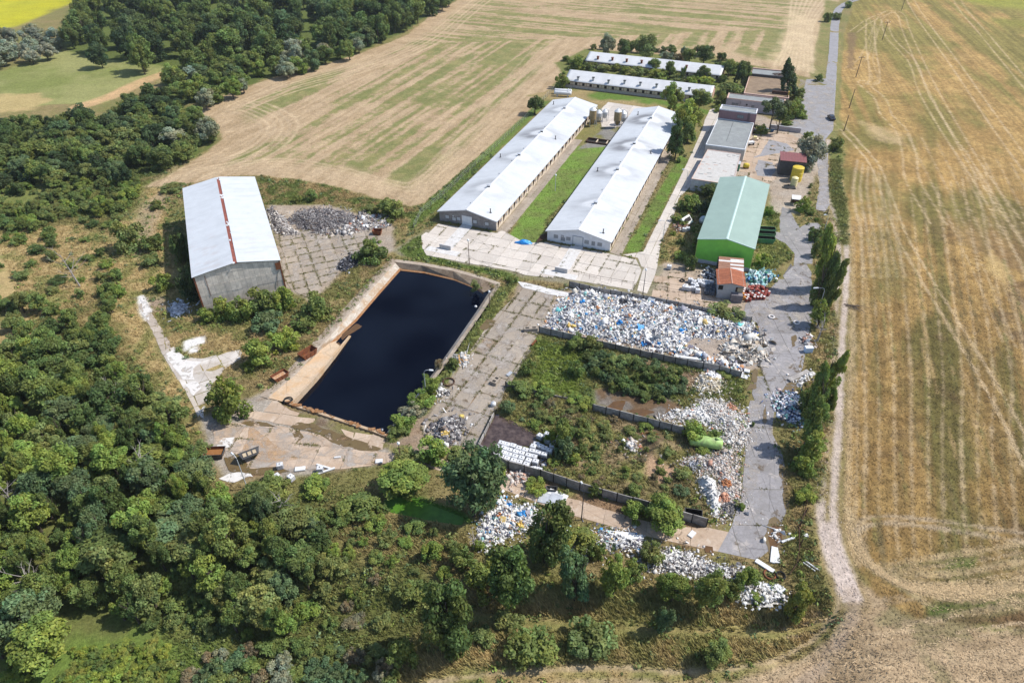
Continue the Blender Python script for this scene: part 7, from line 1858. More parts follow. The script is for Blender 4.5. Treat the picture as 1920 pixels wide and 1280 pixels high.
for u, v, rz, L, w, lab in [(1449, 1041, 1.2, 2.9, .7, "white board standing in the weeds at the end of the brown puddle"), (1455, 1042, 1.45, 2.7, .9, "broad white board beside its narrower twin at the puddle end"), (1433, 1062, -.75, 2.8, .75, "white board lying below the brown puddle"), (1477, 1013, .35, 2.3, .35, "thin white strip on the grass beside the puddle"),
                            (1520, 1061, -.85, 1.9, .16, "uppermost of three thin white slats on the grass"), (1524, 1063, -.85, 1.9, .16, "middle one of three thin white slats on the grass"), (1516, 1064, -.85, 1.9, .16, "lowest of three thin white slats on the grass"),
                            (1429, 1098, -.3, 3.2, 1.0, "long white panel on the bank corner rubbish"), (1458, 1102, -.8, 1.9, 1.1, "white panel leaning by the yellow green bush"), (1163, 1003, -.12, 4.4, .8, "long white beam on top of the splintered boards"), (1181, 1010, .05, 4.0, .8, "second long white beam over the splintered boards"),
                            (1262, 1046, .7, 2.9, .5, "white beam sticking out of the bank rubbish"), (563, 880, .15, 1.7, .9, "white sheet lying on the lower pad"), (608, 876, -.35, 2.9, .35, "upper white beam of the crossed pair on the lower pad"), (612, 884, .45, 2.9, .35, "lower white beam of the crossed pair on the lower pad"),
                            (711, 866, .1, 1.2, .9, "white square lid on the lower pad near the lane"), (1510, 1005, .1, .7, .6, "small white box on the grass beside the lane"), (1300, 675, -.2, 5.2, .7, "long pale gutter panel on top of the bay wall"), (1278, 670, -.2, 3.0, .7, "pale blue panel beside the gutter panel on the bay wall"),
                            (1297, 1002, .8, 1.3, .8, "white cardboard sheet on the lower lane"), (633, 858, .1, 1.1, .3, "small pale plank at the edge of the lower pad")]:
    block(u, v, rz, L, w, .18 if L < 4 else .35, lab, 0, m_whitepaint, "white_board", "board")
block(1030, 935, -.3, 3.4, 2.4, .1, "grey sheet of broken roofing beside the lower lane", 0, m_galv, "roofing_sheet", "sheet"); block(1046, 928, -.5, 3.2, 1.2, .12, "splintered light timber on the roofing sheet", 0, m_whitepaint, "timber", "timber"); block(1042, 936, -.35, 2.0, 2.0, .14, "second grey sheet overlapping the broken roofing", 0, m_galv, "roofing_sheet", "sheet")
p = P(925, 757, .5); r = thing("water_tank", "round white tank at the corner of the bushes and slab road", "tank", (p[0], p[1], 0)); MB().lathe([(.45, 0), (.5, .4), (.45, .8), (.15, .92)], 14).build("shell", m_whitepaint, r, smooth=True); MB().lathe([(.15, .91), (.15, .97)], 10).build("lid", m_galv, r)
def tyre(u, v, rad, label, rz=0, mat=None, z=.06):
    p = P(u, v); r = thing("tyre", label, "tyre", (p[0], p[1], z)); 
    MB().tube([(rad * math.cos(t), rad * math.sin(t), .14) for t in np.linspace(0, 2 * math.pi, 19)], .15, 6, caps=False).build("ring", mat or m_tyre, r, smooth=True)
tyre(541, 753, .75, "old tyre at the corner of the pond ramp", z=.3); tyre(1493, 606, .55, "pale ring lying by the muddy road edge", mat=m_dlid); tyre(1446, 595, .55, "pale ring on the shaded road", mat=m_dlid); tyre(841, 717, 1.1, "dark ring sunk in the weeds beside the slab road", mat=m_brownwood); tyre(1279, 527, .5, "old tyre on the house yard")
tyre(1443, 1077, .8, "rusty ring in the weeds at the bank corner", mat=m_rust, z=0); tyre(1463, 1080, .6, "black tyre in the weeds at the bank corner", z=.1)
for u, v, lab in [(753, 574, "white lump floating by the pond verge"), (728, 816, "white scrap on the pond kerb by the bushes")]:
    p = P(u if u > 740 or v > 800 else u, v); 
p = P(892, 575, -.9); r = tag(MB().lathe([(.05, 0), (.3, .1), (.3, .35), (.1, .5)], 8).build("float", m_whitepaint, None, (p[0], p[1], -1.05)), "small white float by the pond verge wall", "float")
p = P(716, 806, -.9); r = tag(MB().lathe([(.05, 0), (.28, .1), (.28, .3), (.1, .42)], 8).build("float", m_whitepaint, None, (p[0], p[1], -1.03)), "small white float at the near pond corner", "float")
# broken parapet frames between the barns and wrecked fence on the lane verge
p = P(1128, 268); r = thing("manure_pit", "dark walled pit between the long barns", "pit", (p[0], p[1], 0), -.37)
MB().box(-5, 5, -1.6, -1.4, 0, .5).build("front_wall", m_brownwood, r); MB().box(-5, 5, 1.4, 1.6, 0, .7).build("rear_wall", m_brownwood, r)
for x in (-5, -1.6, 1.8, 5): MB().box(x - .1, x + .1, -1.4, 1.4, 0, .6).build("divider", m_cream if x != -5 else m_brownwood, r)
MB().box(-4.9, 4.9, -1.4, 1.4, 0, .06).build("pit_floor", m_dark, r)
fr = PL([(1512, 935), (1508, 965), (1497, 990), (1498, 1025), (1493, 1060), (1480, 1078)])
r = thing("broken_fence", "collapsed dark fence strung along the verge beside the lane", "fence", (*fr[0], 0))
for a, b in zip(fr[:-1], fr[1:]):
    MB().tube([(*(a - fr[0]), .5), (*(b - fr[0]), .35)], .07, 5).build("rail", m_brownwood, r)
    MB().tube([(*(a - fr[0]), -.1), (*(a - fr[0] + [.3, .2]), 1.5)], .08, 5).build("post", m_brownwood, r)
    d = b - a; MB().tube([(*(a - fr[0]), .2), (*(a - fr[0] + np.array([d[1], -d[0]]) * -.6), .15)], .06, 5).build("rail", m_brownwood, r)
p = P(1586, 574); r = thing("fallen_branch", "pale fallen branch on the field edge beside the lane", "branch", (p[0], p[1], .05))
for k in range(9): a = R.uniform(-1.2, .4); L = R.uniform(1, 5.5); MB().tube([(R.uniform(-.5, 2), R.uniform(-.8, .8), .1), (L * math.cos(a) * .6 + 1, L * math.sin(a) * .6, .35), (L * math.cos(a) + 1, L * math.sin(a), .1)], [.09, .06, .02], 5).build("limb", m_pole if k % 3 else m_wood, r)
# ------------------------------------------------------------------ vegetation
m_leaf, t_, b_ = nodes("leaves"); setb(b_, .62, .25)
oi_ = N(t_, "ShaderNodeObjectInfo")
c_ = mixc(t_, 1.0, attr(t_), oi_.outputs["Color"], 'MULTIPLY')
t_.links.new(c_, b_.inputs["Base Color"])
tl_ = N(t_, "ShaderNodeBsdfTranslucent"); t_.links.new(mixc(t_, 1.0, c_, (1.2, 1.15, .6), 'MULTIPLY'), tl_.inputs["Color"])
ms_ = N(t_, "ShaderNodeMixShader"); ms_.inputs[0].default_value = .34
t_.links.new(b_.outputs[0], ms_.inputs[1]); t_.links.new(tl_.outputs[0], ms_.inputs[2]); t_.links.new(ms_.outputs[0], t_.nodes["Material Output"].inputs["Surface"])
m_bark = M_plain("bark", (.085, .07, .055), .95, .1, var=.35, scale=3); m_dead = M_plain("dead_wood", (.30, .27, .25), .9, .1, var=.25, scale=4)


def unit(v): return v / (np.linalg.norm(v, axis=-1, keepdims=True) + 1e-9)


def leaf_quads(pos, nrm, size, col, rng, asp=.6):
    n = len(pos)
    t = unit(np.cross(nrm, rng.normal(size=(n, 3)))); b = np.cross(nrm, t)
    s = size[:, None]
    bend = nrm * s * .25
    V = np.stack([pos + t * s, pos + b * s * asp + bend * 0, pos - t * s - bend, pos - b * s * asp], 1).reshape(-1, 3)
    F = (np.arange(n) * 4)[:, None] + np.arange(4)[None]
    return V, F, np.repeat(col, 4, 0)


def crown(name, shape, seed, n=2600, leaf=.085):
    """leafy crown in a unit volume: radius 1, height 0..2"""
    rng = np.random.default_rng(seed)
    if shape == 'round':
        k = 44; d = unit(rng.normal(size=(k, 3)) + [0, 0, .2]); c = d * rng.uniform(.35, .88, (k, 1)); r = rng.uniform(.14, .36, k) * (1.25 - .5 * np.linalg.norm(c, axis=1)); sq_ = rng.uniform(.75, 1.1, 3); c = c * sq_
    elif shape == 'bush':
        k = 32; a = rng.uniform(0, 2 * math.pi, k); q = rng.uniform(.15, .9, k); c = np.stack([np.cos(a) * q, np.sin(a) * q, rng.uniform(-.75, .55, k) - .3 * q], 1); r = rng.uniform(.16, .38, k)
    elif shape == 'tall':
        k = 46; a = rng.uniform(0, 2 * math.pi, k); z = rng.uniform(-.9, .85, k); w = .78 * np.sqrt(1 - (z * .85) ** 2); q = w * rng.uniform(.35, .95, k); c = np.stack([np.cos(a) * q, np.sin(a) * q, z], 1); r = rng.uniform(.13, .32, k)
    elif shape == 'poplar':
        k = 46; a = rng.uniform(0, 2 * math.pi, k); z = rng.uniform(-.95, .93, k); w = .72 * (1 - np.clip((z - .1) / .95, 0, 1) ** 1.6) * (.75 + .25 * np.clip((z + 1) * 2, 0, 1)); q = w * rng.uniform(.3, 1, k); c = np.stack([np.cos(a) * q, np.sin(a) * q, z], 1); r = rng.uniform(.16, .34, k)
    elif shape == 'conifer':
        k = 60; z = rng.uniform(-.9, .92, k); w = .8 * (1 - (z + 1) / 2) ** .75 + .05; a = rng.uniform(0, 2 * math.pi, k); q = w * rng.uniform(.5, 1, k); c = np.stack([np.cos(a) * q, np.sin(a) * q, z - .08 * q], 1); r = rng.uniform(.12, .24, k)
    elif shape == 'sparse':
        k = 20; d = unit(rng.normal(size=(k, 3)) + [0, 0, .1]); c = d * rng.uniform(.3, .85, (k, 1)); r = rng.uniform(.18, .32, k)
    else:   # umbrella pine
        k = 24; a = rng.uniform(0, 2 * math.pi, k); q = rng.uniform(.1, .85, k); c = np.stack([np.cos(a) * q, np.sin(a) * q, .45 + rng.uniform(-.3, .35, k) - .3 * q], 1); r = rng.uniform(.2, .34, k)
    tone = rng.uniform(.72, 1.25, k); yel = rng.uniform(-.12, .16, k)
    w = r ** 2; li = rng.choice(k, n, p=w / w.sum())
    d = unit(rng.normal(size=(n, 3)) + [0, 0, .15])
    rad = r[li] * (1 - .45 * rng.random(n) ** 2.2)
    sq = np.array([1, 1, .82])
    pos = c[li] + d * rad[:, None] * sq + rng.normal(size=(n, 3)) * .02
    pos[:, 2] = np.clip(pos[:, 2], -1.02, 1.1)
    nrm = unit(d * .7 + unit(rng.normal(size=(n, 3))) * .7 + [0, 0, .42])
    v = (tone[li] * rng.uniform(.78, 1.25, n))[:, None]
    col = np.hstack([v * (1 + yel[li][:, None] + rng.normal(0, .05, (n, 1))), v, v * (1 - yel[li][:, None] * .8)])
    V, F, Cc = leaf_quads(pos, nrm, leaf * rng.uniform(.7, 1.35, n), col, rng)
    V[:, 2] += 1.0
    me = mesh_np(name, V, F, Cc); me.materials.append(m_leaf)
    return me


CROWNS = {
    'round': [crown("crown", 'round', s, 5600, .062) for s in range(7)], 'bush': [crown("foliage", 'bush', 20 + s, 2400, .085) for s in range(6)],
    'tall': [crown("crown", 'tall', 40 + s, 5600, .062) for s in range(5)], 'poplar': [crown("crown", 'poplar', 60 + s, 5600, .07) for s in range(4)],
    'conifer': [crown("crown", 'conifer', 80 + s, 4200, .07) for s in range(3)], 'pine': [crown("crown", 'pine', 90 + s, 2600, .075) for s in range(3)],
    'sparse': [crown("crown", 'sparse', 100 + s, 2200, .08) for s in range(3)]}


def trunk_mesh(seed, bare=False):
    rng = np.random.default_rng(seed); mb = MB()
    lean = rng.normal(0, .05, 2)
    mb.tube([(0, 0, -.1), (lean[0] * .4, lean[1] * .4, .45), (lean[0], lean[1], 1.0)], [.10, .075, .03], 7)
    for k in range(6):
        z = .3 + .09 * k; a = rng.uniform(0, 6.28); L = rng.uniform(.35, .6)
        mb.tube([(lean[0] * z, lean[1] * z, z), (L * .5 * math.cos(a), L * .5 * math.sin(a), z + .14), (L * math.cos(a), L * math.sin(a), z + .36)], [.04, .028, .01], 5)
    me = mb.mesh("trunk"); me.materials.append(m_bark); return me


TRUNKS = [trunk_mesh(s) for s in range(4)]
TONES = {'dark': (.088, .122, .036), 'deep': (.052, .080, .032), 'mid': (.134, .170, .046), 'fresh': (.168, .215, .046), 'bright': (.21, .255, .048), 'olive': (.155, .180, .058), 'yellow': (.190, .212, .050), 'blue': (.100, .145, .064),
         'grey': (.215, .232, .16), 'silver': (.24, .26, .20), 'brown': (.19, .155, .09)}
ANCHORS = [("the yellow field", 60, 20), ("the meadow", 200, 130), ("the willows", 60, 90), ("the tan path", 240, 165), ("the harvested field", 560, 130), ("the far field corner", 800, 40), ("the big grey green tree", 388, 240), ("the bare slope", 230, 440),
           ("the white path", 290, 600), ("the dusty pad", 380, 740), ("the black skips", 420, 860), ("the dead tree", 150, 520), ("the pale dead tree", 225, 760), ("the lower pad", 540, 890), ("the green pool", 760, 950), ("the farm lane", 520, 1200),
           ("the lush grass", 180, 1230), ("the storage hall", 320, 370), ("the stump", 889, 1000), ("the whitish dead limbs", 285, 900), ("the grey dead tree", 90, 1100), ("the leafless tree", 40, 960), ("the thin dead tree", 535, 975), ("the brown puddle", 960, 790), ("the middle wall", 1120, 755), ("the bright grass", 1080, 690), ("the rubble", 1290, 720)]
APTS = np.array([P(u, v) for _, u, v in ANCHORS])
VEG = []


def plant(x, y, a, b, kind, tone, label, group=None, lift=0.0, cat=None, nm=None):
    """a = crown radius, b = crown half height, lift = clear trunk under the crown"""
    z = float(ground_z(x, y))
    if z < -2.6: z = 0.0
    c = np.array(TONES[tone]) * R.uniform(.86, 1.14); c *= 1.2; c[0] *= R.uniform(.88, 1.04)
    me = R.choice(CROWNS[kind])
    rz = R.uniform(0, 6.28)
    if kind == 'bush':
        o = bpy.data.objects.new(nm or "bush", me); C.objects.link(o)
        o.location = (x, y, z - .1); o.rotation_euler[2] = rz; o.scale = (a, a * R.uniform(.85, 1.1), b); o.color = (*c, 1)
        tag(o, label, cat or "bush", group)
    else:
        nm = nm or {'poplar': 'poplar_tree', 'conifer': 'conifer_tree', 'pine': 'pine_tree'}.get(kind, 'broadleaf_tree')
        r = thing(nm, label, cat or "tree", (x, y, z), rz, group)
        o = bpy.data.objects.new("crown", me); C.objects.link(o); o.parent = r; o.location = (0, 0, lift); o.scale = (a * R.uniform(.92, 1.1), a * R.uniform(.88, 1.12), b); o.rotation_euler = (R.uniform(-.16, .16), R.uniform(-.16, .16), 0); o.color = (*c, 1)
        t = bpy.data.objects.new("trunk", R.choice(TRUNKS)); C.objects.link(t); t.parent = r; h = lift + b * 1.5; t.scale = (max(.6, min(a * 1.1, 2.6)), max(.6, min(a * 1.1, 2.6)), h)
    VEG.append((x, y, a, b))
    return o


def at_box(u0, v0, u1, v1, kind, tone, label, group=None, lift=0.0, cat=None):
    """crown filling a box measured on the photograph"""
    uc, vc = (u0 + u1) / 2, (v0 + v1) / 2
    b = 1.0
    for _ in range(4):
        s = depth_scale(uc, vc, lift + b); x, y = P(uc, vc, lift + b)
        a = (u1 - u0) / 2 * s
        phi = math.atan2(CAM_H - lift - b, math.hypot(x, y))
        hv = (v1 - v0) / 2 * s
        b = math.sqrt(max(hv ** 2 - (a * math.sin(phi)) ** 2, (0.35 * a) ** 2)) / math.cos(phi)
        b = min(b, 2.6 * a if kind not in ('poplar', 'conifer') else 5 * a)
    return plant(x, y, a, b, kind, tone, label, group, lift, cat)


B_ = [  # around the storage hall
    (392, 548, 436, 600, 'bush', 'fresh', "leafy bush at the outer corner of the storage hall gable"), (425, 545, 478, 602, 'bush', 'fresh', "second bush along the foot of the storage hall gable"), (462, 528, 520, 592, 'bush', 'mid', "tallest bush against the storage hall gable"),
    (508, 525, 552, 585, 'bush', 'fresh', "bush at the yard corner of the storage hall gable"), (465, 575, 530, 622, 'bush', 'blue', "bluish bush in front of the gable hedge"), (366, 570, 402, 604, 'bush', 'fresh', "low bush at the shaded end of the gable hedge"),
    (563, 540, 620, 602, 'bush', 'mid', "round bush on the bank between slab yard and pond"), (543, 584, 592, 622, 'bush', 'mid', "smaller bush on the pond bank below the round one"), (498, 605, 560, 660, 'bush', 'bright', "bright yellow green bush on the pond bank"), (447, 622, 512, 688, 'bush', 'fresh', "dense bush at the tip of the dusty pad"),
    (382, 690, 458, 788, 'bush', 'fresh', "big leafy bush between dusty pad and lower pad"), (665, 440, 724, 492, 'bush', 'mid', "bush beside the heap of tyres"), (700, 362, 758, 410, 'bush', 'mid', "bush at the field edge behind the cable heap"), (680, 378, 712, 402, 'bush', 'olive', "low bush beside the field edge bush"),
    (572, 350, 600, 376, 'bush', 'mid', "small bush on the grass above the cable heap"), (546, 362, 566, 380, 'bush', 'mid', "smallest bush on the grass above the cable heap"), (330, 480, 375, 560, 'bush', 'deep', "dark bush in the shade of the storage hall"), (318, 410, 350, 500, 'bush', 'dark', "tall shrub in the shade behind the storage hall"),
    (300, 340, 342, 360, 'bush', 'olive', "low bush at the far corner of the storage hall"), (265, 430, 305, 470, 'bush', 'mid', "bush on the bare slope left of the storage hall"), (262, 470, 300, 500, 'bush', 'olive', "low bush below the bare slope"), (284, 505, 320, 545, 'bush', 'fresh', "fresh green shrub on the straw slope beside the hall"),
    (276, 370, 305, 392, 'bush', 'mid', "small round bush on the straw above the hall"), (205, 400, 262, 470, 'bush', 'olive', "olive scrub along the bare slope"),
    # near the barns and sheds
    (986, 176, 1020, 212, 'round', 'dark', "dark round tree on the verge beside the white gas tanks"), (1126, 62, 1156, 102, 'round', 'grey', "grey green willow behind the far shed end"), (1152, 72, 1186, 108, 'round', 'dark', "dark tree beside the grey willow"), (1184, 62, 1238, 108, 'round', 'olive', "tall olive tree behind the far shed"),
    (1238, 92, 1264, 112, 'bush', 'grey', "grey scrub behind the far shed"), (1262, 94, 1288, 114, 'bush', 'brown', "brownish scrub behind the far shed"), (1280, 90, 1308, 116, 'round', 'mid', "small tree behind the middle of the far shed"), (1302, 82, 1342, 118, 'round', 'dark', "broad dark tree at the road end of the far shed"),
    (1068, 100, 1098, 128, 'bush', 'fresh', "bush at the field end of the far shed"), (1040, 132, 1066, 164, 'bush', 'fresh', "bush at the field corner of the near low shed"), (1092, 112, 1120, 130, 'bush', 'mid', "first bush in the row between the low sheds"), (1118, 118, 1146, 134, 'bush', 'olive', "pale bush in the row between the low sheds"),
    (1143, 114, 1170, 132, 'bush', 'yellow', "yellowish bush in the row between the low sheds"), (1176, 120, 1214, 144, 'bush', 'olive', "wide bush in the middle of the row between the low sheds"), (1214, 110, 1240, 134, 'tall', 'mid', "small upright tree between the low sheds"), (1216, 124, 1256, 150, 'bush', 'fresh', "leafy bush under the upright tree between the low sheds"),
    (1246, 114, 1268, 144, 'tall', 'mid', "slim tree before the far shed roof"), (1252, 136, 1284, 152, 'bush', 'olive', "low bush at the roof edge of the near low shed"), (1276, 124, 1290, 150, 'sparse', 'mid', "thin sapling before the far shed"), (1288, 138, 1314, 157, 'bush', 'bright', "bright bush near the shed ends"),
    (1308, 122, 1334, 150, 'round', 'mid', "tree before the red edged end of the far shed"), (1312, 140, 1340, 160, 'bush', 'bright', "bright bush below the shed end tree"), (1244, 154, 1290, 206, 'round', 'fresh', "big fresh green tree at the near low shed"), (1290, 165, 1336, 206, 'round', 'mid', "mid green tree beside the big fresh one"),
    (1268, 188, 1326, 256, 'round', 'bright', "bright spreading tree at the corner of the whitewashed barn"), (1272, 220, 1312, 266, 'tall', 'mid', "darker tree under the bright spreading tree"), (1248, 222, 1294, 296, 'conifer', 'dark', "dark cone shaped tree shading the whitewashed barn roof"),
    (1352, 106, 1386, 142, 'round', 'mid', "tree between far shed and roofless building"), (1376, 112, 1412, 156, 'round', 'dark', "dark tree beside the roofless building"), (1376, 116, 1388, 158, 'conifer', 'deep', "thin dark cypress beside the roofless building"), (1350, 150, 1400, 180, 'bush', 'mid', "bushy thicket before the lilac building"),
    (1344, 168, 1368, 200, 'bush', 'mid', "bush at the path corner by the lilac building"), (1425, 124, 1446, 144, 'bush', 'olive', "bush growing on the roofless building"), (1462, 112, 1506, 182, 'conifer', 'deep', "big dark pine beside the asphalt apron"), (1484, 160, 1514, 186, 'bush', 'mid', "bush at the foot of the big dark pine"),
    (1472, 180, 1508, 220, 'bush', 'fresh', "round bush beside the asphalt apron"), (1424, 180, 1480, 222, 'pine', 'deep', "dark umbrella pines in front of the lilac building", 4.0), (1414, 228, 1442, 250, 'bush', 'fresh', "clipped hedge bush behind the wheeled bins"), (1450, 200, 1478, 240, 'pine', 'dark', "lower pine leaning over the apron", 2.0),
    (1490, 246, 1548, 312, 'round', 'silver', "silver leaved willow at the workshop yard corner"), (1504, 242, 1528, 264, 'bush', 'fresh', "green bush beside the silver willow"), (1554, 250, 1584, 282, 'bush', 'mid', "round bush on the field side of the road"), (1500, 290, 1528, 320, 'bush', 'grey', "grey bush below the silver willow"),
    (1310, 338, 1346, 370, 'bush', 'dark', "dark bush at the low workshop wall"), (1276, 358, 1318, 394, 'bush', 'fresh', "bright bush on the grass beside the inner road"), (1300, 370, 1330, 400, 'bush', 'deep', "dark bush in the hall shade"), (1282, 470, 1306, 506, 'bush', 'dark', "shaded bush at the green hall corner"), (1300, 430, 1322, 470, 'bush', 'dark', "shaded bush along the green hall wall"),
    (1493, 362, 1522, 398, 'bush', 'fresh', "bush beside the little shelter"), (1434, 382, 1454, 404, 'bush', 'fresh', "small bush at the sunny side of the green hall"), (1418, 470, 1450, 500, 'bush', 'yellow', "yellow green bush on the round lawn"), (1506, 385, 1530, 402, 'bush', 'mid', "low bush by the bar gate"),
    (1545, 18, 1562, 40, 'bush', 'mid', "small bush beside the asphalt road bend"), (1528, 136, 1546, 152, 'bush', 'mid', "small bush at the apron corner"), (1560, 20, 1580, 36, 'bush', 'mid', "low bush on the field side of the road bend"), (1584, 0, 1600, 14, 'bush', 'mid', "roadside bush at the rise"),
    # poplars and bushes along the road verge
    (1540, 432, 1578, 545, 'poplar', 'fresh', "tallest poplar of the first clump by the lane"), (1526, 475, 1560, 575, 'poplar', 'dark', "darker poplar nearer the road in the first clump"), (1548, 490, 1578, 575, 'poplar', 'mid', "lighter poplar nearer the lane in the first clump"), (1520, 562, 1562, 614, 'round', 'fresh', "fresh round tree at the foot of the first poplars"),
    (1524, 440, 1546, 482, 'bush', 'olive', "olive bush beside the first poplar clump"), (1518, 420, 1540, 452, 'bush', 'dark', "dark bush at the road bend above the poplars"), (1540, 650, 1574, 740, 'poplar', 'fresh', "tallest poplar of the second clump by the lane"), (1524, 690, 1562, 795, 'poplar', 'mid', "darker poplar in the middle of the second clump"),
    (1548, 715, 1574, 775, 'poplar', 'mid', "slender poplar nearer the lane in the second clump"), (1500, 710, 1536, 775, 'bush', 'mid', "big bush above the blue rubbish heap"), (1500, 745, 1552, 830, 'tall', 'mid', "bushy tree at the foot of the second poplars", 2.0), (1500, 805, 1552, 862, 'tall', 'fresh', "fresh bush below the second poplars"),
    (1488, 840, 1534, 890, 'bush', 'fresh', "bright bush at the muddy road edge"), (1486, 902, 1532, 944, 'bush', 'bright', "yellow green bush on the road verge"), (1410, 786, 1416, 800, 'bush', 'fresh', "tiny bush at the rubble edge on the road"),
    # bays
    (1058, 618, 1100, 656, 'bush', 'mid', "bush touching the panel wall of the long bay"), (1088, 622, 1128, 662, 'bush', 'olive', "olive bush beside the panel wall of the long bay"), (1064, 668, 1096, 706, 'bush', 'mid', "round bush on the bright grass of the bay"), (978, 668, 1006, 702, 'bush', 'mid', "bush on the slab road edge of the bay"),
    (950, 704, 1002, 744, 'bush', 'mid', "broad bush at the end of the middle panel wall"), (936, 744, 968, 776, 'bush', 'blue', "bluish bush beside the round white tank"), (998, 708, 1032, 738, 'bush', 'fresh', "bright shrub behind the middle panel wall"), (1062, 732, 1096, 756, 'bush', 'fresh', "shrub behind the middle of the panel wall"),
    (1004, 722, 1040, 752, 'bush', 'mid', "bush in the gap of the broken middle wall"), (1076, 738, 1116, 768, 'bush', 'fresh', "bush over the end of the broken middle wall"), (1034, 770, 1078, 840, 'bush', 'mid', "big bush behind the white tanks"), (996, 760, 1030, 790, 'bush', 'olive', "olive bush on the brown mound"), (990, 782, 1020, 806, 'bush', 'fresh', "small bush at the brown puddle"), (1020, 795, 1046, 832, 'bush', 'fresh', "fresh shrub at the back of the white tanks"),
    (1040, 810, 1082, 860, 'bush', 'blue', "leafy bush pressing on the crooked tank cluster"), (1060, 842, 1090, 872, 'bush', 'fresh', "green shrub at the end of the tank rows"), (1028, 855, 1052, 875, 'bush', 'fresh', "low shrub behind the last white tank"), (1080, 780, 1112, 812, 'bush', 'olive', "olive bush on the dry mound"),
    (1280, 782, 1326, 828, 'bush', 'fresh', "leafy bush hanging over the lime green tank"), (1322, 798, 1356, 832, 'bush', 'mid', "second bush over the lime green tank"), (1306, 832, 1334, 850, 'bush', 'fresh', "little bush in front of the lime green tank"), (1195, 788, 1225, 806, 'bush', 'fresh', "small bush at the dry side of the middle wall"),
    (1204, 922, 1296, 1002, 'round', 'fresh', "large rounded tree beside the lower lane"), (1168, 932, 1212, 976, 'bush', 'fresh', "bush against the long panel wall near the lane"), (1102, 900, 1130, 932, 'bush', 'mid', "bush before the panel wall"), (984, 890, 1026, 926, 'bush', 'bright', "bright round bush on the strip below the panel wall"),
    (1172, 900, 1206, 930, 'bush', 'mid', "bush behind the panel wall by the dry mound"), (1330, 572, 1398, 594, 'bush', 'olive', "straggling olive bush on the bay wall"), (1400, 645, 1420, 660, 'bush', 'brown', "dry weed clump at the bay mouth"), (1345, 690, 1372, 705, 'bush', 'mid', "bush at the wall end by the road"),
    (1262, 870, 1300, 902, 'bush', 'olive', "olive weeds on the rubble ridge"), (1262, 905, 1292, 930, 'bush', 'blue', "bluish weeds at the foot of the rubble ridge"), (1382, 938, 1398, 955, 'bush', 'fresh', "green tuft at the road edge of the rubble"),
    # pond verge
    (784, 694, 826, 738, 'bush', 'fresh', "fresh bush under the pond street lamp"), (764, 724, 812, 765, 'bush', 'fresh', "bush on the pond verge below the lamp"), (750, 745, 800, 785, 'bush', 'grey', "grey green bush on the pond verge"), (736, 765, 780, 805, 'bush', 'fresh', "bright bush low on the pond verge"), (722, 790, 768, 822, 'bush', 'mid', "bush at the near corner of the pond"),
    (812, 668, 832, 690, 'bush', 'brown', "dry thistle clump on the pond kerb"), (838, 664, 862, 690, 'bush', 'mid', "low shrub on the weedy pond verge"), (880, 520, 905, 545, 'bush', 'olive', "weeds at the far corner of the pond"), (950, 512, 972, 530, 'bush', 'mid', "low bush at the end of the barn yard grass"),
    # along the lower lane and bank
    (784, 812, 840, 872, 'bush', 'fresh', "bright bush at the start of the slab road"), (736, 832, 790, 870, 'bush', 'olive', "straggly olive bush by the round headed lamp"), (838, 836, 880, 865, 'bush', 'olive', "olive bush beside the tank corner"), (706, 862, 802, 930, 'tall', 'fresh', "leaning leafy tree over the green pool"),
    (822, 835, 948, 982, 'round', 'blue', "large dark green tree beside the green pool"), (910, 865, 950, 898, 'bush', 'fresh', "fresh bush between large tree and panel wall"), (978, 945, 1070, 1062, 'tall', 'dark', "dark tree standing beside the lower rubbish heap"), (915, 1000, 1012, 1140, 'round', 'dark', "tall dark tree leaning on the bank below the rubbish heap"),
    (868, 1035, 940, 1110, 'bush', 'yellow', "yellow green bush in front of the dark bank trees"), (1055, 982, 1125, 1032, 'bush', 'yellow', "yellowish bush beside the lower lane lamp"), (1048, 1022, 1116, 1128, 'tall', 'blue', "bluish tree on the bank crest"), (1120, 1030, 1190, 1120, 'round', 'fresh', "fresh tree on the bank crest"), (1104, 1008, 1138, 1048, 'bush', 'mid', "bush in the splintered boards"),
    (1165, 1040, 1210, 1090, 'bush', 'mid', "mid green bush between two bank trees"), (1202, 1008, 1246, 1056, 'bush', 'olive', "olive bush at the edge of the lower lane"), (1232, 1072, 1296, 1136, 'round', 'fresh', "round fresh tree on the bank beside splintered timber"), (1298, 1056, 1366, 1144, 'round', 'mid', "largest round tree on the bank near the road end"),
    (1356, 1076, 1394, 1124, 'bush', 'mid', "dark green bush beside the largest bank tree"), (1384, 1054, 1426, 1098, 'bush', 'fresh', "bush at the road end of the bank"), (1400, 1105, 1432, 1128, 'bush', 'fresh', "small bush among the bank corner boards"), (1464, 1082, 1520, 1164, 'tall', 'yellow', "yellow green bushy tree at the bank corner"),
    (1226, 1128, 1268, 1186, 'tall', 'blue', "small bluish tree at the toe of the bank"), (1308, 1190, 1372, 1252, 'tall', 'mid', "lone small tree on the grass strip beside the lower lane"), (785, 1085, 892, 1235, 'tall', 'dark', "tall bushy tree at the toe of the bank"), (945, 1165, 1042, 1248, 'bush', 'mid', "broad bush above the lower farm lane"),
    (1062, 1172, 1152, 1210, 'bush', 'olive', "low olive bushes on the grass lane"), (925, 1140, 985, 1180, 'bush', 'olive', "pale weedy bush beside the grass lane"), (878, 1170, 930, 1212, 'bush', 'olive', "weedy bush at the foot of the tall bushy tree"), (742, 1080, 800, 1130, 'bush', 'mid', "bush on the dry slope"), (720, 1180, 780, 1260, 'bush', 'mid', "bush at the lower lane edge"),
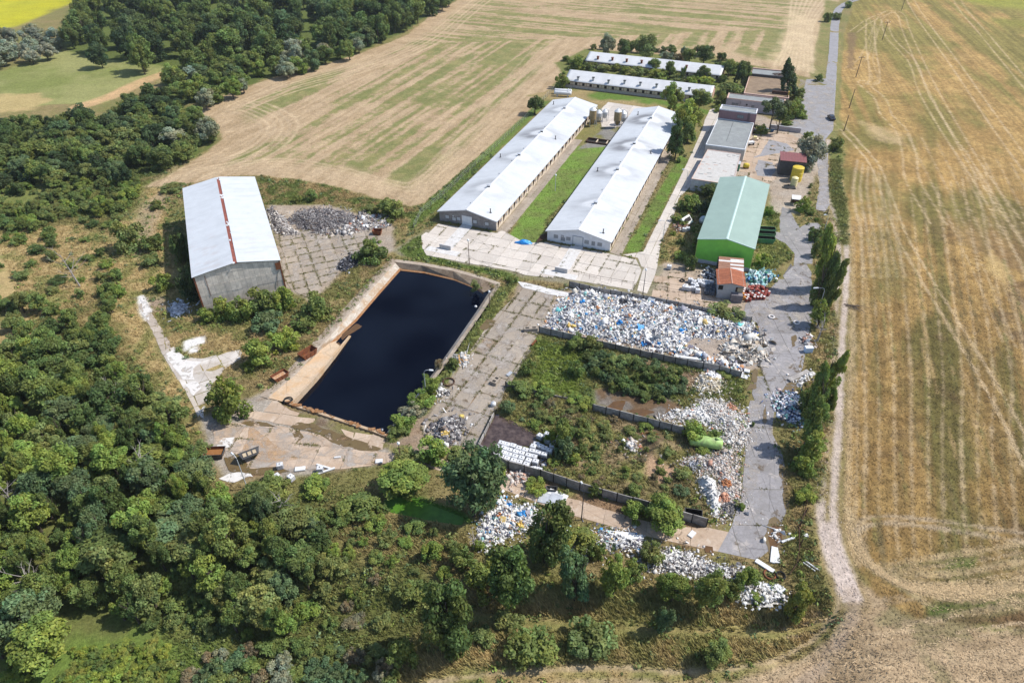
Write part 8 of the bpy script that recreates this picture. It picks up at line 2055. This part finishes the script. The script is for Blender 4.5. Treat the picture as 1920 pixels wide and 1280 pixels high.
    (632, 922, 710, 966, 'bush', 'mid', "wide bush above the dry slope"), (700, 935, 730, 962, 'bush', 'mid', "bush at the corner of the green pool"), (758, 966, 800, 1000, 'bush', 'mid', "bush below the green pool"), (790, 1005, 830, 1050, 'bush', 'fresh', "bush on the dry slope below the green pool"), (840, 1010, 890, 1065, 'bush', 'mid', "bush beside the broken stump"),
    (560, 888, 618, 925, 'bush', 'fresh', "bush at the weedy edge of the lower pad"), (470, 890, 540, 925, 'bush', 'mid', "bushes hiding the edge of the lower pad"), (390, 900, 440, 960, 'bush', 'fresh', "bush below the black skips"), (352, 820, 396, 856, 'bush', 'olive', "grey olive bush beside the black skip"),
]
for q in B_:
    at_box(*q[:6], q[6], lift=q[7] if len(q) > 7 else (0.5 if q[4] != 'bush' else 0.0))


def ok_spot(x, y, r, k=.75):
    for a in VEG:
        if (a[0] - x) ** 2 + (a[1] - y) ** 2 < (k * (a[2] + r)) ** 2: return False
    return True


def wood(pts, zc, n, rad, hh, kinds, tones, names, group, pack=.62, lift=.6, seed=1, tries=60, nm=('shrub', None)):
    """trees of a thicket, each its own; pts outlines the crowns in the photograph, zc their height there"""
    poly = PL(pts, zc); lo, hi = poly.min(0), poly.max(0); rng = np.random.default_rng(seed); made = 0
    for _ in range(n * tries):
        if made >= n: break
        x, y = rng.uniform(lo, hi)
        if not inside(poly, np.array([x]), np.array([y]))[0]: continue
        r = rng.uniform(*rad) * (1.15 if rng.random() < .25 else .9)
        if not ok_spot(x, y, r, pack): continue
        k, tn = kinds[rng.integers(len(kinds))], tones[rng.integers(len(tones))]
        tname = {'dark': 'dark', 'deep': 'very dark', 'mid': 'mid green', 'fresh': 'fresh green', 'bright': 'bright green', 'olive': 'olive', 'yellow': 'yellowish', 'blue': 'bluish green', 'grey': 'grey green', 'silver': 'silvery', 'brown': 'brownish'}[tn]
        size = 'large' if r > rad[0] + .62 * (rad[1] - rad[0]) else 'small' if r < rad[0] + .25 * (rad[1] - rad[0]) else 'middling'
        b = rng.uniform(*hh) * (.7 + .3 * (r / rad[1])) / 2
        near = ANCHORS[int(np.argmin(np.hypot(APTS[:, 0] - x, APTS[:, 1] - y)))][0]
        lab = f"{size} {dict(round='rounded ', tall='upright ', sparse='thin ').get(k, '')}{tname} {names[0] if k == 'bush' else names[1]}"
        if near.split(' ', 1)[1] not in lab and len((lab + ' nearest ' + near).split()) <= 16: lab += ", nearest " + near
        plant(x, y, r, b, k, tn, lab, group, 0 if k == 'bush' else lift * b, None, nm[0] if k == 'bush' else nm[1])
        made += 1
    return made


cnt = []
# the thicket at lower left, big crowns down to the lane
cnt.append(wood([(-40, 700), (60, 640), (150, 690), (230, 690), (290, 740), (352, 810), (380, 880), (450, 930), (560, 950), (640, 985), (620, 1050), (560, 1090), (530, 1170), (420, 1170), (390, 1060), (300, 1060), (260, 1150), (120, 1110), (-60, 1130)], 4.2, 190, (1.3, 4.0), (3.6, 8.6),
     ['round', 'tall', 'round', 'sparse', 'round'], ['mid', 'mid', 'dark', 'fresh', 'olive', 'fresh', 'mid', 'fresh', 'blue', 'dark'], ("bush in the thicket below the storage hall", "tree in the lower thicket"), "trees of the thicket below the storage hall", .53, .35, 1))
cnt.append(wood([(-40, 1090), (40, 1090), (120, 1140), (130, 1200), (60, 1230), (-40, 1230)], 4, 7, (3, 4.6), (7, 10), ['round', 'tall'], ['fresh', 'mid', 'blue'], ("bush", "tree at the lane end of the thicket"), "trees at the lane end of the thicket", .6, .4, 2))
cnt.append(wood([(440, 930), (640, 960), (640, 1060), (560, 1180), (420, 1190), (300, 1170), (240, 1160), (300, 1050), (390, 1050)], 1.2, 34, (1.0, 2.0), (2, 3.4), ['bush'], ['mid', 'fresh', 'olive', 'olive', 'dark'], ("bush at the ragged edge of the thicket", "tree"), "bushes at the ragged edge of the thicket", .6, 0, 3))
cnt.append(wood([(500, 1210), (720, 1215), (760, 1270), (600, 1290), (330, 1290), (380, 1230)], 1.0, 34, (.9, 1.9), (1.8, 3.2), ['bush'], ['grey', 'olive', 'mid', 'blue', 'brown'], ("bush below the farm lane", "tree"), "bushes below the farm lane", .62, 0, 4, nm=("scrub_bush", None)))
cnt.append(wood([(0, 1220), (300, 1200), (330, 1280), (0, 1290)], .8, 75, (.5, 1.5), (.8, 2.2), ['bush'], ['bright', 'fresh', 'bright', 'mid', 'yellow'], ("bush on the lush grass below the thicket", "tree"), "bushes on the lush grass below the thicket", .62, 0, 5, nm=("scrub_bush", None)))
# scrub on the slope left of the hall
cnt.append(wood([(-40, 560), (100, 570), (200, 600), (225, 650), (200, 700), (60, 640), (-40, 700)], 2.2, 34, (1.6, 3.2), (3.2, 5.4), ['round', 'bush', 'bush'], ['dark', 'mid', 'olive', 'mid'], ("bush on the slope above the thicket", "tree on the slope above the thicket"), "bushes and trees on the slope above the thicket", .6, .3, 6))
cnt.append(wood([(-40, 330), (110, 345), (215, 330), (262, 380), (210, 420), (190, 500), (205, 570), (230, 640), (200, 620), (-40, 560)], 1.2, 50, (.9, 2.4), (1.5, 3.6), ['bush'], ['mid', 'olive', 'dark', 'fresh', 'olive'], ("bush on the straw slope beside the dead tree", "tree"), "bushes on the straw slope", .8, 0, 7))
cnt.append(wood([(180, 480), (215, 500), (225, 560), (200, 590), (176, 540)], 2, 6, (1.6, 2.4), (3, 4.5), ['bush', 'round'], ['mid', 'fresh'], ("bush in the clump beside the bare slope", "tree in the clump beside the bare slope"), "clump beside the bare slope", .6, .3, 8))
# belt along the harvested field
cnt.append(wood([(-40, 232), (60, 222), (180, 218), (250, 190), (300, 160), (340, 196), (402, 228), (400, 262), (366, 282), (290, 308), (235, 332), (140, 326), (60, 356), (-40, 350)], 3, 150, (2.0, 4.6), (4.5, 8), ['round', 'round', 'bush', 'tall'], ['dark', 'mid', 'dark', 'olive', 'blue', 'mid', 'deep'],
     ("bush in the field belt", "tree in the field belt"), "trees of the belt beside the harvested field", .45, .12, 9, nm=("shrub", "hedgerow_tree")))
at_box(360, 214, 416, 268, 'round', 'grey', "large rounded grey green tree where the belt meets the field", None, .2)
at_box(296, 236, 352, 276, 'round', 'grey', "grey green tree beside the large rounded one", None, .2)
cnt.append(wood([(100, 330), (220, 345), (262, 326), (255, 350), (225, 400), (190, 400), (130, 400), (40, 430), (-40, 420), (-40, 370), (60, 375)], 1.5, 62, (1.3, 2.8), (2.4, 4.2), ['bush', 'bush', 'round'], ['mid', 'olive', 'fresh', 'mid', 'dark'], ("bush on the slope under the belt", "small tree on the slope under the belt"), "bushes on the slope under the belt", .6, .1, 10))
cnt.append(wood([(256, 178), (310, 138), (380, 128), (450, 110), (520, 88), (640, 76), (700, 60), (690, 84), (620, 108), (520, 136), (420, 172), (350, 205), (300, 200)], 4, 40, (3.2, 5.2), (6, 9), ['round', 'round', 'tall'], ['mid', 'mid', 'grey', 'silver', 'blue', 'fresh'], ("bush at the wood edge", "tree edging the far wood"), "trees at the field edge of the far wood", .52, .12, 11, nm=("shrub", "forest_tree")))
# the far wood
cnt.append(wood([(110, 60), (150, 20), (160, -30), (860, -30), (830, 0), (760, 36), (700, 58), (640, 76), (520, 88), (450, 108), (330, 112), (200, 104), (110, 88)], 7, 190, (4.2, 7.2), (11, 16), ['round', 'tall', 'round'], ['dark', 'mid', 'dark', 'deep', 'mid', 'blue'], ("bush", "tree of the far wood"), "trees of the far wood", .43, .12, 12, nm=("shrub", "forest_tree")))
cnt.append(wood([(-40, 70), (60, 58), (110, 70), (96, 100), (40, 112), (-40, 118)], 4.5, 14, (4, 6.2), (8, 10), ['round'], ['silver', 'silver', 'grey'], ("bush", "willow beside the meadow"), "willows beside the meadow", .55, .1, 13, nm=("shrub", "willow_tree")))
# elder scrub on the mound between the bays
cnt.append(wood([(1096, 655), (1160, 662), (1250, 690), (1288, 690), (1284, 730), (1240, 748), (1180, 735), (1120, 712)], 1.0, 42, (.9, 1.8), (1.8, 3.0), ['bush'], ['blue', 'mid', 'blue', 'dark', 'olive'], ("scrub bush on the mound between the bays", "tree"), "scrub bushes on the mound between the bays", .62, 0, 14, nm=("scrub_bush", None)))
cnt.append(wood([(960, 780), (1010, 745), (1100, 765), (1180, 785), (1140, 850), (1090, 860), (1050, 800), (980, 795)], .7, 16, (.7, 1.4), (1.2, 2.2), ['bush'], ['olive', 'brown', 'mid', 'olive'], ("scrub bush on the dry mound behind the tanks", "tree"), "scrub bushes on the dry mound", .7, 0, 15))
cnt.append(wood([(640, 1000), (780, 960), (900, 1020), (860, 1080), (760, 1120), (700, 1180), (600, 1180), (620, 1060)], .8, 22, (.8, 1.7), (1.4, 2.6), ['bush'], ['olive', 'mid', 'olive', 'fresh', 'brown'], ("bush on the dry slope below the green pool", "tree"), "bushes on the dry slope below the green pool", .85, 0, 16, nm=("scrub_bush", None)))
cnt.append(wood([(1490, 380), (1530, 330), (1545, 380), (1560, 440), (1575, 600), (1560, 650), (1530, 640), (1525, 600), (1520, 440)], .6, 10, (.6, 1.2), (1, 2), ['bush'], ['olive', 'mid', 'fresh'], ("low bush on the lane verge", "tree"), "low bushes on the lane verge", 1.1, 0, 17))
cnt.append(wood([(1062, 104), (1110, 112), (1250, 134), (1345, 150), (1338, 164), (1230, 146), (1100, 128), (1045, 140)], .8, 34, (1.0, 2.4), (1.8, 4.2), ['bush'], ['mid', 'fresh', 'olive', 'fresh'], ("bush in the row between the low sheds", "tree"), "bushes between the low sheds", .6, 0, 18, nm=("bush", None)))
cnt.append(wood([(1096, 90), (1240, 100), (1350, 112), (1400, 118), (1395, 110), (1340, 98), (1200, 88), (1100, 82)], 1.2, 16, (1.6, 3.0), (2.6, 5), ['bush', 'round'], ['mid', 'olive', 'grey', 'dark'], ("bush behind the far shed", "tree behind the far shed"), "bushes behind the far shed", .6, .2, 19, nm=("bush", None)))
cnt.append(wood([(1345, 110), (1412, 128), (1405, 165), (1365, 200), (1338, 205), (1350, 160)], 1.2, 16, (1.3, 2.8), (2.4, 5), ['bush', 'round'], ['mid', 'dark', 'fresh'], ("bush before the roofless building", "tree before the roofless building"), "greenery before the roofless building", .6, .2, 20, nm=("bush", None)))
cnt.append(wood([(1476, 165), (1512, 180), (1505, 225), (1440, 240), (1415, 235), (1460, 215)], .8, 12, (1.0, 2.2), (1.8, 3.6), ['bush'], ['mid', 'fresh', 'dark'], ("bush beside the asphalt apron", "tree"), "bushes beside the asphalt apron", .6, 0, 21, nm=("bush", None)))
cnt.append(wood([(1258, 420), (1300, 350), (1340, 345), (1300, 470), (1285, 510), (1270, 470)], .7, 14, (.8, 1.8), (1.4, 2.8), ['bush'], ['mid', 'fresh', 'dark', 'olive'], ("bush along the shaded side of the green hall", "tree"), "bushes beside the green hall", .65, 0, 22, nm=("bush", None)))
cnt.append(wood([(1100, 800), (1250, 800), (1275, 850), (1250, 920), (1210, 935), (1090, 895), (1075, 860)], .5, 30, (.4, 1.1), (.7, 1.6), ['bush'], ['olive', 'mid', 'fresh', 'brown', 'olive'], ("weedy bush in the overgrown front bay", "tree"), "weedy bushes in the front bay", .9, 0, 23, nm=("scrub_bush", None)))
print("wood counts", cnt, "veg", len(VEG))


def bare_tree(u, v, h, label, seed, lean=(0, 0)):
    p = P(u, v); r = thing("dead_tree", label, "dead tree", (p[0], p[1], float(ground_z(*p)))); rng = np.random.default_rng(seed)
    MB().tube([(0, 0, -.1), (lean[0] * .5, lean[1] * .5, h * .5), (lean[0], lean[1], h)], [.22, .14, .03], 7).build("trunk", m_dead, r)
    for k in range(11):
        z = h * rng.uniform(.3, .95); a = rng.uniform(0, 6.28); L = h * rng.uniform(.2, .45); f = z / h
        b = [(lean[0] * f, lean[1] * f, z), (lean[0] * f + L * .5 * math.cos(a), lean[1] * f + L * .5 * math.sin(a), z + L * .25), (lean[0] * f + L * math.cos(a), lean[1] * f + L * math.sin(a), z + L * .6)]
        mb = MB(); mb.tube(b, [.07, .045, .012], 5)
        for j in range(3):
            a2 = a + rng.uniform(-1, 1); e = np.array(b[1]) + (np.array(b[2]) - np.array(b[1])) * rng.random(); mb.tube([e, e + L * .4 * np.array((math.cos(a2), math.sin(a2), .5))], [.025, .008], 4)
        mb.build("limb", m_dead, r)


bare_tree(150, 537, 8.5, "bare dead tree standing on the straw slope", 1, (-1.5, .3)); bare_tree(228, 768, 6.5, "pale dead tree among the thicket crowns", 2, (.3, 0)); bare_tree(285, 898, 6, "whitish dead limbs sticking out of the thicket", 3, (-.6, .2))
bare_tree(90, 1125, 6.0, "grey dead tree at the lane side of the thicket", 4, (-.8, 0)); bare_tree(535, 975, 5, "thin dead tree at the edge of the dry slope", 5, (.2, 0)); bare_tree(889, 1030, 2.6, "short broken stump on the dry slope", 6, (0, 0)); bare_tree(40, 960, 6.5, "leafless grey tree at the frame side of the thicket", 7, (-.6, 0))
bare_tree(1532, 640, 5.5, "bare twiggy stem between the poplar clumps", 8, (.2, 0))

# ---- rough grass and weeds
rng = np.random.default_rng(77)
jp = []
for a_, b_2 in JOINTS:
    L_ = np.linalg.norm(b_2 - a_); k_ = int(L_ * 7); f_ = rng.random(k_)
    f_ = f_[vnoise(a_[0] + f_ * 3, a_[1] + f_ * 2, .9, 5) > .42]
    jp.append(a_ + (b_2 - a_) * f_[:, None] + rng.normal(0, .07, (len(f_), 2)))
jp = np.vstack(jp)
n = 370000
px = rng.uniform(-135, 112, n); py = 40 + 165 * rng.random(n) ** 1.25
tf = field_at(TUFT, px, py); zz = field_at(Z, px, py)
keep = (rng.random(n) < np.clip(tf * 1.05 - .12, 0, 1)) & (zz > -2.9) & (np.abs(px) < 8 + py * .80)
keep &= ~inside(POND_IN, px, py)
px, py, tf, zz = px[keep], py[keep], tf[keep], zz[keep]; n = len(px)
cb = field_at(COL, px, py)
px = np.concatenate([px, jp[:, 0]]); py = np.concatenate([py, jp[:, 1]]); zz = np.concatenate([zz, field_at(Z, jp[:, 0], jp[:, 1]) + .05]); tf = np.concatenate([tf, np.full(len(jp), .34)]); cb = np.vstack([cb, np.tile(OLIVE * .95, (len(jp), 1))]); n = len(px)
print("tufts", n, len(jp))
nb = 4; m = n * nb
bx, by, bz = np.repeat(px, nb), np.repeat(py, nb), np.repeat(zz, nb)
th = np.repeat(tf, nb)
a = rng.uniform(0, 2 * math.pi, m); L = (.28 + .5 * rng.random(m)) * np.clip(th, .25, 1.6) * 1.0; w = .05 + .05 * rng.random(m)
ox, oy = rng.normal(0, .16, m), rng.normal(0, .16, m); bend = rng.uniform(.2, .75, m) * L
wind = np.array((-.35, .12))
A = np.stack([bx + ox - np.sin(a) * w, by + oy + np.cos(a) * w, bz - .03], 1); B = np.stack([bx + ox + np.sin(a) * w, by + oy - np.cos(a) * w, bz - .03], 1)
D = np.stack([bx + ox + np.cos(a) * bend + wind[0] * L, by + oy + np.sin(a) * bend + wind[1] * L, bz + L], 1)
V = np.stack([A, B, D], 1).reshape(-1, 3)
cc = np.repeat(cb, nb, 0) * (.75 + .6 * rng.random((m, 1)))
cc = cc * 1.05 + np.array(STRAW) * .14 * (rng.random((m, 1)) < .25)
me = mesh_np("rough_grass", V, np.arange(3 * m).reshape(-1, 3), np.repeat(cc, 3, 0))
m_grass, t_, b_ = nodes("grass_blades"); setb(b_, .8, .15); t_.links.new(attr(t_), b_.inputs["Base Color"])
tl_ = N(t_, "ShaderNodeBsdfTranslucent"); t_.links.new(attr(t_), tl_.inputs["Color"]); ms_ = N(t_, "ShaderNodeMixShader"); ms_.inputs[0].default_value = .3
t_.links.new(b_.outputs[0], ms_.inputs[1]); t_.links.new(tl_.outputs[0], ms_.inputs[2]); t_.links.new(ms_.outputs[0], t_.nodes["Material Output"].inputs["Surface"])
tag(link("rough_grass", me, m_grass), "rough grass and straw standing round the site", "grass", kind="stuff")

# straw lying in lines and loose over the near stubble
sp_, sa_, sc_ = [], [], []
for ln_, w_2, col_, br_ in LIT:
    d_ = ln_[1:] - ln_[:-1]; L_ = np.linalg.norm(d_, axis=1)
    for i_ in np.nonzero((ln_[:-1, 1] < 165) & (ln_[:-1, 0] > 15))[0]:
        k_ = rng.poisson(L_[i_] * (4 if ln_[i_, 1] < 120 else 2)); f_ = rng.random((k_, 1)); a_ = math.atan2(d_[i_][1], d_[i_][0])
        sp_.append(ln_[i_] + d_[i_] * f_ + rng.normal(0, w_2 * .42, (k_, 2))); sa_.append(a_ + rng.normal(0, .5, k_)); sc_.append(np.tile(col_ * 1.12, (k_, 1)) * rng.uniform(.7, 1.25, (k_, 1)))
k_ = 60000; q_ = np.stack([rng.uniform(5, 115, k_), 41 + 120 * rng.random(k_) ** 1.2], 1); q_ = q_[inside(WRF, q_[:, 0], q_[:, 1]) | inside(WLF, q_[:, 0], q_[:, 1])]
sp_.append(q_); sa_.append(np.where(inside(WLF, q_[:, 0], q_[:, 1]), .1, 1.14) + rng.normal(0, .6, len(q_))); cq = field_at(COL, q_[:, 0], q_[:, 1]); sc_.append(cq * rng.choice([.6, .7, .85, 1.2, 1.3], (len(q_), 1)))
sp_, sa_, sc_ = np.vstack(sp_), np.concatenate(sa_), np.vstack(sc_); n = len(sp_); print("straw", n)
L_ = rng.uniform(.08, .2, n); w_2 = rng.uniform(.03, .06, n); z_ = field_at(Z, sp_[:, 0], sp_[:, 1]) + .03
ca_, sa2 = np.cos(sa_), np.sin(sa_); t2 = np.stack([ca_ * L_, sa2 * L_, rng.uniform(-.02, .06, n)], 1); b2 = np.stack([-sa2 * w_2, ca_ * w_2, np.zeros(n)], 1); c2 = np.column_stack([sp_, z_ + .05])
V = np.stack([c2 - t2 - b2, c2 + t2 - b2, c2 + t2 + b2, c2 - t2 + b2], 1).reshape(-1, 3)
tag(link("straw_litter", mesh_np("straw_litter", V, np.arange(4 * n).reshape(-1, 4), np.repeat(sc_, 4, 0)), m_grass), "loose straw lying in lines on the stubble", "straw", kind="stuff")

# low leafy weeds: small clumps of leaves over the scrub ground
n = 100000
px = rng.uniform(-115, 110, n); py = 41 + 170 * rng.random(n) ** 1.2
tf = field_at(TUFT, px, py); cb = field_at(COL, px, py); zz = field_at(Z, px, py)
gr_ = cb[:, 1] / (cb[:, 0] + 1e-3)
keep = (tf > .42) & (rng.random(n) < np.clip((gr_ - .62) * 2.2, 0.1, 1) * sstep(.36, .58, fbm(px, py, 5, 81)) * .55) & (zz > -2.9) & ~inside(POND_IN, px, py) & (np.abs(px) < 8 + py * .80)
px, py, zz, cb = px[keep], py[keep], zz[keep], cb[keep]; n = len(px); q = 16
print("weeds", n)
s = .25 + .5 * rng.random(n) ** 1.5
d = unit(rng.normal(size=(n, q, 3)) * [1, 1, .8] + [0, 0, .55]); d[..., 2] = np.abs(d[..., 2])
pos = np.stack([px, py, zz], 1)[:, None] + d * s[:, None, None] * rng.uniform(.5, 1, (n, q, 1)); nr = unit(d + rng.normal(size=(n, q, 3)) * .5)
tw = np.array([TONES['mid'], TONES['olive'], TONES['fresh'], TONES['dark'], TONES['blue'], TONES['olive']])[rng.integers(0, 6, n)]
colw = (tw[:, None] * rng.uniform(.75, 1.3, (n, q, 1))).reshape(-1, 3)
V, F, Cc = leaf_quads(pos.reshape(-1, 3), nr.reshape(-1, 3), np.repeat(s * .34, q) * rng.uniform(.7, 1.3, n * q), colw, rng)
m_weed, t_, b_ = nodes("weed_leaves"); setb(b_, .65, .2); t_.links.new(attr(t_), b_.inputs["Base Color"])
tag(link("weeds", mesh_np("weeds", V, F, Cc), m_weed), "low leafy weeds between the bushes", "weeds", kind="stuff")

# ---- the air: thin summer haze round the whole place, sky left outside
hz = MB().box(-3300, 3300, -1700, 6300, -8, 96).build("haze", None)
m_hz = bpy.data.materials.new("haze"); m_hz.use_nodes = True; t_ = m_hz.node_tree; t_.nodes.clear()
ov_ = t_.nodes.new("ShaderNodeOutputMaterial"); pv_ = t_.nodes.new("ShaderNodeVolumePrincipled")
pv_.inputs["Color"].default_value = (.86, .91, 1, 1); pv_.inputs["Density"].default_value = 0.00008; pv_.inputs["Anisotropy"].default_value = .2
t_.links.new(pv_.outputs[0], ov_.inputs["Volume"]); hz.data.materials.append(m_hz); tag(hz, kind="stuff")
